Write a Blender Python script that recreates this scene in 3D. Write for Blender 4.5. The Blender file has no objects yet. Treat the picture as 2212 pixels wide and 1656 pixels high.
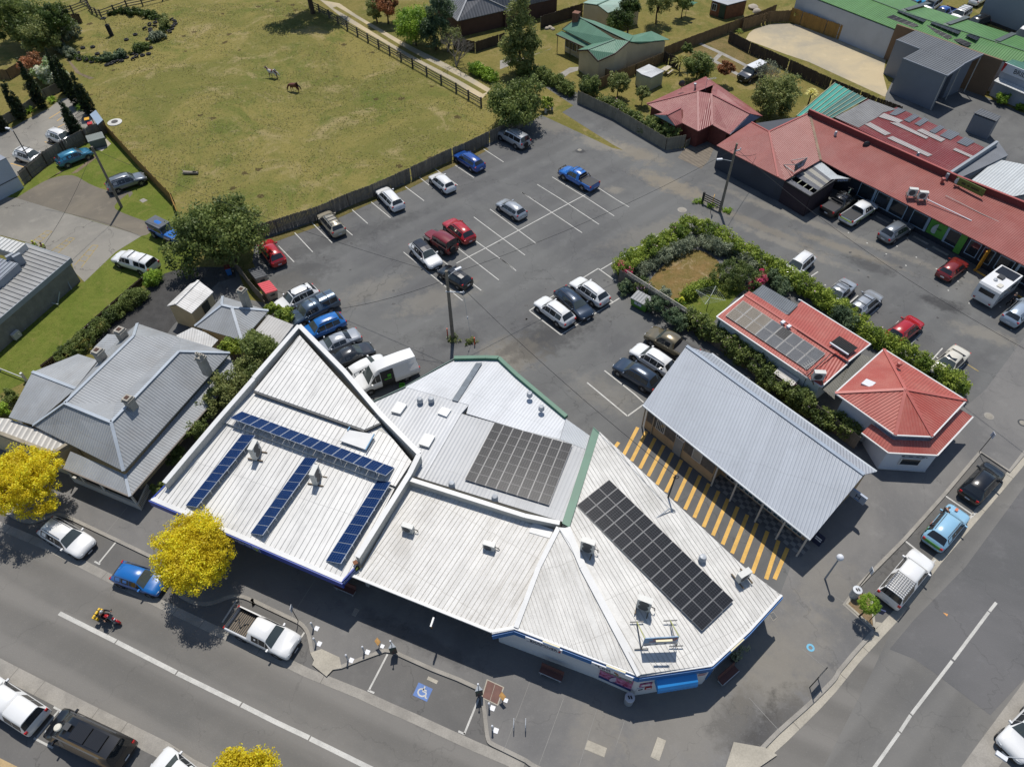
import bpy,bmesh,math,random
import numpy as np
from mathutils import Vector,Matrix
from mathutils.geometry import delaunay_2d_cdt
R=math.radians
rnd=random.Random(7)
scene=bpy.context.scene
COL=scene.collection
# ------------ camera
CAM_H=50.0
PITCH,ROLL,FPX,PW,PH=R(48.926),R(-0.593),1547.4,2212.0,1656.3
_fw=Vector((0,math.cos(PITCH),-math.sin(PITCH)))
_rt0=Vector((1,0,0));_up0=_rt0.cross(_fw)
_rt=_rt0*math.cos(ROLL)+_up0*math.sin(ROLL)
_up=-_rt0*math.sin(ROLL)+_up0*math.cos(ROLL)
cd=bpy.data.cameras.new("camera");cam=bpy.data.objects.new("camera",cd);COL.objects.link(cam)
cd.sensor_fit='HORIZONTAL';cd.sensor_width=36.0;cd.lens=36.0*FPX/PW
cd.clip_start=0.5;cd.clip_end=2000
m=Matrix((_rt,_up,-_fw)).transposed().to_4x4();m.translation=Vector((0,0,CAM_H))
cam.matrix_world=m
scene.camera=cam
# ------------ sky, sun, exposure
SUN_EL=R(65.4)
w=bpy.data.worlds.new("World");scene.world=w;w.use_nodes=True
nt=w.node_tree;nt.nodes.clear()
sky=nt.nodes.new('ShaderNodeTexSky');sky.sky_type='NISHITA';sky.sun_disc=False
sky.sun_elevation=SUN_EL;sky.sun_rotation=R(0);sky.air_density=1.0;sky.dust_density=0.6
bg=nt.nodes.new('ShaderNodeBackground');bg.inputs[1].default_value=0.095
wo=nt.nodes.new('ShaderNodeOutputWorld')
nt.links.new(sky.outputs[0],bg.inputs[0]);nt.links.new(bg.outputs[0],wo.inputs[0])
sl=bpy.data.lights.new("sun",'SUN');sl.energy=3.9;sl.angle=R(0.55);sl.color=(1.0,0.955,0.89)
so=bpy.data.objects.new("sun",sl);COL.objects.link(so);so.rotation_euler=(-(math.pi/2-SUN_EL),0,0)
so.location=(0,40,80)
vs=scene.view_settings;vs.view_transform='Standard';vs.look='None';vs.exposure=0.22;vs.gamma=1.0
vs.use_curve_mapping=False
# ------------ survey: the site plan was measured on enlargements of the photo
TX=(0,1000,2000,2996);TY=(0,750,1500,2267);TS=2212.0/1100.0
def q(cr,x,y,h=0.0):
 """plan point at height h for a measured mark"""
 px=(TX[cr//10]+x/TS)*0.54004;py=(TY[cr%10]+y/TS)*0.54004
 d=_fw+_rt*((px-PW/2)/FPX)-_up*((py-PH/2)/FPX)
 t=(CAM_H-h)/-d.z
 return Vector((d.x*t,d.y*t,h))
def qs(cr,pts,h=0.0):
 return[q(cr,p[0],p[1],p[2]if len(p)>2 else h)for p in pts]
def V(*a):return Vector(a)
# ------------ materials
def lin(c):return tuple(((v/255.0)/12.92 if v<10.3 else((v/255.0+0.055)/1.055)**2.4)for v in c)
def C(r,g,b,k=0.86):
 l=lin((r,g,b));return(min(l[0]*k,.82),min(l[1]*k,.82),min(l[2]*k,.82),1)
MATS={}
class NB:
 def __init__(s,name):
  s.m=bpy.data.materials.new(name);s.m.use_nodes=True;s.t=s.m.node_tree;s.t.nodes.clear()
  s.out=s.n('ShaderNodeOutputMaterial');s.p=s.n('ShaderNodeBsdfPrincipled');s.l(s.p.outputs[0],s.out.inputs[0])
 def n(s,t,**k):
  nd=s.t.nodes.new(t)
  for a,b in k.items():setattr(nd,a,b)
  return nd
 def l(s,a,b):s.t.links.new(a,b)
 def math(s,op,a,b=None,c=None,clamp=False):
  nd=s.n('ShaderNodeMath',operation=op,use_clamp=clamp)
  for i,v in enumerate((a,b,c)):
   if v is None:continue
   if isinstance(v,(int,float)):nd.inputs[i].default_value=v
   else:s.l(v,nd.inputs[i])
  return nd.outputs[0]
 def mix(s,f,a,b,bt='MIX'):
  nd=s.n('ShaderNodeMix',data_type='RGBA',blend_type=bt)
  for i,v in((0,f),(6,a),(7,b)):
   if isinstance(v,(int,float)):nd.inputs[i].default_value=v
   elif isinstance(v,tuple):nd.inputs[i].default_value=v
   else:s.l(v,nd.inputs[i])
  return nd.outputs[2]
 def noise(s,co,sc,det=6,rough=.6,dist=0.0):
  nd=s.n('ShaderNodeTexNoise');nd.inputs['Scale'].default_value=sc;nd.inputs['Detail'].default_value=det
  nd.inputs['Roughness'].default_value=rough;nd.inputs['Distortion'].default_value=dist
  s.l(co,nd.inputs['Vector']);return nd.outputs['Fac']
 def rng(s,v,a,b,c=0.0,d=1.0):
  nd=s.n('ShaderNodeMapRange',interpolation_type='SMOOTHSTEP')
  s.l(v,nd.inputs[0])
  for i,x in enumerate((a,b,c,d)):nd.inputs[1+i].default_value=x
  return nd.outputs[0]
 def pos(s,local=False):
  if local:return s.n('ShaderNodeTexCoord').outputs['Object']
  return s.n('ShaderNodeNewGeometry').outputs['Position']
 def mapped(s,co,loc=(0,0,0),rot=(0,0,0),sc=(1,1,1),kind='TEXTURE'):
  nd=s.n('ShaderNodeMapping',vector_type=kind);s.l(co,nd.inputs[0])
  nd.inputs['Location'].default_value=loc;nd.inputs['Rotation'].default_value=rot;nd.inputs['Scale'].default_value=sc
  return nd.outputs[0]
 def bump(s,h,dist,strength=1.0):
  nd=s.n('ShaderNodeBump');nd.inputs['Strength'].default_value=strength;nd.inputs['Distance'].default_value=dist
  s.l(h,nd.inputs['Height']);s.l(nd.outputs[0],s.p.inputs['Normal'])
def mat(name,c,r=.6,m=0.0,var=.15,sc=.5,c2=None,fine=.12,bump=0.0,wave=None,coat=0.0,local=False,streak=None,island=0.0,spec=.5,alpha=1.0):
 """one procedural surface: base colour with large and fine mottling, optional corrugation and streaks"""
 if name in MATS:return MATS[name]
 b=NB(name);co=b.pos(local);p=b.p
 c2=c2 or tuple(x*(1-var)for x in c[:3])+(1,)
 f=b.rng(b.noise(co,sc,7),.36,.66)
 colr=b.mix(f,c,c2)
 if fine:
  g=b.noise(co,sc*14+1.5,4)
  colr=b.mix(b.rng(g,.3,.75,0,fine),colr,tuple(x*.25 for x in c[:3])+(1,))
 if island:
  ri=b.n('ShaderNodeNewGeometry').outputs['Random Per Island']
  colr=b.mix(b.math('MULTIPLY',ri,island),colr,tuple(x*.35 for x in c[:3])+(1,))
 if streak:
  ang,dirt,amt=streak
  mc=b.mapped(co,rot=(0,0,ang),sc=(4.0,.22,1))
  s1=b.noise(mc,1.0,6,.7)
  colr=b.mix(b.rng(s1,.52,.8,0,amt),colr,dirt)
  sx=b.n('ShaderNodeSeparateXYZ');b.l(b.mapped(co,rot=(0,0,ang)),sx.inputs[0])
  wn=b.n('ShaderNodeTexWhiteNoise',noise_dimensions='1D');b.l(b.math('FLOOR',b.math('MULTIPLY',sx.outputs[1],1/.78)),wn.inputs['W'])
  colr=b.mix(b.math('MULTIPLY',wn.outputs['Value'],.13),colr,tuple(x*.55 for x in dirt[:3])+(1,))
  lap=b.math('FRACT',b.math('ADD',b.math('MULTIPLY',sx.outputs[0],1/5.3),b.math('MULTIPLY',wn.outputs['Value'],.02)))
  colr=b.mix(b.math('MULTIPLY',b.math('LESS_THAN',lap,.009),.35),colr,dirt)
  colr=b.mix(b.rng(b.noise(co,.22,8,.7),.48,.70,0,.32),colr,dirt)
 b.l(colr,p.inputs['Base Color'])
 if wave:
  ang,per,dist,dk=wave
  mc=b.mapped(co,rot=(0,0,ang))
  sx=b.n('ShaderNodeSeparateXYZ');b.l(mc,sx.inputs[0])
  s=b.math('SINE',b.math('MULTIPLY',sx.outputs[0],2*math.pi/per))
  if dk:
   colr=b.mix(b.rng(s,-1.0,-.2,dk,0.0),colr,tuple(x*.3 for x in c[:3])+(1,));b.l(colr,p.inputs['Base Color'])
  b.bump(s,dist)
 elif bump:
  b.bump(b.noise(co,sc*20+2,6),bump)
 p.inputs['Roughness'].default_value=r;p.inputs['Metallic'].default_value=m
 p.inputs['Coat Weight'].default_value=coat;p.inputs['Coat Roughness'].default_value=.06
 p.inputs['Specular IOR Level'].default_value=spec
 MATS[name]=b.m
 return b.m
def leafmat(name,c,c2,c3=None,tr=.38,k=2.25):
 if name in MATS:return MATS[name]
 c,c2,c3=[x and tuple(min(.8,y*k)for y in x[:3])+(1,)for x in(c,c2,c3)]
 b=NB(name);g=b.n('ShaderNodeNewGeometry');ri=g.outputs['Random Per Island']
 col=b.mix(ri,c,c2)
 if c3:col=b.mix(b.rng(b.noise(b.pos(),.55,3),.45,.62),col,c3)
 b.l(col,b.p.inputs['Base Color']);b.p.inputs['Roughness'].default_value=.5
 b.p.inputs['Specular IOR Level'].default_value=.25
 t=b.n('ShaderNodeBsdfTranslucent');b.l(col,t.inputs[0])
 mx=b.n('ShaderNodeMixShader');mx.inputs[0].default_value=tr
 b.l(b.p.outputs[0],mx.inputs[1]);b.l(t.outputs[0],mx.inputs[2]);b.l(mx.outputs[0],b.out.inputs[0])
 MATS[name]=b.m;return b.m
def glassy(name,c,r=.06,spec=.6):
 if name in MATS:return MATS[name]
 b=NB(name);b.l(b.mix(b.noise(b.pos(True),1.5,3),c,tuple(x*.6 for x in c[:3])+(1,)),b.p.inputs['Base Color'])
 b.p.inputs['Roughness'].default_value=r;b.p.inputs['Specular IOR Level'].default_value=spec
 MATS[name]=b.m;return b.m
 # ------------ mesh helpers
class MB:
 def __init__(s):s.v=[];s.f=[];s.m=[]
 def add(s,vs,fs,mi=0):
  o=len(s.v);s.v+=[tuple(x)for x in vs]
  for f in fs:s.f.append(tuple(i+o for i in f));s.m.append(mi)
  return s
 def face(s,pts,mi=0):return s.add(pts,[range(len(pts))],mi)
 def ob(s,c,ax,ay,az,mi=0):
  c=Vector(c);vs=[c+ax*i+ay*j+az*k for k in(-1,1)for j in(-1,1)for i in(-1,1)]
  return s.add(vs,[(0,2,3,1),(4,5,7,6),(0,1,5,4),(2,6,7,3),(0,4,6,2),(1,3,7,5)],mi)
 def box(s,c,size,rz=0.0,mi=0):
  cr,sr=math.cos(rz),math.sin(rz)
  return s.ob(c,V(cr,sr,0)*size[0]/2,V(-sr,cr,0)*size[1]/2,V(0,0,size[2]/2),mi)
 def beam(s,p0,p1,w,h,mi=0,up=None):
  p0,p1=Vector(p0),Vector(p1);d=p1-p0
  if d.length<1e-6:return s
  u=up or(V(0,0,1)if abs(d.normalized().z)<.95 else V(0,1,0))
  a=d.cross(u).normalized();n=a.cross(d).normalized()
  return s.ob((p0+p1)/2,d/2,a*w/2,n*h/2,mi)
 def tube(s,p0,p1,r0,r1=None,n=8,mi=0):
  r1=r0 if r1 is None else r1
  p0,p1=Vector(p0),Vector(p1);d=(p1-p0).normalized()
  a=d.cross(V(0,0,1)if abs(d.z)<.9 else V(1,0,0)).normalized();b=d.cross(a)
  vs=[p+(a*math.cos(2*math.pi*i/n)+b*math.sin(2*math.pi*i/n))*r for p,r in((p0,r0),(p1,r1))for i in range(n)]
  return s.add(vs,[(i,(i+1)%n,n+(i+1)%n,n+i)for i in range(n)]+[tuple(range(n))[::-1],tuple(range(n,2*n))],mi)
 def path(s,pts,r,n=6,mi=0):
  for a,b in zip(pts,pts[1:]):s.tube(a,b,r,r,n,mi)
  return s
 def lathe(s,c,prof,n=16,mi=0,ax=2):
  c=Vector(c);k=len(prof);vs=[]
  for i in range(n):
   a=2*math.pi*i/n
   for r,z in prof:
    p=(r*math.cos(a),r*math.sin(a),z)
    vs.append(c+(V(*p)if ax==2 else V(p[0],p[2],p[1])if ax==1 else V(p[2],p[0],p[1])))
  fs=[(i*k+j,((i+1)%n)*k+j,((i+1)%n)*k+j+1,i*k+j+1)for i in range(n)for j in range(k-1)]
  return s.add(vs,fs,mi)
 def prism(s,top,z0,mi=0,mw=None,cap=True):
  """walls from a top outline (3-d) down to z0, with the top face"""
  n=len(top);bot=[V(p[0],p[1],z0)for p in top]
  o=[(i,(i+1)%n,n+(i+1)%n,n+i)for i in range(n)]
  s.add(list(top)+bot,o,mi if mw is None else mw)
  if cap:s.face(top,mi);s.face(bot[::-1],mi if mw is None else mw)
  return s
 def slab(s,poly,t=.06,mi=0):
  n=len(poly);b=[V(*p)-V(0,0,t)for p in poly]
  return s.add(list(poly)+b,[tuple(range(n)),tuple(range(n,2*n))[::-1]]+[(i,(i+1)%n,n+(i+1)%n,n+i)for i in range(n)],mi)
 def ribs(s,poly,d,sp,w=.045,h=.05,mi=0,off=0.0):
  """raised sheet ribs along d, clipped to the roof polygon"""
  o=Vector(poly[0]);e1=Vector(poly[1])-o;best=None
  for i in range(2,len(poly)):
   nn=e1.cross(Vector(poly[i])-o)
   if best is None or nn.length>best.length:best=nn
  n=best.normalized()
  if n.z<0:n=-n
  d=Vector(d);d=(d-n*d.dot(n)).normalized();sd=n.cross(d)
  uv=[((Vector(p)-o).dot(sd),(Vector(p)-o).dot(d))for p in poly]
  lo,hi=min(u for u,_ in uv),max(u for u,_ in uv)
  k=math.ceil(lo/sp)
  while k*sp<hi:
   u=k*sp+off;k+=1;xs=[]
   for(a,c),(b,e)in zip(uv,uv[1:]+uv[:1]):
    if(a-u)*(b-u)<0:xs.append(c+(e-c)*(u-a)/(b-a))
   xs.sort()
   for v0,v1 in zip(xs[::2],xs[1::2]):
    if v1-v0>.1:s.ob(o+sd*u+d*(v0+v1)/2+n*(h/2-.01),d*(v1-v0)/2,sd*w/2,n*h/2,mi)
  return s
 def build(s,name,mats,parent=None,smooth=None,world=True):
  me=bpy.data.meshes.new(name);off=parent.location if(parent is not None and world)else V(0,0,0)
  if parent is not None and parent.parent is not None and world:off=off+parent.parent.location
  me.from_pydata([tuple(Vector(v)-off)for v in s.v],[],s.f)
  for mm in(mats if isinstance(mats,(list,tuple))else[mats]):me.materials.append(mm)
  if len(me.materials)>1:me.polygons.foreach_set('material_index',s.m)
  bm=bmesh.new();bm.from_mesh(me)
  if smooth:bmesh.ops.remove_doubles(bm,verts=bm.verts,dist=.0005)
  bmesh.ops.recalc_face_normals(bm,faces=bm.faces);bm.to_mesh(me);bm.free()
  if smooth:
   me.polygons.foreach_set('use_smooth',[True]*len(me.polygons));me.set_sharp_from_angle(angle=R(smooth))
  o=bpy.data.objects.new(name,me);COL.objects.link(o)
  if parent is not None:o.parent=parent
  return o
def tag(o,label,cat,group=None):
 o['label']=label;o['category']=cat
 if group:o['group']=group
 return o
def thing(name,label,cat,loc=(0,0,0),rz=0.0,group=None):
 o=bpy.data.objects.new(name,None);COL.objects.link(o);o.location=loc;o.rotation_euler=(0,0,rz);o.empty_display_size=.3
 return tag(o,label,cat,group)
def copy_thing(src,loc,rz=None,label=None,group=None):
 def cp(o,par):
  c=o.copy();COL.objects.link(c)
  if par is not None:c.parent=par
  for ch in o.children:cp(ch,c)
  return c
 r=cp(src,None);r.location=loc
 if rz is not None:r.rotation_euler[2]=rz
 if label:r['label']=label
 if group:r['group']=group
 return r
def struct(name,polys,m,z=None):
 mb=MB()
 for p in polys:
  if len(p)>4:
   vs2,_,fs2,*_r=delaunay_2d_cdt([Vector((a[0],a[1]))for a in p],[],[list(range(len(p)))],1,1e-4)
   mb.add([V(a.x,a.y,z)for a in vs2],fs2)
  else:mb.face([V(a[0],a[1],a[2]if z is None else z)for a in p])
 o=mb.build(name,m);o['kind']='structure';return o
def strip(pts,w,side=0.0):
 """flat strip along a polyline; side -1..1 shifts it"""
 L,Rr=[],[]
 for i,p in enumerate(pts):
  a=pts[max(i-1,0)];b=pts[min(i+1,len(pts)-1)]
  d=(b-a);n=V(-d.y,d.x,0).normalized()
  L.append(p+n*w*(.5+side/2));Rr.append(p-n*w*(.5-side/2))
 return[[L[i],L[i+1],Rr[i+1],Rr[i]]for i in range(len(pts)-1)]
def smooth_line(pts,k=4):
 out=[]
 for i in range(len(pts)-1):
  p0,p1,p2,p3=pts[max(i-1,0)],pts[i],pts[i+1],pts[min(i+2,len(pts)-1)]
  for j in range(k):
   t=j/k
   out.append(.5*((2*p1)+(p2-p0)*t+(2*p0-5*p1+4*p2-p3)*t*t+(3*p1-p0-3*p2+p3)*t**3))
 return out+[pts[-1]]
def text(name,s,size,origin,xdir,updir,m,parent,depth=.01,align='CENTER'):
 cu=bpy.data.curves.new('lettering','FONT');cu.body=s;cu.size=size;cu.extrude=depth;cu.align_x=align;cu.align_y='CENTER'
 t=bpy.data.objects.new('lettering',cu);COL.objects.link(t)
 me=bpy.data.meshes.new_from_object(t.evaluated_get(bpy.context.evaluated_depsgraph_get()));bpy.data.objects.remove(t)
 x=Vector(xdir).normalized();z=x.cross(Vector(updir)).normalized();y=z.cross(x)
 M=Matrix((x,y,z)).transposed().to_4x4();M.translation=Vector(origin)
 me.transform(M)
 off=V(0,0,0);pp=parent
 while pp is not None:off=off+pp.location;pp=pp.parent
 me.transform(Matrix.Translation(-off))
 me.materials.clear();me.materials.append(m);o=bpy.data.objects.new(name,me);COL.objects.link(o);o.parent=parent
 return o
 # ================ ground, roads, pavements
RZ=-0.12
def asphalt(name,c,c2,stains=(),bands=None,crack=0.0,r=.9,blot=.35):
 """worn asphalt: broad mottling, aggregate speckle, wheel bands along the traffic and local stains (x,y,rx,ry,rot,colour,amount)"""
 b=NB(name);co=b.pos()
 col=b.mix(b.rng(b.noise(co,.09,8,.65,.4),.38,.64),c,c2)
 col=b.mix(b.rng(b.noise(co,.55,7,.7),.52,.75,0,blot),col,tuple(x*1.45 for x in c[:3])+(1,))
 col=b.mix(b.rng(b.noise(co,.33,7,.7,.8),.56,.78,0,blot),col,tuple(x*.6 for x in c[:3])+(1,))
 if bands:
  for ang,per,off,amt,bright in bands:
   mc=b.mapped(co,rot=(0,0,ang));sx=b.n('ShaderNodeSeparateXYZ');b.l(mc,sx.inputs[0])
   wob=b.math('MULTIPLY',b.noise(b.mapped(co,rot=(0,0,ang),sc=(1.6,14,1)),1,3),1.1)
   s=b.math('SINE',b.math('ADD',b.math('MULTIPLY',b.math('ADD',sx.outputs[0],wob),2*math.pi/per),off))
   col=b.mix(b.rng(s,-.2,1,0,amt),col,tuple(min(1,x*bright)for x in c[:3])+(1,))
 for(x,y,rx,ry,rot,sc_,amt)in stains:
  mc=b.mapped(co,(x,y,0),(0,0,rot),(rx,ry,1))
  ln=b.n('ShaderNodeVectorMath',operation='LENGTH');fl=b.mapped(mc,sc=(1,1,1e6));b.l(fl,ln.inputs[0])
  nn=b.math('MULTIPLY',b.math('SUBTRACT',b.noise(co,.9,7,.7),.5),2.2)
  f=b.rng(b.math('ADD',ln.outputs['Value'],nn),1.15,.35,0,amt)
  col=b.mix(f,col,sc_)
 vo=b.n('ShaderNodeTexVoronoi',feature='DISTANCE_TO_EDGE');vo.inputs['Scale'].default_value=.11
 dn=b.n('ShaderNodeMix',data_type='VECTOR');dn.inputs[0].default_value=.12
 if crack:
  nd=b.n('ShaderNodeTexNoise');nd.inputs['Scale'].default_value=.8;nd.inputs['Detail'].default_value=6;b.l(co,nd.inputs[0])
  ad=b.n('ShaderNodeVectorMath',operation='MULTIPLY_ADD');b.l(nd.outputs[1],ad.inputs[0]);ad.inputs[1].default_value=(3,3,0);b.l(co,ad.inputs[2])
  b.l(ad.outputs[0],vo.inputs['Vector'])
  col=b.mix(b.rng(vo.outputs['Distance'],.006,.0,0,crack),col,(.02,.02,.02,1))
 sp=b.noise(co,9,3,.8)
 col=b.mix(b.rng(sp,.55,.8,0,.3),col,tuple(x*1.9 for x in c[:3])+(1,))
 b.l(col,b.p.inputs['Base Color']);b.p.inputs['Roughness'].default_value=r;b.p.inputs['Specular IOR Level'].default_value=.3
 b.bump(sp,.02,.5);return b.m
def st(cr,x,y,rx,ry,rot,c,amt):
 p=q(cr,x,y);return(p.x,p.y,rx,ry,R(rot),c,amt)
TAN=C(138,128,110);PALE=C(138,132,120);DARK=C(44,44,46)
lot_stains=[st(20,1090,1230,5,1.8,-35,TAN,.55),st(20,1380,1490,6,1.8,-38,TAN,.65),st(20,820,1150,4,2,-30,PALE,.6),st(20,380,1000,5,2,-25,PALE,.4),st(31,60,300,9,.9,-40,TAN,.4),st(31,330,470,8,.8,-38,PALE,.5),st(31,780,500,7,.9,-35,TAN,.45),st(31,950,620,3,1.2,-35,DARK,.5),st(31,1560,940,2.5,1.1,-30,DARK,.7),st(21,90,1340,4,2.6,20,PALE,.85),st(21,330,1230,7,2.6,30,DARK,.55),st(11,1000,820,4.5,2,30,PALE,.35),st(11,1500,900,5,2,28,PALE,.4),st(11,250,800,4,2.5,30,PALE,.25),st(11,700,420,12,1.6,28,DARK,.35),st(11,380,700,5,3,30,DARK,.4),st(31,1900,1180,4,1.2,-30,PALE,.5),st(20,640,1215,1,.6,0,DARK,.7),st(21,1330,330,9,2,24,PALE,.3),st(31,600,320,16,.8,-37,PALE,.5),st(32,1350,980,4,3,30,PALE,.3),st(22,820,150,4,2,-40,PALE,.3),st(20,920,1525,1.2,.9,0,PALE,.6),st(11,1640,1200,3.2,1.6,0,DARK,.4)]
A_LOT=asphalt('car_park_asphalt',C(106,106,104),C(91,91,91),lot_stains,bands=[(math.atan2(*(lambda d:(d.y,d.x))(q(21,670,70)-q(21,20,410)))+math.pi/2,2.7,.4,.16,1.3),(math.atan2(*(lambda d:(d.y,d.x))(q(21,670,70)-q(21,20,410)))+math.pi/2,4.1,1.9,.2,.7)],crack=.3)
A_PATH=asphalt('footpath_asphalt',C(120,118,115),C(104,103,102),[st(33,330,700,5,3,50,PALE,.35),st(33,150,900,4,3,50,PALE,.35),st(33,620,120,3,3,50,PALE,.3),st(23,1500,1300,6,3,20,PALE,.3),st(23,1950,1250,3,2,40,DARK,.4),st(33,200,1300,4,1.5,40,DARK,.5),st(13,1300,560,6,.8,-25,DARK,.35),st(23,800,1250,2,5,-20,PALE,.3)],crack=.2)
road_ang=math.atan2(*(lambda d:(d.y,d.x))(q(3,2212,1240)-q(3,470,365)))
side_ang=math.atan2(*(lambda d:(d.y,d.x))(q(33,1990,275)-q(33,1010,1609)))
A_ROAD=asphalt('road_asphalt',C(116,113,108),C(104,102,98),[],bands=[(road_ang+math.pi/2,3.3,0.6,.5,1.28),(road_ang+math.pi/2,3.3,2.6,.35,.72)],crack=.15,blot=.15)
A_SIDE=asphalt('side_road_asphalt',C(114,112,108),C(100,99,97),[],bands=[(side_ang+math.pi/2,3.4,1.0,.35,1.25),(side_ang+math.pi/2,3.4,3.0,.4,.74)],crack=.15,blot=.25)
A_PATCH=asphalt('resealed_asphalt',C(103,102,102),C(92,92,92),[],crack=.2)
A_BAY=asphalt('bay_asphalt',C(106,104,101),C(93,92,90),[],crack=.3)
CONC=mat('concrete',C(158,153,144),.85,var=.22,sc=.7,fine=.25)
CONC_P=mat('pale_concrete',C(180,173,158),.85,var=.2,sc=.5,fine=.25)
CONC_O=asphalt('old_concrete',C(140,136,127),C(122,119,112),[],crack=.6,blot=.3)
GRAV=asphalt('gravel',C(122,114,100),C(104,98,88),[],blot=.5)
GRAVD=mat('dark_gravel',C(76,75,74),.95,var=.3,sc=.9,fine=.5,bump=.03)
SAND=asphalt('sand_gravel',C(186,170,138),C(158,150,132),[st(30,900,330,9,4,-30,C(130,128,124),.6)],blot=.3)
DIRT=mat('dirt',C(128,112,88),.95,var=.3,sc=.7,fine=.35,bump=.03)
MARK=mat('white_marking',C(205,203,196),.7,var=.2,sc=1.3,fine=.4)
MARK_Y=mat('yellow_marking',C(226,178,86),.7,var=.18,sc=1.1,fine=.35)
MARK_YF=mat('faded_yellow_marking',C(176,154,96),.8,var=.3,sc=1.6,fine=.5)
def grassmat(name,cols,sc=.12,spots=0.0,r=.95):
 """cols: dry, olive, straw, green"""
 b=NB(name);co=b.pos()
 c=b.mix(b.rng(b.noise(co,sc,9,.72,.8),.40,.60),cols[0],cols[1])
 c=b.mix(b.rng(b.noise(b.mapped(co,(31,3,0)),sc*1.5,9,.75,.6),.50,.64,0,.85),c,cols[3])
 c=b.mix(b.rng(b.noise(b.mapped(co,(13,7,0)),sc*2.6,9,.75,.7),.52,.66,0,.8),c,cols[2])
 c=b.mix(b.rng(b.noise(b.mapped(co,(3,57,0)),sc*9,6,.75),.56,.72,0,.6),c,cols[2])
 c=b.mix(b.rng(b.noise(b.mapped(co,(43,17,0)),sc*8,6,.75),.56,.72,0,.6),c,tuple(x*.62 for x in cols[3][:3])+(1,))
 if spots:
  vo=b.n('ShaderNodeTexVoronoi');vo.inputs['Scale'].default_value=.34
  nd=b.n('ShaderNodeTexNoise');nd.inputs['Scale'].default_value=2.6;nd.inputs['Detail'].default_value=5;b.l(co,nd.inputs[0])
  ad=b.n('ShaderNodeVectorMath',operation='MULTIPLY_ADD');b.l(nd.outputs[1],ad.inputs[0]);ad.inputs[1].default_value=(1.1,1.1,0);b.l(co,ad.inputs[2])
  fl=b.mapped(ad.outputs[0],sc=(1,1,1e6));b.l(fl,vo.inputs['Vector'])
  thr=b.math('MULTIPLY',b.rng(b.noise(co,.05,2),.40,.58),.16)
  k=b.math('LESS_THAN',vo.outputs['Distance'],thr)
  rr=b.n('ShaderNodeSeparateColor');b.l(vo.outputs['Color'],rr.inputs[0])
  k=b.math('MULTIPLY',k,b.math('GREATER_THAN',rr.outputs[0],.35))
  c=b.mix(b.math('MULTIPLY',k,spots),c,C(70,58,40))
 f1=b.noise(co,2.4,8,.85);f2=b.noise(co,8,3,.8)
 c=b.mix(b.rng(f1,.46,.72,0,.62),c,tuple(x*.42 for x in cols[1][:3])+(1,))
 c=b.mix(b.rng(f2,.5,.75,0,.45),c,tuple(min(1,x*1.7)for x in cols[0][:3])+(1,))
 b.l(c,b.p.inputs['Base Color']);b.p.inputs['Roughness'].default_value=r;b.p.inputs['Specular IOR Level'].default_value=.1
 b.bump(b.math('ADD',f1,f2),.12,.8);return b.m
G_DRY=grassmat('paddock_grass',(C(138,128,74),C(114,113,60),C(162,146,106),C(94,106,48)),.06,.85)
G_LAWN=grassmat('lawn_grass',(C(112,120,54),C(96,109,44),C(128,124,68),C(100,116,46)),.2)
G_YARD=grassmat('yard_grass',(C(132,121,70),C(114,110,58),C(150,134,92),C(98,104,50)),.13)
# kerb line between the footpath and the lower street, from the far left round the corner and up the side street
K1=smooth_line(qs(2,[(-400,1020),(0,1100),(110,1155),(210,1185),(300,1180),(400,1145),(470,1130),(560,1160)]),4)
K1+=qs(2,[(760,1255),(1000,1370),(1225,1478)])+smooth_line(qs(3,[(1440,240),(1520,285),(1600,308),(1680,305),(1750,287),(1850,250),(1950,252),(2050,295)]),3)
K1+=qs(13,[(0,272),(150,345),(330,430)])+smooth_line(qs(13,[(330,430),(400,468),(445,525),(468,600),(485,690),(515,750)]),3)
K2=qs(13,[(515,750),(665,825),(735,815),(900,750),(1085,683),(1140,690),(1270,750),(1460,835),(1660,912),(1820,985),(1852,1050),(1870,1160)])
K3=smooth_line(qs(13,[(1870,1160),(1885,1300),(1900,1390),(1930,1430),(2030,1480),(2212,1570)]),3)
K4=smooth_line(qs(23,[(240,1600),(450,1700),(760,1815),(1100,1880),(1450,1850)])[0:5]+qs(33,[(-60,1600),(75,1510),(250,1335),(480,1130),(590,1025),(700,912),(735,850)]),3)
K5=qs(33,[(735,850),(860,700),(1000,545),(1010,495),(780,300),(890,165),(990,60)])+qs(32,[(1265,1325),(1585,965),(1870,625),(2100,780),(2212,648)])
far=K5[-1]+(K5[-1]-q(32,1790,1140)).normalized()*160
KERB=K1+K2+K3[1:]+K4+K5[1:]+[far]
left=KERB[0]+V(-80,12,0)
base=[left]+KERB+[V(300,300,0),V(-300,300,0),V(-300,left.y,0)]
struct('road',[[V(-300,-60,0),V(300,-60,0),V(300,300,0),V(-300,300,0)]],A_ROAD,RZ)
struct('ground',[base],G_YARD,0)
# kerb faces and tops
mb=MB()
kl=[left]+KERB
W_=strip(kl,.26,1.0)
for a in W_:
 mb.face([p+V(0,0,.012)for p in a])
mb2=MB()
for a,b in zip(kl,kl[1:]):mb2.face([a+V(0,0,.012),b+V(0,0,.012),V(b.x,b.y,RZ-.02),V(a.x,a.y,RZ-.02)])
mb.v,off_=mb.v+mb2.v,len(mb.v);mb.f+=[tuple(i+off_ for i in f)for f in mb2.f];mb.m+=mb2.m
k=mb.build('kerb',CONC);k['kind']='structure'
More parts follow.
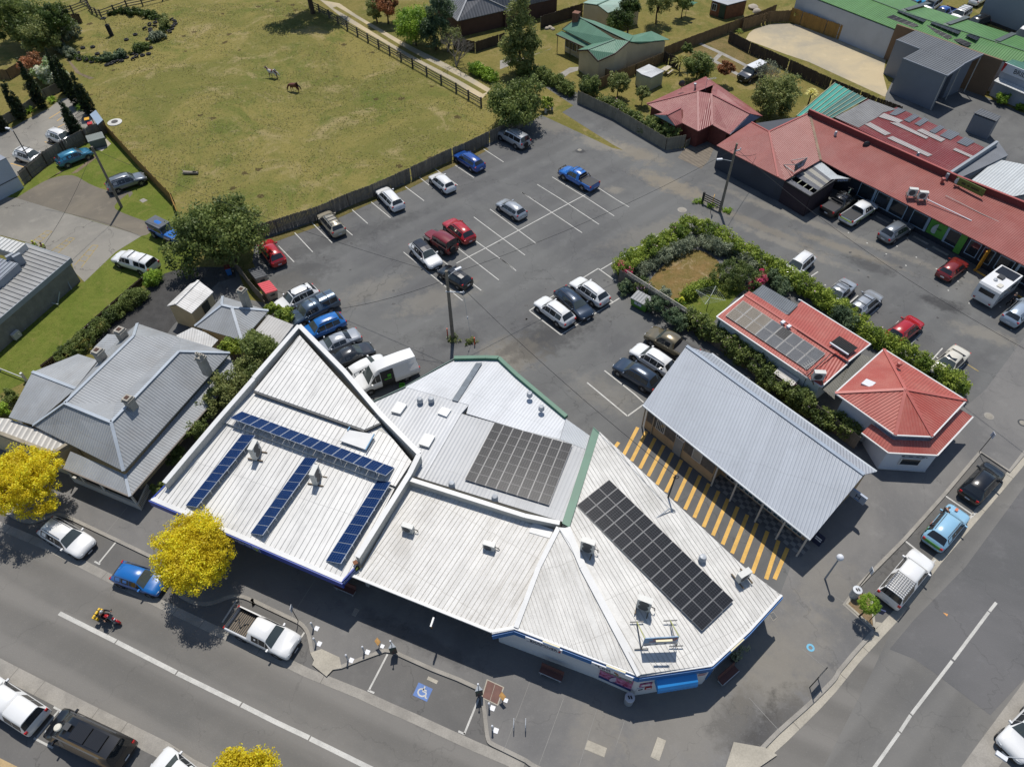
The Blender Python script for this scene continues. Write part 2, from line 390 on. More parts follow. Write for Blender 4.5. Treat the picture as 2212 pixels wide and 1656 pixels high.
# sheets lying on the ground
lot_top=qs(11,[(60,620),(250,310),(560,185),(800,75),(1010,-10)])+qs(10,[(1560,1330),(1740,1245),(2050,1085)])+qs(20,[(120,960),(250,930),(300,660),(110,560),(-80,440)])+qs(20,[(-40,420),(360,660),(590,770),(640,880),(1330,1220),(1480,1190),(1700,1290),(1740,1330)])+qs(30,[(560,1560),(2300,1900)])
lot=KERB[4:-1]+qs(31,[(2700,500)])+qs(31,[(2212,280),(860,-50)])+qs(30,[(0,1200),(-30,1150)])+qs(20,[(1560,1140),(1490,1190),(1330,1205),(1000,1010),(620,745),(560,720),(360,700)])+qs(20,[(590,850),(500,905),(900,1160),(990,1210),(900,1190),(600,1050),(330,925)])+qs(10,[(2200,1020),(2050,1085),(1740,1245),(1560,1330),(1260,1470),(1015,1560)])+qs(11,[(800,85),(560,190),(250,310),(40,400),(20,600),(110,760),(130,930),(-10,900)])+qs(1,[(1900,640),(1800,640),(1500,700),(1300,750),(900,1130),(900,1700)])+qs(2,[(100,380),(-200,300),(-500,700)])
struct('car_park',[lot],A_LOT,.004)
foot=KERB[3:]+qs(32,[(2212,-300)])+qs(32,[(1900,120),(1650,330),(1000,560),(340,830),(330,1500)])+qs(33,[(330,10),(255,205)])+qs(23,[(1960,500),(1700,700),(1150,780),(120,400)])+qs(12,[(830,1400)])+qs(2,[(1250,900),(900,900),(600,740),(100,420),(-400,300),(-500,800)])
struct('footpath',[foot],A_PATH,.008)
struct('fence_verge',strip(smooth_line(qs(11,[(60,470),(235,400),(560,285),(800,180),(1000,90)]),3)+smooth_line(qs(10,[(1265,1500),(1565,1350),(1745,1270),(1900,1190)]),3),1.1),grassmat('verge_grass',(C(120,108,70),C(98,94,54),C(126,108,80),C(84,92,44)),.5),.0105)
struct('paddock',[qs(0,[(865,1035),(1400,1609)])+qs(1,[(1430,180),(1600,500),(2100,430)])+qs(11,[(230,300),(560,180),(800,70),(1010,-10)])+qs(10,[(1260,1395),(1560,1220),(1740,1150),(2050,1015),(2200,950),(2000,880),(1850,800),(1660,690),(1310,490),(740,150),(520,20),(400,-300)])+qs(0,[(700,-600),(-300,-300),(300,300),(560,480),(760,860)])],G_DRY,.006)
struct('lawn',[qs(0,[(870,1070),(700,1150),(380,1345),(190,1500)])+qs(1,[(60,75),(130,88),(1140,390),(930,520),(680,760),(640,770),(560,830),(0,1310),(-300,1560),(-200,1750),(210,1560),(470,1330),(900,1000),(1160,770),(1270,760),(1600,560),(1430,190)])],G_LAWN,.006)
struct('concrete_yard',[qs(1,[(130,85),(1140,390),(930,520),(680,760),(600,680),(560,560),(210,440),(-200,330),(-300,60)])],CONC_O,.014)
struct('gravel_drive',[smooth_line(qs(0,[(250,1520),(400,1440),(580,1410),(720,1480),(860,1530),(1060,1540),(1040,1590)]),3)+smooth_line(qs(1,[(1030,50),(920,150),(1000,210),(1230,300),(1200,370),(1140,390)]),3)+qs(1,[(850,300),(130,85)])],GRAV,.010)
struct('dirt_track',[qs(0,[(500,1370),(380,1450),(440,1410),(520,1375)]),qs(0,[(760,1255),(570,1400),(620,1390),(790,1260)]),qs(0,[(540,480),(610,590),(720,640),(760,630),(650,590),(570,500),(440,380),(400,350),(410,380)])],DIRT,.016)
struct('gravel_track',[qs(10,[(760,160),(1310,480),(1660,670),(1860,800),(1940,720),(1660,555),(1240,345),(860,125),(720,30),(560,0)])],SAND,.010)
struct('track_grass',strip(smooth_line(qs(10,[(680,60),(810,135),(1270,415),(1670,625),(1890,750)]),3),.8),G_YARD,.0125)
struct('private_car_park',[qs(0,[(580,780),(700,850),(840,980),(640,1100),(420,1250),(230,1370),(100,1440),(-700,1500),(-600,1200),(60,1050),(220,960),(400,870),(480,800)])],CONC_O,.014)
struct('gravel_court',[qs(1,[(1300,700),(1500,640),(1880,640),(1900,720),(1760,760),(1400,1100),(1340,1180),(1250,1200),(1150,1100),(900,1180),(700,1300),(560,1440),(520,1440),(860,1120)])],GRAVD,.012)
struct('sand_lot',[smooth_line(qs(30,[(-60,420),(0,270),(120,210),(250,190),(400,200)]),3)+qs(30,[(620,270),(1100,470),(1080,610),(1120,760),(1090,780),(480,500),(300,440),(0,330),(-80,300)])],SAND,.010)
struct('service_yard',[qs(30,[(1100,760),(1180,600),(1110,470),(1250,380),(1700,640),(1900,780),(2300,950),(2500,1250),(2400,1500),(2000,1330),(1600,1180),(1150,1000),(1090,860)])],A_LOT,.012)
struct('driveway_paving',[qs(20,[(1620,1360),(1430,1270),(1480,1200),(1700,1160),(1760,1100),(1680,1290)])],mat('paver',C(128,118,104),.9,var=.2,sc=1.5,fine=.3,wave=(.6,.5,.02,.35)),.012)
struct('concrete_path',[qs(20,[(470,600),(560,545),(632,540),(625,570),(560,590),(500,640)]),qs(20,[(0,490),(110,462),(200,470),(420,390),(400,400),(240,450),(100,520),(0,560)])],CONC,.012)
for k_,l_ in enumerate(([(1570,335),(1780,430),(1990,535)],[(1650,450),(1800,535),(1930,610)],[(1780,430),(1720,490)],[(1990,535),(1930,610)])):struct('garden_path',strip(qs(20,l_),.7),CONC,.0145+.0005*k_)
struct('bare_earth',[smooth_line(qs(21,[(1190,770),(1260,680),(1400,560),(1580,500),(1760,600),(1740,760),(1600,760),(1480,860),(1440,920),(1330,880)]),3)],grassmat('bare_earth',(C(136,112,72),C(118,106,62),C(168,148,116),C(104,96,48)),.3),.012)
struct('garden_earth',[qs(20,[(1480,420),(1850,260),(2212,480),(2212,760),(1640,520)])],grassmat('garden_earth',(C(132,116,78),C(116,104,66),C(124,104,66),C(94,94,50)),.3),.012)
struct('hoist_lawn',[qs(21,[(1330,880),(1500,840),(1640,740),(1990,800),(1880,900),(1720,1080),(1680,1100),(1500,980)])],G_LAWN,.010)
# gutters, ramps
GU=qs(2,[(-700,870),(0,1175),(400,1345)],RZ)+qs(3,[(1330,275)],RZ)+qs(13,[(-20,590),(330,742),(480,815),(905,985),(1120,1085),(1360,1190),(1600,1300),(1820,1400),(2070,1505),(2212,1575)],RZ)
gl=GU
struct('gutter',strip(gl,.62,-1.0),CONC,RZ+.012)
GB=qs(3,[(-900,340),(0,810),(640,1138),(1310,1470),(1520,1609),(2300,2010)],RZ)
for o in[struct('gutter',strip(GB,1.0),CONC,RZ+.012)]:pass
GS=qs(33,[(-200,1760),(50,1570),(280,1365),(540,1110),(670,970),(850,745),(1030,550),(1180,390)],RZ)+qs(32,[(1505,1500),(1810,1145),(2212,672)],RZ)
GS.append(GS[-1]+(GS[-1]-GS[-2]).normalized()*150)
struct('gutter',strip(GS,.62),CONC_P,RZ+.012)
GR=qs(33,[(1700,1830),(1900,1545),(2165,1180)],RZ);GR.append(GR[-1]+(GR[-1]-GR[-2]).normalized()*160)
struct('gutter',strip(GR,1.5),CONC,RZ+.012);struct('footpath',strip(GR,7,-3.0)+strip(GB,6,-2.6),A_PATH,RZ+.009)
gd=[p+V(0,0,.004)for p in GU]
struct('parking_lane',[[p for p in GU]+[V(60,60,RZ),V(-200,60,RZ)]],A_BAY,RZ+.004)
struct('parking_lane',[qs(33,[(1180,390),(1000,560),(500,300)],RZ)+qs(32,[(1200,1000),(1850,500),(2212,600)],RZ)+[p for p in GS[-2:-4:-1]]],A_BAY,RZ+.006)
struct('parking_lane',[[p for p in GB]+[V(-20,-40,RZ),V(-160,-40,RZ)]],A_BAY,RZ+.004)
struct('side_road',[qs(33,[(600,1609),(1010,800),(1180,430)],RZ)+[p for p in GS[-3:]]+[GR[-1]]+qs(33,[(2165,1180),(1900,1545),(1500,2000)],RZ)],A_SIDE,RZ+.003)
struct('resealed_strip',[qs(33,[(1130,660),(1330,420),(1740,0)],RZ)+qs(32,[(2212,900),(2700,300),(3000,500)],RZ)+qs(33,[(2212,900),(1940,1190),(1490,850),(1330,740)],RZ)],A_PATCH,RZ+.008)
struct('kerb_ramp',[qs(13,[(485,690),(575,658),(720,725),(737,808),(665,826),(615,880),(500,785),(515,750)]),qs(23,[(1815,1609),(1880,1405),(2130,1450),(2230,1510),(2040,1640)])],CONC_P,.016)
struct('kerb_ramp',[qs(33,[(1020,440),(1075,450),(1010,500)],RZ)],CONC_P,RZ+.02)
g=struct('planter_bed',[qs(33,[(790,300),(880,180),(985,270),(1005,500)])],mat('wood_chip',C(156,132,98),.95,var=.25,sc=3,fine=.5,bump=.05),.014)
struct('planter_edge',strip(qs(33,[(1010,500),(785,298),(880,175)]),.18)+strip(qs(33,[(1010,500),(985,268)]),.18),CONC_P,.05)
struct('footpath',[qs(3,[(-300,1400),(0,1535),(150,1609),(900,2000),(-300,2000)],RZ)],mat('tan_paving',C(190,164,120),.85,var=.12,sc=.8,fine=.3),RZ+.01)
# painted markings
def marks(lines,w,m,z,name='road_marking'):
 P=[]
 for l in lines:P+=strip(l,w)
 return struct(name,P,m,z)
marks([qs(3,[(470,365),(925,592)]),qs(3,[(932,596),(1412,842)]),qs(3,[(1420,848),(1930,1098)]),qs(3,[(1940,1103),(2212,1240)])+qs(13,[(472,1368)]),qs(13,[(480,1374),(1100,1680)])],.30,MARK,RZ+.012)
marks([qs(33,[(1995,280),(1940,350)]),qs(33,[(1935,356),(1650,738)]),qs(33,[(1640,750),(1312,1178)]),qs(33,[(1306,1186),(1220,1318)]),qs(33,[(1214,1326),(990,1640)])],.20,MARK,RZ+.014)
bl=[qs(2,[(925,1340),(790,1505)]),qs(2,[(755,1492),(800,1515)]),qs(3,[(1900,262),(1785,440)]),qs(13,[(435,520),(375,612)]),qs(13,[(1105,695),(955,985)]),qs(13,[(945,985),(998,1008)]),qs(13,[(1840,1050),(1722,1340)]),qs(13,[(1675,1315),(1728,1340)]),qs(3,[(465,1150),(290,1365)]),qs(3,[(425,1120),(500,1160)]),qs(3,[(265,1370),(420,1450)])]
marks([[V(p.x,p.y,0)for p in l]for l in bl],.13,MARK,RZ+.020)
marks([qs(32,[(1585,965),(1810,1120)]),qs(32,[(1780,1145),(1830,1100)]),qs(32,[(1262,1328),(1480,1500)]),qs(32,[(1455,1530),(1505,1478)])],.14,MARK,RZ+.022)
# car park bays
ln=[qs(11,[(500,285),(660,445)]),qs(11,[(360,365),(505,520)]),qs(11,[(230,470),(355,600)]),qs(11,[(760,330),(825,385)]),qs(11,[(822,180),(948,292)]),qs(11,[(975,118),(1130,245)]),qs(11,[(1250,-5),(1400,108)]),qs(10,[(1360,1425),(1440,1490)]),qs(10,[(1490,1360),(1670,1490)]),qs(10,[(1650,1330),(1800,1430)]),qs(10,[(1880,1200),(2040,1305)]),qs(11,[(1235,520),(1710,910)]),qs(11,[(1550,590),(1860,828)]),qs(11,[(1660,480),(2002,745)]),qs(11,[(1800,420),(2120,650)]),qs(11,[(1800,238),(2212,545)]),qs(11,[(1930,175),(2300,450)]),qs(21,[(175,40),(660,365)]),qs(21,[(0,570),(130,670)]),qs(20,[(300,1485),(500,1609)])+qs(21,[(797,298)]),qs(20,[(420,1425),(720,1609)])+qs(21,[(918,230)]),qs(20,[(780,1505),(940,1609)])+qs(21,[(1038,158)]),qs(20,[(172,1548),(280,1609)])+qs(21,[(175,40)])]
marks(ln,.10,MARK,.012)
marks([qs(11,[(1660,610),(1900,485),(2212,318)])+qs(21,[(410,205),(780,10)])],.11,MARK,.0124)
bx=[qs(21,[(235,990),(790,652)]),qs(21,[(235,990),(490,1185)]),qs(21,[(490,1185),(990,872)]),qs(21,[(790,652),(930,752)]),qs(21,[(440,880),(640,1070)]),qs(21,[(545,800),(770,1000)]),qs(21,[(660,730),(905,920)]),qs(21,[(812,660),(1385,322)]),qs(21,[(1385,322),(1425,350)]),qs(21,[(1105,490),(1135,512)])]
marks(bx,.12,MARK,.0128)
marks([qs(21,[(840,1472),(1080,1660)])+qs(22,[(1155,220)]),qs(22,[(700,60),(1025,330)]),qs(22,[(1025,330),(1150,240)]),qs(21,[(985,1375),(1080,1450)])],.13,MARK,.0132)
marks([qs(31,[(555,678),(430,760)]),qs(31,[(878,868),(765,965)]),qs(31,[(1042,968),(960,1040)]),qs(31,[(700,770),(610,860)]),qs(31,[(1205,1075),(1110,1170)]),qs(31,[(1382,1178),(1280,1280)]),qs(31,[(1556,1292),(1450,1410)]),qs(31,[(1740,1412),(1650,1510)])],.12,MARK,.0126)
marks([qs(31,[(1740,1412),(1845,1478)])],.12,MARK_YF,.0126)
dots=[]
for x,y in[(800,364),(950,448),(1104,536),(1262,628),(1035,388),(1190,473),(1346,562),(1507,655),(1603,828),(1770,932),(1680,755),(1755,680),(1590,585),(1430,495),(1275,410),(2108,1145),(1945,1040),(2020,960),(613,785)]:
 c=q(31,x,y);dots.append([c+V(.09*math.cos(a),.09*math.sin(a),0)for a in[i*math.pi/4 for i in range(8)]])
struct('bay_dots',dots,MARK,.0136)
# yellow hatching beside the hall
yl=[]
for a,b in[((1108,420),(995,640)),((1178,452),(1058,690)),((1248,508),(1125,750)),((1318,565),(1192,812)),((1388,625),(1262,880)),((1460,682),(1334,940)),((1535,742),(1412,1010)),((1610,808),(1488,1080)),((1680,872),(1562,1145)),((1758,932),(1636,1220)),((1834,995),(1712,1288)),((1912,1058),(1790,1360)),((1990,1122),(1866,1432)),((2066,1190),(1945,1508)),((2152,1255),(2030,1590)),((2240,1330),(2140,1640))]:
 yl.append(qs(22,[a,b]))
yl.append(qs(22,[(955,540),(925,580)]));yl.append(qs(32,[(310,1390),(205,1640)]))
marks(yl,.30,MARK_Y,.014)
for a in[[(245,445),(375,350),(420,355)],[(415,510),(560,405),(600,410)],[(600,625),(745,465),(790,468)]]:
 l=qs(1,a);marks([l[:2],l[1:],[l[0]+V(.9,-.4,0),l[2]]]+[[l[0].lerp(l[1],t),(l[0]+V(.9,-.4,0)).lerp(l[2],t)]for t in(.25,.5,.75)],.10,MARK_YF,.018)
marks([qs(0,[(395,955),(485,900)]),qs(0,[(450,1035),(520,1000)]),qs(0,[(360,1143),(525,1185)]),qs(0,[(85,1315),(235,1357)]),qs(0,[(460,975),(500,945)])],.12,MARK_Y,.020)
# blue accessible bay with its wheelchair sign
BLUE=mat('blue_marking',C(92,124,182),.7,var=.12,sc=1.5,fine=.3)
pb=qs(13,[(1355,922),(1470,975),(1422,1078),(1308,1026)])
struct('bay_marking',[pb],BLUE,RZ+.020)
def on(u,v):return pb[0].lerp(pb[1],u).lerp(pb[3].lerp(pb[2],u),v)
ring=[on(.47+.26*math.cos(R(a)),.56+.26*math.sin(R(a)))for a in range(20,290,15)]
marks([ring,[on(.48,.18),on(.48,.46),on(.72,.46),on(.80,.80),on(.92,.78)],[on(.48,.33),on(.70,.33)]],.10,MARK,RZ+.026)
struct('bay_marking',[[on(.48+.055*math.cos(a),.12+.055*math.sin(a))for a in[i*math.pi/5 for i in range(10)]]],MARK,RZ+.026)
struct('paint_ring',strip([q(33,494,648)+V(.21*math.cos(a),.21*math.sin(a),0)for a in[i*math.pi/8 for i in range(17)]],.14),mat('cyan_paint',C(110,180,210),.7),.02)
struct('road_marking',[qs(33,[(1558,365),(1600,378),(1592,398)],RZ)],mat('orange_marking',C(214,154,92),.7),RZ+.02)
jl=[qs(23,a)for a in([(245,910),(30,1475)],[(510,1060),(310,1600)],[(780,1140),(635,1600)],[(1000,1240),(930,1445)])]+[qs(13,[(525,100),(325,415)]),qs(2,[(1025,1060),(850,1275)])]+[qs(33,a)for a in([(0,1050),(255,1330)],[(430,660),(640,830)],[(600,180),(790,300)],[(560,-60),(330,-260)])]
marks(jl,.035,mat('joint_line',C(140,138,134),.9),.016,'footpath_joint')
for P_,w_ in((GU,.62),(GB,1.0),(GS,.62)):
 jj=[]
 for a,b in zip(P_,P_[1:]):
  L=(b-a).length;d=(b-a)/L;n=V(-d.y,d.x,0)*w_/2;o_=-n if P_ is GU else V(0,0,0)
  if L>120:continue
  for i in range(int(L/2.4)):c=a+d*(1.2+i*2.4)+o_;jj.append([c-n,c+n])
 marks(jj,.03,mat('joint_dark',C(104,100,94),.9),RZ+.017,'gutter_joint')
oil=[]
for i in range(46):
 cr_,x,y=rnd.choice(((11,rnd.uniform(200,2100),rnd.uniform(300,1300)),(31,rnd.uniform(700,2100),rnd.uniform(350,1100)),(21,rnd.uniform(200,900),rnd.uniform(700,1150))))
 c=q(cr_,x,y);r_=rnd.uniform(.06,.22);oil.append([c+V(r_*rnd.uniform(.6,1.3)*math.cos(a),r_*rnd.uniform(.6,1.2)*math.sin(a),0)for a in[k*math.pi/5 for k in range(10)]])
struct('oil_stain',[o_ for o_ in oil if o_[0].y>0],mat('oil_stain',C(56,55,55),.6),.0118)
# ================ buildings
def scaled(pts,c,k):return[V(c.x+(p.x-c.x)*k,c.y+(p.y-c.y)*k,p.z)for p in pts]
def cen(pts):return sum((Vector(p)for p in pts),V(0,0,0))/len(pts)
def sheet(base,c,d,per=.28,dist=.02,dk=.15,var=.14,streak=.35,r=.42,dirt=None,m=0.0,fine=.1,sc=.5,c2=None):
 """sheet-metal roofing with its corrugation running along d"""
 a=math.atan2(d.y,d.x)
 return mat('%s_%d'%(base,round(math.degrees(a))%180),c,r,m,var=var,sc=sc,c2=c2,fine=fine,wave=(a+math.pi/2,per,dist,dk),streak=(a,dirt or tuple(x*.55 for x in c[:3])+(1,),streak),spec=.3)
def P4(lst):return[q(*p)if len(p)==4 else q(p[0],p[1],p[2],0)for p in lst]
def building(name,label,planes,mats,wallm,over=.45,cat='building',z0=-.05,caps=None,capm=None,body=True,t_=.09):
 """planes: (points, material index); the wall body follows the roof planes, set in by the eave overhang"""
 allp=[p for pl,_ in planes for p in pl];c=cen(allp);c0=V(c.x,c.y,0)
 rad=sum((V(p.x,p.y,0)-c0).length for p in allp)/len(allp)
 t=thing(name,label,cat,c0)
 mb=MB()
 for pl,mi in planes:mb.slab(pl,t_,mi)
 rf=mb.build('roof',mats,t)
 if caps:
  cb=MB()
  for a,b in caps:cb.beam(a+V(0,0,.03),b+V(0,0,.03),.26,.06)
  cb.build('ridge_cap',capm or mats[0],rf)
 if body:
  wb=MB();k=1-over/rad
  for pl,_ in planes:wb.prism([p-V(0,0,t_+.14)for p in scaled(pl,c0,k)],z0)
  t_wall=wb.build('wall',wallm,t)
 return t
WHITE=mat('white_paint',C(214,214,212),.5,var=.08,sc=.8,fine=.08)
OFFW=mat('off_white_wall',C(196,194,186),.75,var=.12,sc=.6,fine=.1)
GREYW=mat('grey_wall',C(150,156,162),.7,var=.1,sc=.5,fine=.1)
DARKW=mat('dark_wall',C(62,66,76),.7,var=.15,sc=.5)
CREAM=mat('cream_weatherboard',C(204,188,152),.75,var=.1,sc=.6,fine=.12)
TANW=mat('tan_brick',C(188,160,122),.85,var=.15,sc=1.2,fine=.3)
BRICK=mat('red_brick',C(120,62,52),.85,var=.25,sc=2.0,fine=.35)
BRNBR=mat('brown_brick',C(92,66,54),.85,var=.2,sc=1.6,fine=.35)
BLOCK=mat('grey_block',C(138,136,130),.9,var=.22,sc=1.6,fine=.35)
BROWNW=mat('brown_panel',C(128,104,80),.85,var=.15,sc=.5,fine=.2)
GLASS=glassy('window_glass',(.028,.033,.04,1),.08)
GLASS_T=glassy('tinted_glass',(.05,.10,.12,1),.08)
STEEL=mat('galvanised_steel',C(186,190,194),.45,.15,var=.2,sc=2.0,local=True)
STEELD=mat('dark_steel',C(70,72,74),.5,.3,var=.2,sc=2.0,local=True)
TIMBER=mat('weathered_timber',C(122,108,88),.9,var=.25,sc=2.0,fine=.4)
BLACK=mat('black_rubber',(.012,.012,.013,1),.75,local=True)
BLUEF=mat('blue_fascia',C(32,66,160),.45,var=.1)
BLUEC=mat('mid_blue_fascia',C(38,110,176),.5,var=.1)
GREENF=mat('green_flashing',C(50,108,84),.5,var=.15,sc=.8)
RUSTY=mat('rusty_iron',C(140,92,62),.8,var=.3,sc=1.2,fine=.3)
def window(t,p,xd,w,h,fr=WHITE,gl=None,out=.03,mull=1,name='window'):
 """framed window on a wall: p its centre, xd the wall direction"""
 x=V(xd.x,xd.y,0).normalized();n=V(x.y,-x.x,0)
 if n.y>0:n=-n
 mb=MB();u=V(0,0,1)
 for s in(-1,1):
  mb.ob(p+x*s*(w/2)+n*out,x*.04,n*.07,u*(h/2+.04));mb.ob(p+u*s*h/2+n*out,x*(w/2-.04),n*.07,u*.04)
 for i in range(1,mull+1):
  if mull:mb.ob(p+x*(-w/2+w*i/(mull+1))+n*out,x*.025,n*.06,u*(h/2-.04))
 f=mb.build(name,fr,t)
 MB().ob(p+n*(out+.02),x*(w/2-.03),n*.03,u*(h/2-.03)).build('pane',gl or GLASS,f)
 return f
def door(t,p,xd,w,h,m,out=.03,handle=True):
 x=V(xd.x,xd.y,0).normalized();n=V(x.y,-x.x,0)
 if n.y>0:n=-n
 d=MB().ob(p+n*out,x*w/2,n*.05,V(0,0,h/2)).build('door',m,t)
 if handle:MB().ob(p+n*(out+.08)+x*w*.4,x*.03,n*.03,V(0,0,.08)).build('handle',STEEL,d)
 return d
def beams(t,name,segs,w,h,m,dz=0.0):
 """trim along segments; runs that do not touch become objects of their own"""
 runs=[]
 for a,b in segs:
  for r in runs:
   if any((p-c).length<.4 for c in(a,b)for s_ in r for p in s_):r.append((a,b));break
  else:runs.append([(a,b)])
 o=None
 for r in runs:
  mb=MB()
  for a,b in r:mb.beam(a+V(0,0,dz),b+V(0,0,dz),w,h)
  o=mb.build(name,m,t)
 return o
def wall_line(mb,pts,th,z0=-.05,mi=0):
 for a,b in zip(pts,pts[1:]):
  d=V(b.x-a.x,b.y-a.y,0).normalized();n=V(-d.y,d.x,0)*th/2
  a2,b2=a-d*th*.0,b+d*th*.0
  mb.prism([a2+n,b2+n,b2-n,a2-n],z0,mi)
def closed(l):return list(zip(l,l[1:]+l[:1]))
# ---------- chemist with the white ribbed roof and blue fascia
DECK_C=mat('white_deck',C(222,221,217),.5,var=.07,sc=.5,fine=.06,streak=(1.2026,C(110,110,110),.75))
DECK_C2=mat('white_deck_rib',C(200,199,196),.5,var=.2,sc=.5,fine=.1)
def planar(pl):
 A=np.array([[p.x,p.y,1]for p in pl]);z=np.linalg.lstsq(A,np.array([p.z for p in pl]),rcond=None)[0]
 return[V(p.x,p.y,float(z[0]*p.x+z[1]*p.y+z[2]))for p in pl]
FL,FR=q(2,1217,1003,3.9),q(13,740,118,3.9)
front=[FL,FR,q(13,838,12,3.95),q(12,1165,905,4.5),q(2,1797,385,4.5),q(2,1330,888,4.0)];front=planar(front)
mid=P4([(2,1797,378,4.72),(12,1170,893,4.72),(12,1300,694,4.8),(12,1050,395,4.9),(12,1030,330,4.9),(12,15,105,4.9)]);mid=planar(mid)
rear=P4([(12,35,122,5.25),(12,920,437,5.2),(12,1043,383,5.25),(12,690,2,5.5),(11,400,1188,5.7)]);rear=planar(rear)
c0=cen(front+rear);c0.z=0
chem=thing('chemist_shop','white ribbed roof shop with a blue fascia, behind the yellow street trees','shop',c0)
mb=MB();rib_d=q(12,20,1270,4.2)-q(12,440,660,4.2);drd=q(12,840,100,5.4)-q(12,520,640,5.4)
for pl,d in((front,rib_d),(mid,rib_d),(rear,rib_d)):mb.slab(pl,.1,0);mb.ribs(pl,d,.42,.04,.055,1)
rf=mb.build('roof',[DECK_C,DECK_C2],chem)
beams(rf,'gutter',[(rear[0]+V(0,-.1,-.12),rear[1]+V(0,-.1,-.12)),(rear[1]+V(.05,-.05,-.12),rear[2]+V(.1,0,-.12))],.16,.16,STEELD)
par=P4([(2,1322,868,4.75),(2,1742,372,5.3),(2,2040,30,5.7),(11,30,1530,5.7),(11,395,1110,6.0),(11,760,1480,5.9),(12,1050,315,5.7),(12,1363,632,5.45),(12,1283,795,5.2),(12,862,1465,4.6)])
mb=MB();wall_line(mb,par,.24);mb.build('parapet_wall',OFFW,chem)
mb=MB()
for a,b in zip(par,par[1:]):mb.beam(a+V(0,0,.03),b+V(0,0,.03),.40,.06)
mb.build('parapet_capping',WHITE,chem)
fd=(FR-FL).normalized();fn=V(fd.y,-fd.x,0)
mb=MB();back=-fn*2.9
mb.prism([FL+back-V(0,0,.15),FR+back-V(0,0,.15),q(12,1165,905,4.3),q(2,1797,385,4.3)],-.05);wl=mb.build('wall',OFFW,chem)
mb=MB();mb.prism([mid[0]-V(0,0,.15),mid[1]-V(0,0,.15),mid[2]-V(0,0,.2),mid[3]-V(0,0,.2),rear[2]-V(0,0,.3),rear[4]-V(.3,.6,.3),mid[5]-V(0,0,.15)],-.05);mb.build('wall',OFFW,chem)
mb=MB();mb.ob((FL+FR)/2+fn*.12-V(0,0,.30),fd*((FR-FL).length/2+.12),fn*.05,V(0,0,.33));e=q(13,838,12,3.95)
mb.beam(FR-V(0,0,.26),e-V(0,0,.26),.1,.66);mb.beam(FL-V(0,0,.26),q(2,1330,888,4.0)-V(0,0,.26),.1,.66)
fa=mb.build('fascia',BLUEF,chem)
beams(chem,'gutter',[(FL-fn*.10,FR-fn*.10)],.34,.10,WHITE,.03)
LTR=mat('pale_lettering',C(190,200,225),.6);YG=mat('yellow_green_sign',C(190,204,70),.5);WLET=mat('white_lettering',C(225,225,225),.6)
def on_fascia(u,dz=-.26):return FL.lerp(FR,u)+fn*.185+V(0,0,dz-.04)
text('lettering','THE CHEMIST',.52,on_fascia(.47),fd,V(0,0,1),LTR,fa)
for u in(.375,.575):
 p=on_fascia(u);g=MB().ob(p-fn*.0,fd*.30,fn*.008,V(0,0,.29)).build('sign_panel',LTR,fa)
 MB().ob(p+fn*.012,fd*.25,fn*.006,V(0,0,.24)).build('sign_panel',BLUEF,fa)
 MB().ob(p+fn*.022,fd*.20,fn*.005,V(0,0,.07)).ob(p+fn*.023,fd*.07,fn*.005,V(0,0,.20)).build('cross',YG,fa)
sd=(e-FR).normalized()
text('lettering','Blooms',.40,(FR+e)/2-V(0,0,.2)+V(sd.y,-sd.x,0)*.07,sd,V(0,0,1),LTR,fa)
MB().ob((FR+e)/2+sd*.75-V(0,0,.2)+V(sd.y,-sd.x,0)*.07,sd*.10,V(sd.y,-sd.x,0)*.01,V(0,0,.10)).build('cross',YG,fa)
MB().box(cen(P4([(13,845,0,4.3),(12,850,1470,4.3)])),(.3,.3,.1),.5).build('rusty_capping',RUSTY,chem)
mb=MB();hp=P4([(12,720,525,5.1),(12,930,598,5.1),(12,1000,475,5.25),(12,790,440,5.25)]);mb.slab(hp,.08);mb.build('roof_hatch',WHITE,chem)
beams(chem,'hatch_rail',[(q(12,930,600,5.2),q(12,1000,475,5.35)),(q(12,785,445,5.3),q(12,803,418,5.3))],.08,.1,mat('pale_blue_plastic',C(90,150,190),.5))
# ---------- shop with grey and white sheeting and a green gutter
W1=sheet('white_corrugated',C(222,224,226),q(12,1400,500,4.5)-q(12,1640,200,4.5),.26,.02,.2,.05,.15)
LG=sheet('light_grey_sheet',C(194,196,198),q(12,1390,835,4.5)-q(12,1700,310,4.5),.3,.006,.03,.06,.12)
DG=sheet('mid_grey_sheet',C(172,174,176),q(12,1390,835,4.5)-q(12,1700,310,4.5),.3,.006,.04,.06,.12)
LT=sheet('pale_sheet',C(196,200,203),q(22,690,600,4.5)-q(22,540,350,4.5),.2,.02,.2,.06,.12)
gw=P4([(12,1250,95,4.5),(11,1640,1392,4.2),(11,1895,1390,4.2),(11,2000,1382,4.2),(22,530,350,4.2),(22,480,515,4.56),(22,201,450,4.6),(12,1740,308,4.6),(12,1760,240,4.6)])
lg=P4([(12,985,215,4.45),(12,1250,97,4.5),(12,1760,241,4.57),(12,1700,309,4.58),(12,1395,835,4.45),(12,1290,800,4.4),(12,1375,640,4.4)])
dg=P4([(12,1702,310,4.62),(22,201,452,4.62),(22,480,517,4.58),(22,690,600,4.5),(22,505,1178,4.45),(12,1397,836,4.47)])
lt=P4([(22,532,352,4.24),(22,722,487,4.24),(22,690,598,4.44),(22,482,515,4.52)])
snack=building('shop_building','shop roofed in grey and white sheeting with a dark green gutter at the car park',[(gw,0),(lg,1),(dg,2),(lt,3)],[W1,LG,DG,LT],OFFW,.12,'shop')
gg=P4([(11,1250,1600,4.25),(11,1642,1377,4.3),(11,1895,1372,4.3),(11,2000,1376,4.3),(22,135,5,4.3),(22,533,340,4.3)])
beams(snack,'green_gutter',list(zip(gg[1:],gg[2:])),.34,.34,GREENF,.03)
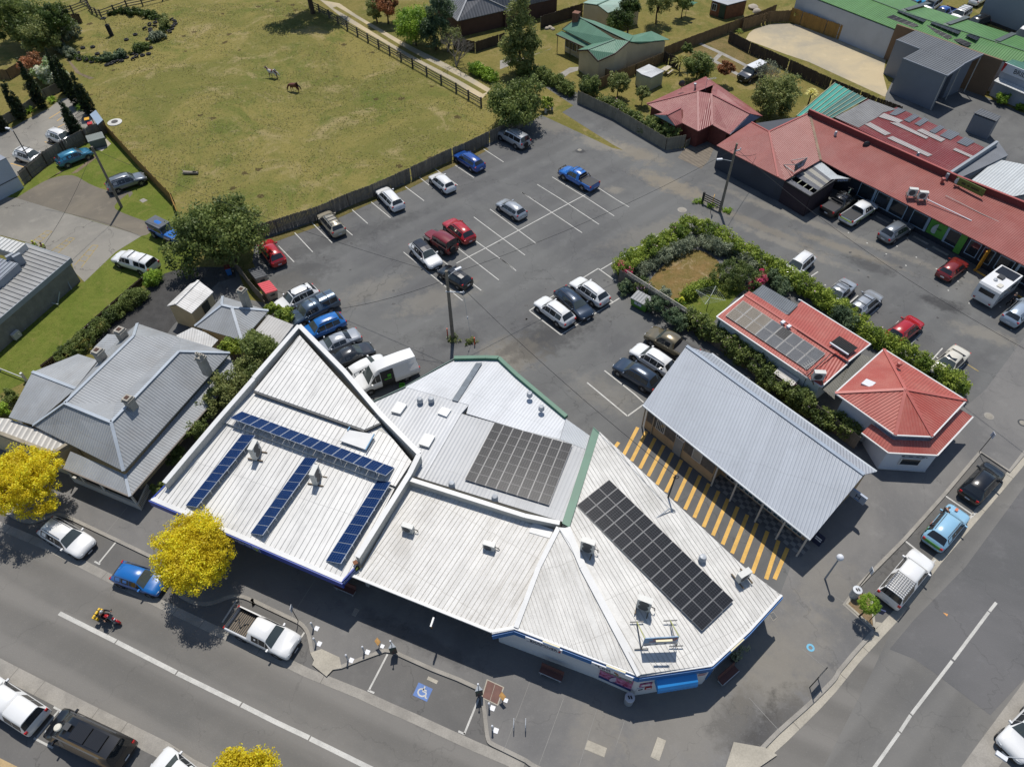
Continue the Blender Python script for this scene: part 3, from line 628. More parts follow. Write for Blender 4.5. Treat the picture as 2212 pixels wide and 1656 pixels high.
beams(snack,'barge_trim',[(gg[0],gg[1]),(q(12,985,215,4.5),q(12,1250,95,4.55))],.12,.12,mat('dark_green_trim',C(60,84,80),.6),0)
mb=MB();mb.slab(P4([(11,1818,1410,4.42),(11,1868,1408,4.42),(12,1672,212,4.68),(12,1625,200,4.68)]),.06);mb.build('roof_light',mat('smoked_roof_light',C(110,120,128),.3,var=.3,sc=2.0),snack)
GCAP=P4([(22,752,415,4.75),(22,800,462,4.75),(22,558,1222,4.75),(22,498,1188,4.75)])
MB().slab(GCAP,.14).build('green_capping',GREENF,snack)
mb=MB();mb.prism([p-V(0,0,.15)for p in GCAP],-.05);mb.build('party_wall',OFFW,snack)
# ---------- middle shop: cream ribbed roof
DECK_K=mat('cream_deck',C(225,223,218),.6,var=.1,sc=.7,fine=.22,streak=(1.0229,C(140,132,118),.7))
DECK_K2=mat('cream_deck_rib',C(206,202,192),.6,var=.3,sc=.6,fine=.2)
cr=P4([(12,1280,880,4.25),(22,201,1180,4.25),(22,435,1262,4.25),(23,118,486,3.6),(13,1945,520,3.5),(13,815,68,3.5),(12,905,1545,3.6)]);cr=planar(cr)
c0=cen(cr);c0.z=0
cream=thing('shop_building','shop under a cream ribbed roof with two small fan units on it','shop',c0)
d_c=q(13,1500,300,3.7)-q(12,1990,1110,4.2)
mb=MB();mb.slab(cr,.1,0);mb.ribs(cr,d_c,.34,.035,.045,1);rf=mb.build('roof',[DECK_K,DECK_K2],cream)
beams(rf,'gutter',[(cr[5],cr[4]),(cr[4],cr[3])],.2,.14,WHITE,.02)
MB().slab(P4([(22,265,1185,4.33),(22,432,1240,4.33),(22,400,1310,4.25),(22,232,1262,4.25)]),.05).build('flashing',WHITE,cream)
f2=(cr[4]-cr[5]).normalized();n2=V(f2.y,-f2.x,0)
mb=MB();mb.prism([cr[0]-V(0,0,.2),cr[2]-V(0,0,.2),q(23,60,560,3.4)-n2*1.5,cr[5]-n2*2.8-V(0,0,.1)],-.05);mb.build('wall',OFFW,cream)
pw=P4([(12,1283,838,4.9),(22,201,1132,4.9),(22,480,1190,4.9)])
mb=MB();wall_line(mb,pw,.22);mb.build('parapet_wall',OFFW,cream)
beams(cream,'parapet_capping',list(zip(pw,pw[1:])),.34,.07,WHITE,.03)
h0,h1=q(13,1480,415,2.9),q(13,1455,490,2.9)
mb=MB();mb.beam(h0,h1,.09,.40);mb.beam(h0+(h0-h1)*.5,h0,.04,.04);hs_=mb.build('hanging_sign',mat('black_sign',C(34,36,40),.6),cream)
MB().beam(h0+V(0,0,.22),h1+V(0,0,.22),.12,.05).build('sign_light',WHITE,hs_)
hd=(h0-h1).normalized();hn=V(hd.y,-hd.x,0);hc=(h0+h1)/2
text('lettering','U',.24,hc-hd*.12+hn*.05,hd,V(0,0,1),LTR,hs_)
for i_ in range(4):MB().ob(hc+hd*(.05+.07*i_)+hn*.05,hd*.022,hn*.005,V(0,0,.07)).build('print_line',LTR,hs_)
MB().ob(hc-hd*.27+hn*.05,hd*.05,hn*.006,V(0,0,.12)).build('emblem',mat('orange_print',C(226,150,50),.5),hs_)
# ---------- corner shop
DECK_G=mat('weathered_deck',C(224,222,216),.6,var=0.14,sc=.8,fine=.22,streak=(2.017,C(132,128,120),.7));DECK_L=mat('weathered_deck_hip',C(224,222,216),.6,var=0.14,sc=.8,fine=.22,streak=(1.866,C(132,128,120),.7))
DECK_G2=mat('weathered_deck_rib',C(206,203,197),.6,var=.3,sc=.6,fine=.2)
LT0,RT0=q(22,465,1228,4.7),q(22,548,1228,4.75)
lp=[LT0,RT0,q(23,648,0,4.4),q(23,1110,862,3.7),q(23,122,486,3.62)]
rp=[RT0,q(22,800,465,4.6),q(22,1965,1545,3.7),q(33,262,222,3.6),q(33,0,507,3.6),q(23,1698,785,3.6),q(23,1125,872,3.66),q(23,690,0,4.4)]
lp,rp=planar(lp),planar(rp);c0=cen(lp+rp);c0.z=0
corner=thing('corner_shop','white corner shop with a mid blue band and ribbed hip roof at the street corner','shop',c0)
mb=MB();mb.slab(lp,.1,2);mb.slab(rp,.1,0)
mb.ribs(lp,q(23,700,700,3.7)-q(23,300,-400,4.5),.26,.032,.042,1);mb.ribs(rp,q(23,1900,500,3.6)-q(22,900,560,4.6),.30,.035,.045,1)
rf=mb.build('roof',[DECK_G,DECK_G2,DECK_L],corner)
hip=[RT0+V(-.1,0,.05),q(23,668,0,4.5),q(23,1128,868,3.78)]
mb=MB();mb.slab(P4([(22,468,1222,4.85),(22,535,1228,4.85),(23,655,0,4.52),(23,690,0,4.52)]),.05)
for a,b in zip(hip,hip[1:]):mb.beam(a,b,.5,.07)
val=[LT0+V(.05,0,.08),q(23,310,0,4.3),q(23,128,486,3.72)]
for a,b in zip(val,val[1:]):mb.beam(a,b,.34,.06)
mb.build('hip_flashing',WHITE,rf)
ev=P4([(13,1945,530,3.5),(23,118,492,3.6),(23,1118,874,3.62),(23,1702,790,3.58),(33,0,514,3.58),(33,262,226,3.58)])
beams(corner,'gutter',list(zip(ev,ev[1:])),.16,.14,WHITE,-.02)
def inset(a,d):
 out=[]
 for i,p in enumerate(a):
  u=(a[min(i+1,len(a)-1)]-a[max(i-1,0)]);n=V(-u.y,u.x,0).normalized();out.append(p+n*d)
 return out
fas=inset(ev,-.13)
mb=MB();wall_line(mb,[p-V(0,0,.1)for p in fas],.10,0)
mb=MB()
for a,b in zip(fas,fas[1:]):mb.beam(a-V(0,0,.38),b-V(0,0,.38),.1,.55)
fasc=mb.build('fascia',BLUEC,corner)
wb=P4([(13,2002,600,0),(23,0,605,0),(23,765,893,0),(23,1078,1032,0),(23,1213,1010,0),(23,1622,938,0),(23,1690,860,0)])
wb[1]=wb[0].lerp(wb[2],.35)
core=[V(p.x,p.y,0)for p in P4([(33,-30,490,3.6),(33,225,225,3.6),(22,1930,1535,3.7),(22,790,500,4.6),(22,530,1215,4.7),(22,470,1240,4.5)])]
mb=MB();mb.prism([V(p.x,p.y,3.3)for p in wb+core],-.05);mb.build('wall',mat('shop_white_wall',C(214,216,218),.7,var=.06,sc=.7,fine=.05),corner)
def wall_pt(i,u,z,out=.04):
 a,b=wb[i],wb[i+1];d=(b-a).normalized();n=V(d.y,-d.x,0)
 p=a.lerp(b,u);return V(p.x,p.y,z)+n*out,d,n
def fas_pt(i,u,dz=-.38,out=.08):
 a,b=fas[i],fas[i+1];d=(b-a).normalized();n=V(d.y,-d.x,0);return a.lerp(b,u)+V(0,0,dz)+n*out,d,n
NAVY=mat('navy_ink',C(30,40,70),.6);REDI=mat('red_ink',C(190,50,50),.6);SIGNW=mat('white_sign',C(220,222,226),.5,var=.05);PINKS=mat('pink_berry_print',C(150,50,92),.5,var=.6,sc=4.0,c2=C(210,150,190),fine=.3,local=True);BLUSHP=mat('dark_blue_panel',C(28,60,120),.5)
p,d,n=fas_pt(1,.25);s1=MB().ob(p,d*1.28,n*.03,V(0,0,.29)).build('shop_sign',SIGNW,corner)
text('lettering','EXAMINER',.40,p+n*.04+V(0,0,-.03),d,V(0,0,1),NAVY,s1);text('lettering','THE',.11,p+n*.04-d*1.0+V(0,0,.23),d,V(0,0,1),NAVY,s1)
MB().lathe(p+n*.04+d*1.16-V(0,0,.02),[(0,0),(.13,0),(.13,.012),(0,.012)],12,0,1).build('emblem',REDI,s1)
MB().ob(p+n*.04-V(0,0,.25),d*1.2,n*.006,V(0,0,.008)).build('rule',NAVY,s1)
p,d,n=fas_pt(1,.80);s2=MB().ob(p,d*1.38,n*.03,V(0,0,.29)).build('shop_sign',SIGNW,corner)
text('lettering','Lott',.5,p+n*.04-d*.5,d,V(0,0,1),NAVY,s2);text('lettering','the',.2,p+n*.04-d*1.0+V(0,0,.1),d,V(0,0,1),NAVY,s2)
rb=MB()
for i_,rr in enumerate((.30,.24,.18)):
 for a in range(0,90,15):
  c1=p+n*.045+d*(.15+rr*math.cos(R(a)))+V(0,0,-.22+rr*math.sin(R(a)));c2=p+n*.045+d*(.15+rr*math.cos(R(a+15)))+V(0,0,-.22+rr*math.sin(R(a+15)))
  rb.beam(c1,c2,.05,.02,i_)
rb.build('emblem',[REDI,YG,BLUEC],s2)
lsg=[]
for u0,u1,i_ in((.24,.38,1),(.75,.90,1),(.45,.8,3)):
 a,b=ev[i_].lerp(ev[i_+1],u0),ev[i_].lerp(ev[i_+1],u1);nn=V((b-a).y,-(b-a).x,0).normalized()
 lsg.append((a+nn*.16+V(0,0,.08),b+nn*.16+V(0,0,.08)))
beams(corner,'sign_light',lsg,.09,.05,mat('cream_plastic',C(220,210,170),.5))
p,d,n=wall_pt(2,.48,1.62);w1=MB().ob(p,d*.86*1.3,n*.03,V(0,0,.95)).build('window_graphic',PINKS,corner)
p0=p
MB().ob(p0+n*.035-V(0,0,.80),d*1.13,n*.015,V(0,0,.16)).build('window_graphic_band',BLUSHP,w1)
for i_ in range(8):
 MB().ob(p0+n*.04+d*(-.93+i_*.265)+V(0,0,.62),d*.11,n*.012,V(0,0,.17)).build('ticket_card',mat('grey_card',C(130,138,132),.6,var=.3,sc=5.0,local=True),w1)
oval=MB();oval.lathe(p0+n*.04+V(0,0,-.12),[(0,0),(.42,0),(.42,.012),(0,.012)],20,0,1);ov=oval.build('label_oval',mat('mauve_card',C(196,190,210),.6),w1);
for i_ in range(4):MB().ob(p0+n*.058+V(0,0,.06-i_*.11),d*(.28-.04*abs(i_-1.5)),n*.004,V(0,0,.018)).build('print_line',NAVY,ov)
for dx,dz,ww,hh,mm in((-.05,2.0,.40,.30,PINKS),(-.32,1.25,.22,.2,SIGNW),(.22,1.25,.22,.2,REDI)):
 p,d,n=wall_pt(3,.5,dz);fr=MB().ob(p+d*dx,d*ww,n*.03,V(0,0,hh)).build('poster',mm,corner);MB().ob(p+d*dx+n*.035,d*ww*.7,n*.004,V(0,0,hh*.5)).build('poster_print',NAVY if mm is SIGNW else SIGNW,fr)
p,d,n=wall_pt(4,.95,2.3);pos_=MB().ob(p-d*.25,d*.4,n*.02,V(0,0,.55)).build('notice',SIGNW,corner)
for i_ in range(4):MB().ob(p-d*.25+n*.03+V(0,0,.35-i_*.2),d*(.3-.05*(i_%2)),n*.004,V(0,0,.035)).build('print_line',NAVY if i_<2 else REDI,pos_)
# awning over the corner door
aw=P4([(23,1258,925,2.75),(23,1580,872,2.75)]);ad=(aw[1]-aw[0]).normalized();an=V(ad.y,-ad.x,0)
prof=[(-.45,.30),(-.02,.18),(.38,-.06),(.50,-.28),(.52,-.58)]
mb=MB()
for(o1,z1),(o2,z2)in zip(prof,prof[1:]):
 mb.face([aw[0]+an*o1+V(0,0,z1),aw[1]+an*o1+V(0,0,z1),aw[1]+an*o2+V(0,0,z2),aw[0]+an*o2+V(0,0,z2)])
for e_ in aw:mb.face([e_+an*o+V(0,0,z)for o,z in prof]+[e_+an*(-.45)+V(0,0,-.5)])
for i_ in range(12):
 a=aw[0].lerp(aw[1],i_/12)+an*.52+V(0,0,-.58);b=aw[0].lerp(aw[1],(i_+1)/12)+an*.52+V(0,0,-.58);mb.face([a,b,(a*.3+b*.7)-V(0,0,.07),(a*.7+b*.3)-V(0,0,.07)])
mb.build('awning',mat('bright_blue_canvas',C(42,140,212),.55,var=.06,sc=1.0,fine=.04),corner)
p,d,n=wall_pt(5,.4,1.7);MB().ob(p,d*.25,n*.04,V(0,0,1.0)).build('window_graphic',BLUEC,corner)
# ---------- hall with the blue-grey gable roof
HG=sheet('blue_grey_sheet',C(176,182,190),q(22,1900,700,4)-q(22,2100,200,4),.26,.02,.16,.04,.1)
hA,hB,hC,hD=q(22,1150,238,3.07),q(32,497,1320,3.07),q(21,1500,1275,4.7),q(32,925,800,4.7)
hE,hF=q(21,1700,1335,3.07),q(32,1025,775,3.07)
hu=(hB-hA).normalized();hv=V(hu.y,-hu.x,0)
c0=cen([hA,hB,hE,hF]);c0.z=0
hall=thing('brick_hall','long tan brick hall with a blue-grey corrugated gable roof beside the yellow hatching','building',c0)
mb=MB();mb.slab([hA,hB,hD,hC],.09);mb.slab([hC,hD,hF,hE],.09);rf=mb.build('roof',[HG],hall)
beams(rf,'ridge_cap',[(hC,hD)],.3,.06,mat('blue_grey_flashing',C(150,162,176),.4),.04)
beams(rf,'gutter',[(hA-V(0,0,.05)+hv*.05,hB-V(0,0,.05)+hv*.05),(hE-V(0,0,.05)-hv*.05,hF-V(0,0,.05)-hv*.05)],.13,.12,mat('pale_gutter',C(190,196,200),.5),0)
L_=(hB-hA).length
def hp_(u,off,z=0.0):return V((hA+hu*u).x,(hA+hu*u).y,0)-hv*off+V(0,0,z)
Wd=(hE-hA).dot(-hv)
s1_=L_*.47
mb=MB();mb.prism([hp_(.35,.35,2.95),hp_(s1_,.35,2.95),hp_(s1_,1.6,2.95),hp_(L_-.7,1.6,2.95),hp_(L_-.7,Wd-.3,2.95),hp_(.35,Wd-.3,2.95)],-.05)
mb.build('wall',TANW,hall)
for u in(.35,L_-.7):
 mb=MB();b0=hp_(u,.35 if u<1 else 1.6,2.9);b1=hp_(u,Wd-.3,2.9);ap=(hC if u<1 else hD)
 apx=V((hA+hu*u).x,(hA+hu*u).y,0)+(-hv)*((ap-hA).dot(-hv));apx.z=4.58
 mb.add([b0-hu*.1,b1-hu*.1,apx-hu*.1,b0+hu*.1,b1+hu*.1,apx+hu*.1],[(0,1,2),(3,5,4),(0,3,4,1),(1,4,5,2),(2,5,3,0)]);mb.build('gable_wall',TANW if u<1 else mat('grey_render',C(120,120,118),.85,var=.2),hall)
GB_=mat('grey_brick',C(112,106,98),.9,var=.3,sc=3.0,fine=.4)
for u0,u1 in((.5,1.75),(2.9,4.1),(5.3,6.4),(7.4,8.9)):
 MB().ob(hp_((u0+u1)*.5*s1_/9.0,.34,1.75),hu*(u1-u0)*.5*s1_/9,hv*.03,V(0,0,.62)).build('brick_panel',GB_,hall)
for u0 in(2.3,6.9):window(hall,hp_(u0*s1_/9,.35,1.8),hu,1.0*s1_/9,1.2,mat('pale_frame',C(200,196,186),.6),GLASS if u0<3 else glassy('frosted_glass',(.35,.34,.3,1),.3),.03,4 if u0<3 else 0)
door(hall,hp_(4.7*s1_/9,.35,1.05),hu,.95*s1_/9,2.1,mat('grey_door',C(150,150,146),.6));window(hall,hp_(4.7*s1_/9,.35,2.4),hu,.95*s1_/9,.5,WHITE,GLASS,.03,3)
n_w=8
for i in range(n_w):
 u=s1_+.5+(L_-1.4-s1_)*(i+.5)/n_w;ww=(L_-1.4-s1_)/n_w*.86
 f=window(hall,hp_(u,1.6,1.25),hu,ww,1.9,mat('pale_frame',C(200,196,186),.6),GLASS_T if i!=0 else GLASS,.03,1)
 g=MB()
 for a in range(4):
  for b_ in range(3):
   cc=hp_(u-ww/2+ww*(a+.5)/4,1.6,2.35+b_*.17)+hv*.06
   for s_ in(-1,1):g.ob(cc+hu*s_*ww/8.6,hu*.025,hv*.05,V(0,0,.085));g.ob(cc+V(0,0,s_*.08),hu*ww/9,hv*.05,V(0,0,.014))
 g.build('breeze_block',OFFW,hall)
PST=mat('pale_post',C(196,192,182),.6)
for u in(s1_+.25,L_*.60,L_*.75,L_*.87,L_-.25):MB().tube(hp_(u,.12,-.03),hp_(u,.12,3.0),.075,.075,10).build('verandah_post',PST,hall)
for u in(.05,1.1):MB().tube(hp_(u+.1,.28,.0),hp_(u+.1,.28,3.0),.06,.06,8).build('downpipe',mat('tan_pipe',C(176,160,136),.6),hall)
mb=MB()
k=0
u=s1_
while u<L_-.4:
 for j in range(4):mb.face([hp_(u,.3+j*.32,.03),hp_(u+.42,.3+j*.32,.03),hp_(u+.42,.62+j*.32,.03),hp_(u,.62+j*.32,.03)],(k+j)%2)
 u+=.42;k+=1
mb.build('checker_tiles',[mat('dark_tile',C(96,96,97),.6),mat('grey_tile',C(142,140,136),.6)],hall)
hs2_=P4([(32,880,975,2.6)])[0];hbd=MB().ob(hs2_,hu*.62,hv*.09,V(0,0,.42)).build('projecting_sign',mat('pale_sign',C(170,180,196),.5),hall)
text('lettering','H',.62,hs2_+hv*.10+V(0,0,.03),hu,V(0,0,1),NAVY,hbd);MB().ob(hs2_+hv*.1-V(0,0,.31),hu*.22,hv*.012,V(0,0,.035)).build('rule',BLUEC,hbd)
ab=q(32,552,1335,.0);sgn=thing('sandwich_board','dark sandwich board standing by the last post of the tan brick hall','sign',ab)
mb=MB();mb.ob(ab+hv*.2+V(0,0,.5),hu*.35,hv*.02+V(0,0,-.0),V(0,0,.5)+hv*-.12);pnl=mb.build('board',NAVY,sgn);MB().ob(ab-hv*.12+V(0,0,.5),hu*.35,hv*.02,V(0,0,.5)+hv*.12).build('board',NAVY,sgn)
for i_ in range(3):MB().ob(ab+hv*.235+V(0,0,.75-i_*.25)-hv*.0,hu*.26,hv*.012,V(0,0,.06)).build('print_line',SIGNW,pnl)
# ---------- red roofed weatherboard house behind the hedges
RD=q(31,400,800,3)-q(31,340,880,3)
RED=C(176,90,80)
R1=sheet('red_iron',RED,RD,.26,.02,.12,.1,.25,dirt=C(164,96,88),c2=C(182,110,98))
pn=P4([(21,1742,1038,2.9),(21,1968,862,3.5),(31,690,1335,3.5),(31,470,1530,2.9)])
pf=P4([(21,1968,860,3.5),(21,2003,832,3.45),(31,300,1015,3.25),(31,425,912,2.95),(31,978,1258,2.95),(31,800,1400,3.3),(31,690,1333,3.5)])
pe=P4([(31,680,1345,3.3),(31,795,1415,3.0),(31,585,1602,2.75),(31,478,1532,2.9)])
rh=building('weatherboard_house','long white house with a light red iron roof carrying solar panels, inside the hedges',[(pn,0),(pf,0),(pe,0)],[R1],mat('white_weatherboard',C(206,214,210),.7,var=.06,wave=(0,.5,.0,0)if False else None),.3,'house',caps=[(pn[1],pn[2])],capm=mat('red_flashing',RED,.5))
beams(rh,'bargeboard',[(pf[4],pf[5]),(pe[1],pe[2]),(pf[3]+V(-.3,.2,0),pf[3])],.12,.2,WHITE,-.05)
beams(rh,'gutter',[(pn[0],pn[3]),(pn[3],pe[2]),(pf[3],pf[4]),(pn[0],pn[1])],.12,.1,WHITE,-.04)
GS_=sheet('grey_awning_iron',C(128,132,136),RD,.2,.03,.3)
mb=MB();mb.slab(P4([(31,110,782,3.2),(31,395,945,3.2),(31,325,1012,3.45),(31,30,845,3.45)]),.06,0);mb.slab(P4([(31,30,843,3.45),(31,325,1015,3.45),(31,300,1022,3.3),(31,-5,815+30,3.3)]),.05,1);mb.build('lean_to_roof',[GS_,sheet('pale_awning_iron',C(176,180,182),RD,.2)],rh)
dn=(pn[3]-pn[0]).normalized()
for u in(.09,.40,.52,.74):window(rh,(pn[0].lerp(pn[3],u))*1.0+V(0,0,-.85)+V(-dn.y,dn.x,0)*.35,dn,1.5,.9,WHITE,GLASS_T if u<.2 else GLASS,.06,1)
mb=MB();mb.slab(P4([(31,245,1440,2.1),(31,405,1540,2.1),(31,350,1600,1.9),(31,200,1490,1.9)]),.06);mb.build('porch_roof',sheet('white_porch_iron',C(206,202,194),dn,.35),rh)
cv=sheet('grey_cover_iron',C(120,118,108),q(32,700,190,2.6)-q(32,610,60,2.6),.22,.03,.35)
mb=MB();mb.slab(P4([(31,795,1420,2.7),(31,870,1330,2.9),(31,1005,1370,2.9),(32,690,150,2.5),(32,690,195,2.4),(32,585,108,2.5)]),.06)
lk=mb.build('covered_way',cv,rh)
wt=q(32,420,75,0);tk=thing('water_tank','small pale round water tank behind the long red roofed house','tank',wt)
MB().lathe(wt,[(0,0),(.45,0),(.45,1.5),(.42,1.56),(0,1.6)],18).build('barrel',OFFW,tk);MB().tube(wt+V(.4,0,1.5),wt+V(.7,.5,2.6),.06,.06).build('pipe',BLACK,tk)
# ---------- red hexagonal cottage on the side street
apx=q(32,1258,115,5.0);hx=P4([(32,692,143,3.55),(31,1085,1298,3.55),(32,1748,203,3.55),(32,1475,495,3.55),(32,1175,482,3.55)])
mats_h=[];planes=[]
for i,(a,b)in enumerate(closed(hx)):
 d=apx-(a+b)/2;mats_h.append(sheet('cottage_red_iron',C(178,92,82),d,.24,.02,.12,.08,.25,dirt=C(160,96,88),c2=C(186,112,100)));planes.append(([a,b,apx],i))
cot=building('hexagonal_cottage','white cottage with a many-sided red iron roof and skirt roof at the side street',planes,mats_h,mat('white_render',C(208,214,222),.7,var=.05,sc=.8,fine=.04),.55,'house',caps=[(p,apx)for p in hx],capm=mat('cottage_flashing',C(184,100,90),.5))
beams(cot,'gutter',closed(hx),.12,.12,WHITE,-.04)
so_=P4([(32,905,465,2.45),(32,1120,625,2.4),(32,1515,645,2.4),(32,1802,335,2.4)])
si_=P4([(32,985,390,2.95),(32,1160,520,2.95),(32,1455,530,2.95),(32,1700,275,2.95)])
mb=MB();mh=[]
for i in range(3):
 d=(si_[i]+si_[i+1])-(so_[i]+so_[i+1]);mh.append(sheet('cottage_red_iron',C(178,92,82),d,.24,.02,.12,.08,.25,dirt=C(160,96,88),c2=C(186,112,100)));mb.slab([so_[i],so_[i+1],si_[i+1],si_[i]],.08,i)
sk=mb.build('skirt_roof',mh,cot);beams(sk,'gutter',list(zip(so_,so_[1:])),.12,.12,WHITE,-.03)
cb=P4([(32,1030,752,0),(32,1412,778,0),(32,1690,340,2.6),(32,1600,215,2.6),(32,1000,400,2.6)])
mb=MB();mb.prism([V(p.x,p.y,2.4)for p in cb[:2]]+[V(p.x,p.y,2.7)for p in cb[2:]],-.05);mb.build('wall',mat('white_render',C(208,214,222),.7),cot)
u_=(cb[1]-cb[0]).normalized();window(cot,cb[0].lerp(cb[1],.55)+V(0,0,1.35),u_,1.55,.85,WHITE,GLASS,.04,0)
sb=MB().ob(cb[0].lerp(cb[1],.57)+V(0,0,2.04)+V(u_.y,-u_.x,0)*.05,u_*.85,V(u_.y,-u_.x,0)*.015,V(0,0,.13)).build('sign_strip',GREYW,cot)
for a_,b_ in((.30,.38),(.44,.55),(.60,.68),(.71,.78),(.80,.84)):MB().ob(cb[0].lerp(cb[1],(a_+b_)/2)+V(0,0,2.04)+V(u_.y,-u_.x,0)*.07,u_*(b_-a_)*1.5,V(u_.y,-u_.x,0)*.005,V(0,0,.045)).build('print_line',NAVY,sb)
MB().lathe(q(32,1200,-72,4.4),[(0,0),(.16,0),(.16,.3),(.24,.32),(.2,.42),(0,.5)],12).build('roof_vent',mat('cottage_flashing',C(184,100,90),.5),cot)
skl=q(32,965,62,4.1)
MB().slab(P4([(32,903,65,4.15),(32,945,28,4.3),(32,1022,60,4.3),(32,978,98,4.15)]),.14).build('skylight',SIGNW,cot)
beams(cot,'base_trim',[(cb[0]+V(0,-.03,.1),cb[1]+V(0,-.03,.1))],.06,.12,WHITE)
# ---------- old house with grey hip roofs
def GI(d,c=C(146,149,151),nm='old_grey_iron'):return sheet(nm,tuple(x*1.3 for x in c[:3])+(1,),d,.24,.018,.12,.14,.35,dirt=C(136,130,122),r=.5)
def perp(pl):
 n=(pl[1]-pl[0]).cross(pl[2]-pl[0])
 for i in range(3,len(pl)):
  n2=(pl[i-1]-pl[0]).cross(pl[i]-pl[0]);n=n2 if n2.length>n.length else n
 if n.z<0:n=-n
 return V(n.x,n.y,0)if V(n.x,n.y,0).length>.02*n.length else V(pl[1].y-pl[0].y,-(pl[1].x-pl[0].x),0)
def autoroof(planes,nm,c,f=None):
 ms,out=[],[]
 for pl in planes:
  m_=(f or(lambda d:GI(d,c,nm)))(perp(pl))
  if m_ not in ms:ms.append(m_)
  out.append((pl,ms.index(m_)))
 return out,ms
E1,E2,E3=(2,265,405,3.55),(2,995,772,3.5),(1,1850,1330,3.5)
R1f,R1b,L1f,L1b=(2,895,378,5.5),(1,1440,1318,5.5),(2,520,225,5.5),(1,1075,1195,5.5)
V1,V2=(2,930,222,4.75),(1,1458,1210,4.6);Bk=(1,1105,1093,3.7)
pls=[P4(x)for x in([E1,E2,R1f,L1f],[E2,E3,R1b,R1f],[L1f,L1b,V2,V1],[V1,V2,R1b,R1f],[L1f,V1,R1f],[L1b,Bk,V2],[R1b,V2,E3],[L1f,(2,600,100,4.4),(1,790,1390,3.9),(1,925,1250,3.8),Bk,L1b],[(2,70,338,3.6),(1,260,1482,4.7),(2,608,108,4.7),(2,268,400,3.6)],[(1,260,1484,4.7),(1,628,1338,4.0),(1,785,1388,4.2),(2,606,106,4.7)],[(1,755,1285,3.0),(1,865,1178,3.0),(1,985,1190,3.3),(1,880,1350,3.3)])]
pln,ms=autoroof(pls,'old_grey_iron',C(146,149,151))
oh=building('old_house','old cream house with several joined grey iron hip roofs and tall chimneys',pln,ms,CREAM,.35,'house',caps=[(pls[0][2],pls[0][1]),(pls[0][3],pls[0][0]),(pls[1][3],pls[1][2]),(pls[0][3],pls[2][1]),(pls[8][1],pls[8][2]),(pls[6][0],pls[6][2]),(pls[0][2],pls[0][3]),(pls[5][0],pls[5][1])],capm=mat('pale_flashing',C(176,184,192),.4))
vp=[P4(x)for x in([(2,508,748,2.4),(2,1048,976,2.4),(2,1008,800,2.95),(2,566,612,2.95)],[(2,1048,976,2.4),(1,1905,1500,2.4),(1,1845,1350,2.95),(2,1008,800,2.95)])]
pl2,m2=autoroof(vp,'old_grey_iron',C(150,152,153))
mb=MB()
for pl,i in pl2:mb.slab(pl,.07,i)
vr=mb.build('verandah_roof',m2,oh);beams(vr,'ridge_cap',[(vp[0][1],vp[0][2])],.22,.05,mat('pale_flashing',C(176,184,192),.4),.04)
beams(vr,'gutter',[(vp[0][0],vp[0][1]),(vp[1][0],vp[1][1])],.12,.1,mat('rusty_gutter',C(120,112,104),.6),-.03)
mb=MB();a,b=q(2,600,860,0),q(2,1140,1088,0);mb.prism([V(a.x,a.y,.85),V(b.x,b.y,.85),V(b.x,b.y+.18,.85),V(a.x,a.y+.18,.85)],-.05);mb.build('verandah_rail',OFFW,oh)
for u in(.02,.22,.52,.98):p_=a.lerp(b,u)+V(0,.1,0);MB().box(V(p_.x,p_.y,1.2),(.13,.13,2.4)).build('verandah_post',OFFW,oh)
mb=MB();c_,d_=q(2,1140,1088,0),q(2,1215,925,0)
for i in range(14):p_=c_.lerp(d_,i/13);mb.box(p_+V(0,0,.45),(.05,.05,.9))
mb.beam(c_+V(0,0,.88),d_+V(0,0,.88),.07,.07);mb.beam(c_+V(0,0,.15),d_+V(0,0,.15),.06,.06);mb.build('picket_gate',OFFW,oh)
mb=MB();fp=P4([(2,-200,330,3.2),(2,70,350,3.2),(2,582,538,3.2),(2,430,632,3.2),(2,0,470,3.2),(2,-200,400,3.2)]);mb.slab(fp,.1);mb.build('front_roof',sheet('pale_old_iron',C(196,192,184),q(2,300,500)-q(2,340,430),.5,.03,.3,.15,.4),oh)
mb=MB();mb.prism([p-V(0,0,.1)for p in fp],-.05);mb.build('front_wall',CREAM,oh)
beams(oh,'parapet_capping',[(fp[4],fp[3]),(fp[3],fp[2])],.3,.35,mat('stained_render',C(160,150,130),.9,var=.3,sc=1.2),0)
CHM=mat('chimney_render',C(178,172,160),.9,var=.25,sc=1.5,fine=.25);CHB=mat('chimney_brick',C(132,92,74),.9,var=.3,sc=3)
def chimney(t,cr,x0,y0,x1,y1,w,zb,zt,pots=0):
 """x0,y0 its top; x1,y1 its foot on the roof"""
 p=q(cr,x0,y0,zt);ax=math.atan2((q(2,1048,976)-q(2,508,748)).y,(q(2,1048,976)-q(2,508,748)).x)
 mb=MB();mb.box(V(p.x,p.y,(zb+zt)/2),(w,w,zt-zb),ax);mb.box(V(p.x,p.y,zt-.25),(w+.14,w+.14,.14),ax,0)
 c=mb.build('chimney',CHM,t)
 if pots:
  for s in(-.2,.2):MB().lathe(V(p.x+s*math.cos(ax),p.y+s*math.sin(ax),zt),[(0,0),(.15,0),(.14,.3),(.08,.3),(.08,.05)],10).build('chimney_pot',CHM,c)
 else:MB().box(V(p.x,p.y,zt+.02),(w*.5,w*.5,.06),ax).build('flue',mat('flue_hole_shade',C(84,62,52),.95),c)  # dark block in place of the flue hole, its inner shade given by colour
 return c
chimney(oh,1,955,1140,985,1210,.7,3.2,5.6);chimney(oh,1,775,1305,820,1390,.7,3.4,5.8);chimney(oh,1,1605,1355,1650,1460,.6,4.2,6.4,2);chimney(oh,2,1018,180,1055,260,.62,4.6,6.4)
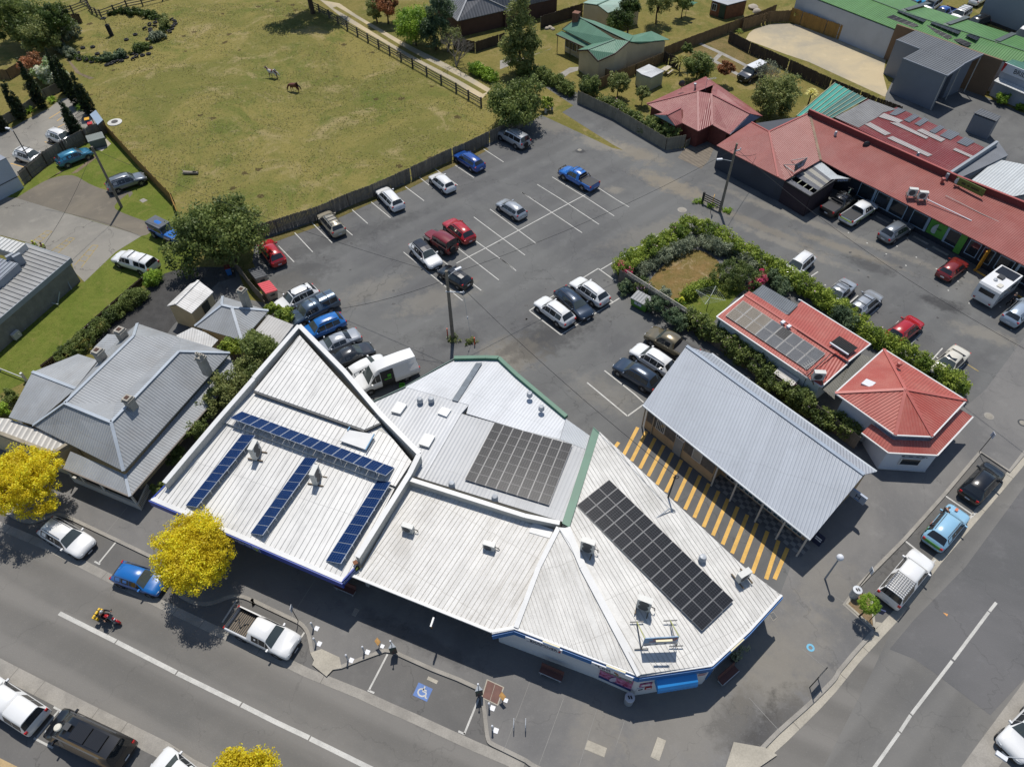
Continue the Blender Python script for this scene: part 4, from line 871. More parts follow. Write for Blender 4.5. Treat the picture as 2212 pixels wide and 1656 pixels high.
# ---------- small buildings behind it
pls=[P4(x)for x in([(1,1565,1115,2.5),(1,1785,945,3.7),(1,1790,875,2.6)],[(1,1565,1115,2.5),(1,1945,1230,2.5),(1,1865,965,3.7),(1,1785,945,3.7)],[(1,1945,1230,2.5),(1,2160,990,2.5),(1,1865,965,3.7)],[(1,2160,990,2.5),(1,1790,875,2.5),(1,1785,945,3.7),(1,1865,965,3.7)])]
pln,ms=autoroof(pls,'old_grey_iron',C(146,149,151))
ob_=building('outbuilding','small grey hip roofed cream outbuilding with a tall chimney behind the old house',pln,ms,CREAM,.3,'building',caps=[(pls[1][3],pls[1][0]),(pls[1][2],pls[1][1]),(pls[1][3],pls[1][2]),(pls[2][2],pls[2][1]),(pls[0][1],pls[0][2])],capm=mat('pale_flashing',C(176,184,192),.4))
chimney(ob_,1,1938,815,1985,930,.62,2.4,5.2)
pls=[P4(x)for x in([(11,148,1024,2.3),(11,350,1105,2.3),(11,212,1288,2.1),(11,0,1200,2.1)],)]
building('lean_to_shed','pale iron lean-to beside the parked cars and the chemist wall',[(pls[0],0)],[sheet('pale_lean_to_iron',C(196,194,190),pls[0][0]-pls[0][3],.3,.03,.3,.12,.4)],OFFW,.1,'shed')
pls=[P4(x)for x in([(1,1415,1190,2.4),(1,1545,1125,2.5),(1,1650,1165,2.4),(1,1500,1245,2.3)],[(1,1500,1240,2.3),(1,1650,1165,2.5),(1,1755,1225,2.3),(1,1700,1285,2.2)])]
pln,ms=autoroof(pls,'pale_lean_to_iron',C(186,186,184))
building('link_shed','low pale iron roofed link between the old house and the hip roofed outbuilding',pln,ms,CREAM,.1,'shed')
pls=[P4(x)for x in([(1,1342,952,2.45),(1,1408,938,3.1),(1,1598,748,3.1),(1,1530,775,2.45)],[(1,1408,938,3.1),(1,1540,1012,2.45),(1,1716,838,2.45),(1,1598,748,3.1)])]
pln,ms=autoroof(pls,'pale_shed_iron',C(208,206,202))
sd_=building('garden_shed','cream shed with a pale gable roof on the dark gravel',pln,ms,CREAM,.18,'shed',caps=[(pls[0][1],pls[0][2])])
dvec=(pls[1][2]-pls[1][1]).normalized();dp_=pls[1][1].lerp(pls[1][2],.58);door(sd_,V(dp_.x,dp_.y,1.1)+V(-dvec.y,dvec.x,0)*.12,dvec,.9,2.0,mat('dark_green_door',C(40,52,50),.6),.0)
# ---------- concrete block building at the left edge
bl=P4([(1,205,447,2.9),(1,568,567,2.9),(1,0,1045,2.9),(1,-400,1390,2.9),(1,-700,1250,2.9),(1,-250,840,2.9)])
bb=building('block_building','grey concrete block building with a ribbed grey metal roof',[(bl,0)],[mat('ribbed_grey',C(158,158,156),.5,var=.12,sc=.6,streak=(.9,C(120,116,110),.35))],BLOCK,.25,'building')
rbm=MB();rbm.ribs([p+V(0,0,.0)for p in bl],bl[1]-bl[0],.52,.06,.09);rbm.build('roof_rib',mat('rib_grey',C(140,140,138),.5),bb)
mb=MB();mb.beam(bl[1]-V(0,0,.25),bl[3]-V(0,0,.25),.1,.55);mb.beam(bl[0]-V(0,0,.1),bl[1]-V(0,0,.1),.1,.25);mb.build('fascia',GREYW,bb)
wu=(bl[3]-bl[1]).normalized();YGL=glassy('yellow_tint_glass',(.10,.09,.06,1),.15)
wn=V(-wu.y,wu.x,0);wn=wn if wn.y<0 else-wn
def bwin(x,y,ww):window(bb,q(1,x,y,1.9),wu,ww,.75,GREYW,YGL,.02,1)
bwin(450,735,1.9);bwin(300,850,2.0);bwin(205,930,2.1)
for x,y,x1,y1 in((490,650,580,825),(120,945,235,1105)):
 p_=q(1,x,y,2.3);g_=q(1,x1,y1,0);MB().box(p_,(.3,.3,.22)).tube(p_,g_+V(0,0,.1),.06,.06).build('downpipe',GREYW,bb)
MB().tube(q(1,30,890,2.6),q(1,205,1140,.05),.045,.045).build('downpipe',GREYW,bb);MB().tube(q(1,60,1070,1.4),q(1,130,1170,.2),.09,.09).build('waste_pipe',mat('pale_green_pipe',C(170,182,176),.6),bb)
MB().tube(q(1,480,840,1.0),q(1,465,930,.1),.05,.05).tube(q(1,395,925,.3),q(1,470,940,.3),.05,.05).build('waste_pipe',mat('pale_green_pipe',C(170,182,176),.6),bb)
up=P4([(1,-500,250,3.6),(1,205,450,3.6),(1,112,528,3.6),(1,-600,330,3.6)]);mb=MB();mb.slab(up,.1);mb.prism([p-V(0,0,.1)for p in up],2.7);mb.ribs(up,up[1]-up[2],.5,.05,.08);mb.build('upper_roof',mat('pale_upper_roof',C(206,206,202),.5,var=.1),bb)
bx_=P4([(1,-300,520,3.7),(1,0,568,3.7),(1,148,612,3.7),(1,0,745,3.7),(1,-300,900,3.7)]);mb=MB();mb.prism([p-V(0,0,.1)for p in bx_],2.7,1);mb.slab(bx_,.1,0);mb.ribs(bx_,bx_[2]-bx_[3],.45,.05,.08,0);mb.build('roof_plant_box',[mat('blue_grey_roof',C(146,152,160),.5),GREYW],bb)
mb=MB()
for x,y in((75,545),(130,545)):p_=q(1,x,y,4.1);mb.box(p_-V(0,0,.55),(.8,.35,1.2),.9)
mb.build('roof_cooler',GREYW,bb)
p_=q(1,130,1185,.45);mb=MB();mb.box(p_,(.8,.35,.7),math.atan2(wu.y,wu.x));mb.lathe(p_+wn*.18,[(0,0),(.26,0),(.26,.02),(0,.02)],14,0,1);mb.build('wall_cooler',OFFW,bb)
# ---------- pale building at the upper left edge
tp=q(0,50,1272,4.1);gd_=V(-(q(0,185,1430)-q(0,0,1525)).x,-(q(0,185,1430)-q(0,0,1525)).y,0).normalized()
back_=V(gd_.y,-gd_.x,0);back_=back_ if back_.y>0 else-back_
f0=[tp,tp+gd_*20,tp+gd_*20+back_*9,tp+back_*9]
tb=thing('pale_building','plain pale blue-white building cut by the left edge','building',V(tp.x,tp.y,0))
mb=MB();mb.prism([p-V(0,0,.06)for p in f0],-.05);mb.build('wall',mat('blue_white_wall',C(176,186,196),.6,var=.06),tb)
MB().slab([p+V(0,0,.05)for p in f0],.12).build('roof',mat('blue_grey_roof',C(146,152,160),.5),tb)
b0=V(tp.x,tp.y,1.6);MB().beam(b0-back_*.02,b0+gd_*20-back_*.02,.06,.08).build('wall_batten',STEELD,tb)
# ---------- green roofed weatherboard house
def GR(d):return sheet('green_iron',C(102,142,118),d,.26,.018,.12,.1,.12,dirt=C(90,126,106))
pls=[P4(x)for x in([(20,500,236,3.2),(20,630,137,4.7),(20,925,318,4.55),(20,740,356,3.2)],[(20,620,406,3.0),(20,705,402,4.0),(20,925,318,4.55),(20,740,356,3.3)],[(20,788,492,3.0),(20,705,402,4.0),(20,925,318,4.55),(20,1040,333,4.7),(20,927,430,3.8)],[(20,630,137,4.7),(20,1040,333,4.7),(20,1075,288,3.6),(20,860,210,3.4),(20,760,170,3.4)],[(20,1040,333,4.3),(20,1130,348,3.5),(20,1248,330,3.15),(20,1365,320,3.1),(20,1218,252,3.3),(20,1070,285,3.6)])]
pln,ms=autoroof(pls,'',None,GR)
gh=building('weatherboard_house','cream weatherboard house with a dark green iron roof and a brick chimney',pln,ms,CREAM,.35,'house',caps=[(pls[0][1],pls[2][3]),(pls[1][1],pls[1][2])],capm=mat('green_flashing_dark',C(80,116,96),.5))
vp=P4([(20,450,277,2.5),(20,498,250,2.95),(20,742,358,2.95),(20,690,386,2.5)]);MB().slab(vp,.08).build('verandah_roof',GR(perp(vp)),gh)
beams(gh,'bargeboard',[(pls[0][0],pls[0][1]),(pls[2][0],pls[2][4]),(pls[2][4],pls[2][3]),(pls[1][0],pls[1][1]),(pls[1][1],pls[2][0]),(vp[0],vp[3])],.1,.18,mat('dark_maroon_trim',C(70,50,48),.6),-.06)
for p_ in(vp[0].lerp(vp[3],.06),vp[0].lerp(vp[3],.5),vp[0].lerp(vp[3],.97)):MB().box(V(p_.x,p_.y,1.2),(.1,.1,2.4)).build('verandah_post',STEELD,gh)
window(gh,q(20,712,480,1.7)+V(0,-.12,0),pls[2][0]-pls[1][0],1.1,1.2,mat('pale_frame',C(200,196,186),.6),GLASS,.06,1)
wr=pls[2][3]-pls[2][0];window(gh,q(20,980,455,1.75),wr,1.6,1.1,mat('dark_frame',C(60,60,60),.6),GLASS,.05,2);door(gh,q(20,1200,390,1.3),wr,.9,2.1,mat('brown_door',C(84,70,58),.7),.06)
window(gh,q(20,585,365,1.6),pls[0][3]-pls[0][0],2.6,1.1,OFFW,GLASS,.3,2)
mb=MB();c_=q(20,615,105,5.4);mb.box(c_-V(0,0,1.3),(.9,.9,2.6),-.5);mb.box(c_,(1.0,1.0,.2),-.5);mb.build('chimney',CHB,gh)
# ---------- brick house with the grey roof at the top
def GD(d):return sheet('slate_iron',C(128,128,130),d,.5,.03,.3,.1,.15)
pls=[P4(x)for x in([(10,1668,172,2.6),(10,2088,76,2.6),(10,1878,-20,4.6),(10,1742,0,4.6)],[(10,1668,172,2.6),(10,1742,0,4.6),(10,1640,-110,4.6),(10,1440,-20,2.6)],[(10,2088,76,2.6),(20,45,95,2.6),(20,280,25,2.6),(20,500,-20,2.6),(20,300,-90,4.6),(10,1878,-20,4.6)],[(10,1742,0,4.6),(10,1878,-20,4.6),(20,300,-90,4.6),(20,500,-20,2.6),(10,2000,-260,2.6),(10,1640,-110,4.6)])]
pln,ms=autoroof(pls,'',None,GD)
bh=building('brick_house','dark brown brick house with a grey hip roof beyond the gravel track',pln,ms,BRNBR,.5,'house',caps=[(pls[0][3],pls[0][0]),(pls[0][3],pls[0][2]),(pls[0][2],pls[0][1])],capm=mat('pale_ridge',C(170,172,174),.5))
wd=pls[0][1]-pls[0][0];window(bh,q(10,1778,170,1.6),wd,1.5,.9,OFFW,glassy('curtain_glass',(.3,.34,.32,1),.2),.15,1);window(bh,q(10,1965,155,1.2),wd,3.4,2.1,STEELD,GLASS,.12,2);window(bh,q(20,300,45,1.5),pls[2][2]-pls[2][1],1.9,1.1,OFFW,glassy('curtain_glass',(.3,.34,.32,1),.2),.2,1);window(bh,q(20,120,75,1.5),pls[2][2]-pls[2][1],1.6,1.1,OFFW,GLASS,.2,1)
# ---------- shed with green roof, rusty shed, small white shed
pls=[P4(x)for x in([(20,668,24,3.0),(20,785,40,3.7),(20,1010,-60,3.7),(20,880,-80,3.0)],[(20,785,40,3.7),(20,868,104,3.0),(20,1130,42,3.0),(20,1010,-60,3.7)])]
pln,ms=autoroof(pls,'sage_iron',C(136,162,148))
gs=building('double_garage','cream double garage with dark green doors and a pale green gable roof',pln,ms,CREAM,.12,'garage',caps=[(pls[0][1],pls[0][2])],capm=mat('green_flashing_dark',C(80,116,96),.5))
wd=pls[1][1]-pls[0][0];DGD=mat('dark_green_roller',C(36,62,52),.6,var=.1)
for x,y in((718,105),(825,150)):p_=q(20,x,y,1.2);MB().ob(p_,V(wd.x,wd.y,0).normalized()*1.1,V(-wd.y,wd.x,0).normalized()*.16,V(0,0,1.15)).build('garage_door',DGD,gs)
pls=[P4(x)for x in([(20,1700,2,2.3),(20,1832,42,2.3),(20,1992,0,2.4),(20,1880,-40,2.4)],)]
rs=building('rusty_shed','rusty iron shed with a pale roof on the back lawn',[(pls[0],0)],[sheet('pale_shed_roof',C(170,174,178),pls[0][1]-pls[0][0],.3)],RUSTY,.1,'shed')
p0_,p1_=pls[0][0],pls[0][1];window(rs,(p0_*.75+p1_*.25)-V(0,0,.9)+V(0,-.05,0),p1_-p0_,.8,1.0,OFFW,GLASS,.02,1);MB().ob((p0_*.25+p1_*.75)-V(0,0,1.2),(p1_-p0_).normalized()*.5,V(0,.12,0),V(0,0,1.05)).build('door',DGD,rs)
pls=[P4(x)for x in([(20,1095,566,2.0),(20,1140,598,2.35),(20,1262,548,2.35),(20,1198,518,2.0)],[(20,1140,598,2.35),(20,1218,625,2.0),(20,1322,572,2.0),(20,1262,548,2.35)])]
pln,ms=autoroof(pls,'zinc_shed_iron',C(196,198,198))
ss=building('garden_shed','small pale green shed with a zinc roof in the back garden',pln,ms,mat('pale_green_wall',C(186,190,160),.7),.08,'shed')
MB().ob(q(20,1272,640,.95),(pls[1][2]-pls[1][1]).normalized()*.4,V(0,.1,0),V(0,0,.9)).build('door',mat('dark_doorway',C(50,40,40),.8),ss)
# ---------- red brick house with the maroon roof
MAR=C(150,86,84)
def MR(d):return sheet('maroon_iron',MAR,d,.26,.02,.12,.12,.4,dirt=C(164,116,108),c2=C(164,108,102))
A_,B_,C_=(20,1655,616,2.9),(20,1716,682,4.3),(20,1590,735,4.3)
pls=[P4(x)for x in([(20,1180,836,2.55),C_,B_,A_],[(20,1180,836,2.55),C_,(20,1595,1056,2.5),(20,1466,990,2.5),(20,1350,930,2.55)],[(20,1595,1056,2.5),C_,(20,1700,756,4.25),(20,1706,1004,2.5)],[(20,1706,1004,2.5),(20,1700,756,4.2),(20,2012,915,3.7),(20,1846,1080,2.5)],[(20,1700,756,4.2),B_,(20,2115,936,2.7),(20,2012,915,3.7)],[B_,A_,(20,2000,850,2.6),(20,2115,936,2.7)],[(20,1246,922,2.5),(20,1456,868,3.5),(20,1342,926,3.45)],[(20,1342,926,3.45),(20,1456,868,3.5),(20,1466,990,2.6),(20,1411,1012,2.5)])]
pln,ms=autoroof(pls,'',None,MR)
mh=building('brick_house','red brick house with a faded maroon hip roof beside the paling fence',pln,ms,BRICK,.45,'house',caps=[(pls[0][1],pls[0][0]),(pls[0][1],pls[1][2]),(pls[0][1],pls[0][2]),(pls[3][1],pls[3][2]),(pls[6][1],pls[6][2]),(pls[2][2],pls[2][3])],capm=mat('maroon_flashing',C(148,78,76),.5))
tri=P4([(20,1246,924,2.45),(20,1342,930,3.35),(20,1408,1012,2.45)]);dd=(tri[2]-tri[0]).normalized();nn=V(dd.y,-dd.x,0);MB().add([p+nn*o for o in(.0,.08)for p in tri],[(0,1,2),(3,5,4),(0,3,4,1),(1,4,5,2),(2,5,3,0)]).build('gable_panel',mat('pale_blue_gable',C(140,164,176),.7),mh)
tri=P4([(20,1846,1082,2.45),(20,2012,918,3.6),(20,2100,935,2.65)]);dd=(tri[2]-tri[0]).normalized();nn=V(dd.y,-dd.x,0);MB().add([p+nn*o for o in(.0,.08)for p in tri],[(0,1,2),(3,5,4),(0,3,4,1),(1,4,5,2),(2,5,3,0)]).build('gable_panel',mat('lilac_gable',C(150,150,168),.7),mh)
wd=pls[1][2]-pls[1][3];window(mh,q(20,1495,1045,1.5),wd,1.6,1.3,OFFW,GLASS_T,.05,1)
MB().tube(q(20,1570,720,3.6),q(20,1570,680,4.7),.14,.14).lathe(q(20,1570,678,4.7),[(0,0),(.19,0),(.19,.1),(0,.14)],10).build('flue',STEEL,mh)
mb=MB();p_=q(20,1455,720,3.7);mb.tube(p_,p_+V(0,0,.7),.03,.03);mb.lathe(p_+V(0,-.1,.8),[(.0,.0),(.25,.04),(.42,.14),(.43,.16),(.25,.07),(0,.03)],14,0,1);mb.build('satellite_dish',STEELD,mh)
mb=MB();p_=q(20,1650,725,4.1);mb.tube(p_,p_+V(0,0,1.5),.025,.025);mb.beam(p_+V(0,0,1.45),p_+V(1.3,.3,1.45),.03,.03)
for i in range(6):mb.beam(p_+V(.2*i+.1,.05*i-.25,1.45),p_+V(.2*i+.1,.05*i+.3,1.45),.02,.02)
mb.build('tv_aerial',STEEL,mh)
# ---------- long red roofed shops
LR=C(150,86,78)
def LRm(d):return sheet('shop_red_iron',LR,d,.22,.018,.1,.07,.25,dirt=C(140,92,86),c2=C(158,98,90))
far_up,far_ev=q(31,3400,640,4.3),q(31,3400,1240,3.1)
pls=[P4([(20,1742,1170,3.05),(20,2022,984,3.7),(30,160,1060,4.3),(30,232,1424,3.05)]),P4([(30,232,1424,3.05),(30,160,1060,4.3),(30,487,908,4.4),(30,575,1288,3.2),(30,290,1452,3.05)]),[q(30,575,1286,3.1),q(30,487,908,4.4),q(30,1680,1445,4.35),far_up,far_ev,q(31,1010,2,3.1),q(30,820,1420,3.1)]]
pln,ms=autoroof(pls,'',None,LRm)
c0=q(31,900,100,0);lb=thing('long_shop_building','long shop building with one wide maroon-red iron roof and parapet, above parked cars','shop',c0)
mb=MB()
for pl,i in pln:mb.slab(pl,.1,i)
rf=mb.build('roof',ms,lb);beams(rf,'ridge_cap',[(pls[0][2],pls[0][3]),(pls[0][1],pls[0][2]),(pls[0][2],pls[1][2])],.22,.06,mat('red_ridge',C(164,80,72),.5),.03)
beams(rf,'valley_gutter',[(pls[1][2],pls[1][3])],.3,.06,mat('dirty_valley',C(150,128,108),.9,var=.3),.03)
pp_=P4([(30,484,880,5.0),(30,1680,1415,4.95)])+[far_up+V(0,0,.6)]
mb=MB();wall_line(mb,pp_,.2,3.0);mb.build('parapet_wall',mat('deep_red_wall',C(112,46,48),.6),lb);beams(lb,'parapet_capping',list(zip(pp_,pp_[1:])),.28,.06,mat('red_ridge',C(164,80,72),.5),.03)
rr=P4([(30,700,950,3.9),(30,900,1050,3.85),(30,1620,1390,3.8),(30,1895,1185,4.3),(30,1190,862,4.3),(30,1085,905,4.2),(30,960,800,4.2)]);rr=planar(rr)
rrm=MB();rrm.slab(rr,.08);d_=perp([rr[1],rr[2],rr[3],rr[4]]);lo_=rrm.build('rear_roof',sheet('rear_red_iron',C(134,62,62),rr[3]-rr[2],.24,.03,.3,.1,.4,dirt=C(170,130,124)),lb)
_A=np.linalg.lstsq(np.array([[p.x,p.y,1]for p in rr]),np.array([p.z for p in rr]),rcond=None)[0]
def onrr(x,y,dz):
 h=4.0
 for _ in range(6):p=q(30,x,y,h);h=float(_A[0]*p.x+_A[1]*p.y+_A[2])+dz
 return q(30,x,y,h)
def patch(pts,m_,z=.03):MB().slab([onrr(x,y,z+.02)for x,y in pts],.03).build('roof_sheet',m_,lb)
ZN=sheet('zinc_sheet',C(186,178,174),rr[3]-rr[2],.24,.03,.3,.08,.3);GY=sheet('grey_sheet_patch',C(112,116,122),rr[3]-rr[2],.24);LGY=sheet('dull_zinc',C(150,148,146),rr[3]-rr[2],.24,.03,.3,.2,.5)
patch([(690,945),(965,800),(1185,880),(1080,905),(1030,945),(880,1028)],LGY)
for a in([(930,1000),(975,985),(1142,1075),(1095,1090)],[(1040,940),(1085,910),(1240,970),(1205,990)],[(1130,985),(1205,988),(1445,1105),(1425,1118)],[(1350,1050),(1390,1035),(1580,1120),(1545,1142)],[(1110,1110),(1155,1095),(1475,1245),(1440,1260)],[(1640,1205),(1660,1190),(1805,1255),(1790,1270)]):patch(a,ZN,.06)
for a in([(1245,965),(1330,915),(1370,935),(1290,985)],[(1330,995),(1410,945),(1450,965),(1375,1015)],[(1450,1055),(1535,1005),(1575,1025),(1495,1075)],[(1535,1090),(1610,1040),(1700,1075),(1620,1125)],[(1670,1145),(1740,1100),(1820,1140),(1755,1178)],[(1130,920),(1200,865),(1265,890),(1180,930)]):patch(a,GY,.06)
mb=MB();mb.prism([p-V(0,0,.2)for p in rr],-.05);mb.build('rear_wall',DARKW,lb)
# front walls
ev0,ev1=q(20,1742,1170,3.0),q(30,232,1424,3.0);g_=(ev1-ev0).normalized();gi=V(-g_.y,g_.x,0)*.35;
mb=MB();mb.prism([ev0+gi*.4+g_*.3,ev1+gi*.4,q(30,290,1445,3.0)+gi*.3,q(30,575,1280,3.0),q(30,470,930,3.0),q(20,2010,1000,3.0)],-.05);mb.build('wall',DARKW,lb)
f0,f1=q(30,575,1288,3.0),far_ev-V(0,0,.1);fd_=(f1-f0);fd_.z=0;fL=fd_.length;fd_.normalize();fn_=V(fd_.y,-fd_.x,0);fn_=fn_ if fn_.y<0 else-fn_
w0=f0-fn_*.9;mb=MB();mb.prism([w0,w0+fd_*fL,w0+fd_*fL-fn_*5,w0-fn_*5],-.05);mb.build('wall',mat('navy_wall',C(40,46,56),.7),lb)
def sp(x,y,z=1.4):
 p=q(31,x,y,z);return(V(p.x,p.y,0)-V(w0.x,w0.y,0)).dot(fd_)
def shopwin(xa,xb,ya,yb,m_=None,fr=None,h=1.7,zc=1.55):
 a,b=sp(xa,ya),sp(xb,yb);c=w0+fd_*((a+b)/2);return window(lb,V(c.x,c.y,zc),fd_,b-a-.1,h,fr or mat('pale_blue_frame',C(150,172,190),.6),m_ or GLASS,.04,0)
for xa,ya,xb,yb in((860,30,985,90),(1005,95,1115,150),(1120,155,1250,215),(1290,245,1420,305),(1590,385,1700,440),(1760,470,1850,520),(1870,530,1960,580),(1990,600,2110,665),(2130,680,2280,750)):shopwin(xa,xb,ya,yb)
GRS=mat('bright_green_sign',C(84,150,56),.6,var=.08);ORS=mat('orange_panel',C(214,150,40),.6,var=.1)
a,b=sp(1425,325),sp(1575,380);c=w0+fd_*((a+b)/2)+fn_*.1;sg=MB().ob(V(c.x,c.y,1.6),fd_*(b-a)/2,fn_*.04,V(0,0,.85)).build('shop_sign',GRS,lb)
ovb=MB();ovb.lathe(V(c.x,c.y,1.65)+fn_*.05,[(0,0),(.62,0),(.62,.02),(0,.02)],20,0,1);ovb.build('emblem',mat('pale_logo',C(196,210,214),.6),sg);text('lettering','Greens',.34,V(c.x,c.y,1.75)+fn_*.09,fd_,V(0,0,1),mat('dark_green_ink',C(40,70,50),.6),sg)
for a_ in(sp(1415,315),sp(1585,385),sp(1120,155),sp(985,90),sp(2130,690)):c=w0+fd_*a_+fn_*.08;MB().ob(V(c.x,c.y,1.6),fd_*.12,fn_*.05,V(0,0,.95)).build('pilaster',mat('pale_blue_frame',C(150,172,190),.6),lb)
c=w0+fd_*sp(1930,545)+fn_*.7;MB().ob(V(c.x,c.y,1.4),fn_*.55,fd_*.05,V(0,0,1.3)).build('orange_panel',ORS,lb)
a_=sp(1720,440);c=w0+fd_*a_+fn_*.1;MB().ob(V(c.x,c.y,1.5),fd_*.35,fn_*.05,V(0,0,1.3)).build('green_panel',GRS,lb)
fl=thing('flag_banner','green feather banner reading OPEN outside the red roofed shops','banner',q(31,1720,520,0))
b_=q(31,1720,520,0);mb=MB();mb.lathe(b_,[(0,0),(.3,0),(.3,.06),(0,.06)],12);mb.tube(b_,b_+V(.1,.1,2.9),.025,.02);mb.build('pole',STEELD,fl)
prof=[(0,.5),(.62,.6),(.72,1.6),(.66,2.3),(.4,2.8),(0.05,2.9)];fl_p=MB().add([b_+fd_*x+V(.05,.05,z)+fn_*o for o in(-.01,.01)for x,z in prof],[(0,1,2,3,4,5),(11,10,9,8,7,6)]+[(i,(i+1)%6,6+(i+1)%6,6+i)for i in range(6)]).build('flag',mat('green_flag',C(96,170,58),.7,var=.1),fl)
text('lettering','OPEN',.34,b_+fd_*.36+V(.05,.05,2.25)+fn_*.03,(fd_*.9+V(0,0,.55)),V(0,0,1)-fd_*.5,WLET,fl_p)
# lean-to bar with the slatted roof
kb=P4([(30,290,1462,2.7),(30,575,1296,2.9),(30,720,1385,2.85),(30,690,1452,2.75),(30,490,1582,2.65)])
kz=thing('slatted_lean_to','dark timber lean-to bar with grey and white roof strips under the long red roof','lean-to',cen(kb)*1.0)
kz.location.z=0
def kp(u,v):return kb[0].lerp(kb[4],u).lerp(kb[1].lerp(kb[2].lerp(kb[3],.35),u),v)
STR=[sheet('slate_strip',C(112,114,120),kb[4]-kb[0],.2,.03,.3),sheet('fawn_strip',C(176,172,160),kb[4]-kb[0],.2,.03,.3),sheet('white_strip',C(206,212,214),kb[4]-kb[0],.2,.03,.2)]
for v0,v1,i in((0,.14,0),(.28,.40,0),(.40,.50,1),(.50,.60,0),(.60,.70,1),(.70,.78,0),(.78,1.0,2)):
 MB().slab([kp(0,v0),kp(1,v0),kp(1,v1),kp(0,v1)],.05).build('roof_strip',STR[i],kz)
mb=MB()
for u in(0,.3,.55,.8,1):mb.beam(kp(u,.1)-V(0,0,.06),kp(u,.35)-V(0,0,.06),.08,.08)
mb.build('rafter',mat('pale_rafter',C(176,176,150),.8),kz)
tri_=[kp(1,.78),kb[2].lerp(kb[3],.35)+V(0,0,0),q(30,830,1440,2.85)];MB().slab([kp(1,.8),kp(1,1.0),q(30,812,1438,2.85)],.05).build('entry_canopy',STR[2],kz)
DKT=mat('dark_plum_boards',C(52,38,46),.8,var=.2,wave=(.6,.2,.02,.2))
mb=MB();wall_line(mb,[kb[0]-V(0,0,.1),kb[4]-V(0,0,.1),kb[3]-V(0,0,.15)],.12);mb.build('wall',DKT,kz);beams(kz,'fascia',[(kb[0],kb[4]),(kb[4],kb[3])],.12,.3,mat('black_fascia',C(30,30,34),.6),-.05)
ks0,ks1=kb[3].lerp(kb[4],-.02)+V(0,0,-.05),q(30,815,1450,2.7);kd=(ks1-ks0).normalized();kn=V(kd.y,-kd.x,0);sgk=MB().ob((ks0+ks1)/2,kd*(ks1-ks0).length/2,kn*.03,V(0,0,.2)).build('shop_sign',mat('black_fascia',C(30,30,34),.6),kz);text('lettering','KAZZBAR',.28,(ks0+ks1)/2+kn*.04,kd,V(0,0,1),LTR,sgk)
rs_=thing('roof_sign','dark framed sign propped on struts on the long red roof','sign',q(30,415,1330,3.2)*1.0);rs_.location.z=0
s0,s1,s2,s3=q(30,362,1385,3.35),q(30,440,1335,3.45),q(30,470,1270,4.5),q(30,370,1325,4.45)
MB().add([p+o for o in(V(0,0,0),V(.05,.05,0))for p in(s0,s1,s2,s3)],[(0,1,2,3),(7,6,5,4),(0,1,5,4),(1,2,6,5),(2,3,7,6),(3,0,4,7)]).build('board',mat('dark_sign_face',C(44,48,54),.4,var=.5,sc=1.5,c2=C(120,130,150)),rs_)
mb=MB();mb.beam(q(30,278,1327,3.4),s0,.07,.07);mb.beam(q(30,278,1327,3.4),s3,.07,.07);mb.beam(q(30,338,1292,3.5),s2,.07,.07);mb.build('strut',OFFW,rs_)
text('lettering','KAZZ',.34,(s0+s1+s2+s3)/4+V(0,-.12,0),(s1-s0)*.5+(s2-s3)*.5,s3-s0,LTR,rs_)
# green sign over the parapet
gp0,gp1=q(30,1672,1440,4.75),q(30,1900,1550,4.75);gd2=(gp1-gp0).normalized();gn2=V(gd2.y,-gd2.x,0);gsn=MB().ob((gp0+gp1)/2+gn2*.22,gd2*(gp1-gp0).length/2,gn2*.04,V(0,0,.42)).build('shop_sign',mat('olive_sign',C(98,116,50),.6),lb)
MB().lathe((gp0*.91+gp1*.09)+gn2*.28,[(0,0),(.36,0),(.36,.02),(0,.02)],16,0,1).build('emblem',mat('pale_logo',C(196,210,214),.6),gsn);
for a_,b_ in((.22,.36),(.42,.5),(.55,.82)):MB().ob(gp0.lerp(gp1,(a_+b_)/2)+gn2*.28,gd2*(b_-a_)*(gp1-gp0).length/2,gn2*.006,V(0,0,.1)).build('print_line',mat('dark_olive_ink',C(50,58,30),.6),gsn)
# grey flat roof and white roofs behind the parapet at the right edge
bp=P4([(30,1640,1425,4.3),(30,1690,1435,4.3),(30,2085,1250,4.3),(30,2000,1135,4.3),(30,1960,1150,4.3)]);building('flat_roof_annex','low annex with a slate flat roof and pale party wall behind the red shops',[(bp,0)],[mat('slate_flat',C(110,114,120),.7,var=.12)],GREYW,.05,'building',t_=.12)
mb=MB();wall_line(mb,P4([(30,1600,1400,4.9),(30,2000,1135,4.9)]),.3);tag(mb.build('party_wall',GREYW),'pale stained party wall between the patchwork roof and the slate flat roof','wall')
bp=P4([(30,1765,1470,4.0),(30,1995,1280,4.1),(30,2400,1360,4.1),(30,2230,1560,4.0),(30,2130,1580,4.0)]);building('white_roof_building','building with a large white corrugated roof at the right edge behind the red shops',[(bp,0)],[sheet('white_big_iron',C(208,212,212),bp[1]-bp[0],.3,.03,.3,.05,.15)],GREYW,.05,'building')
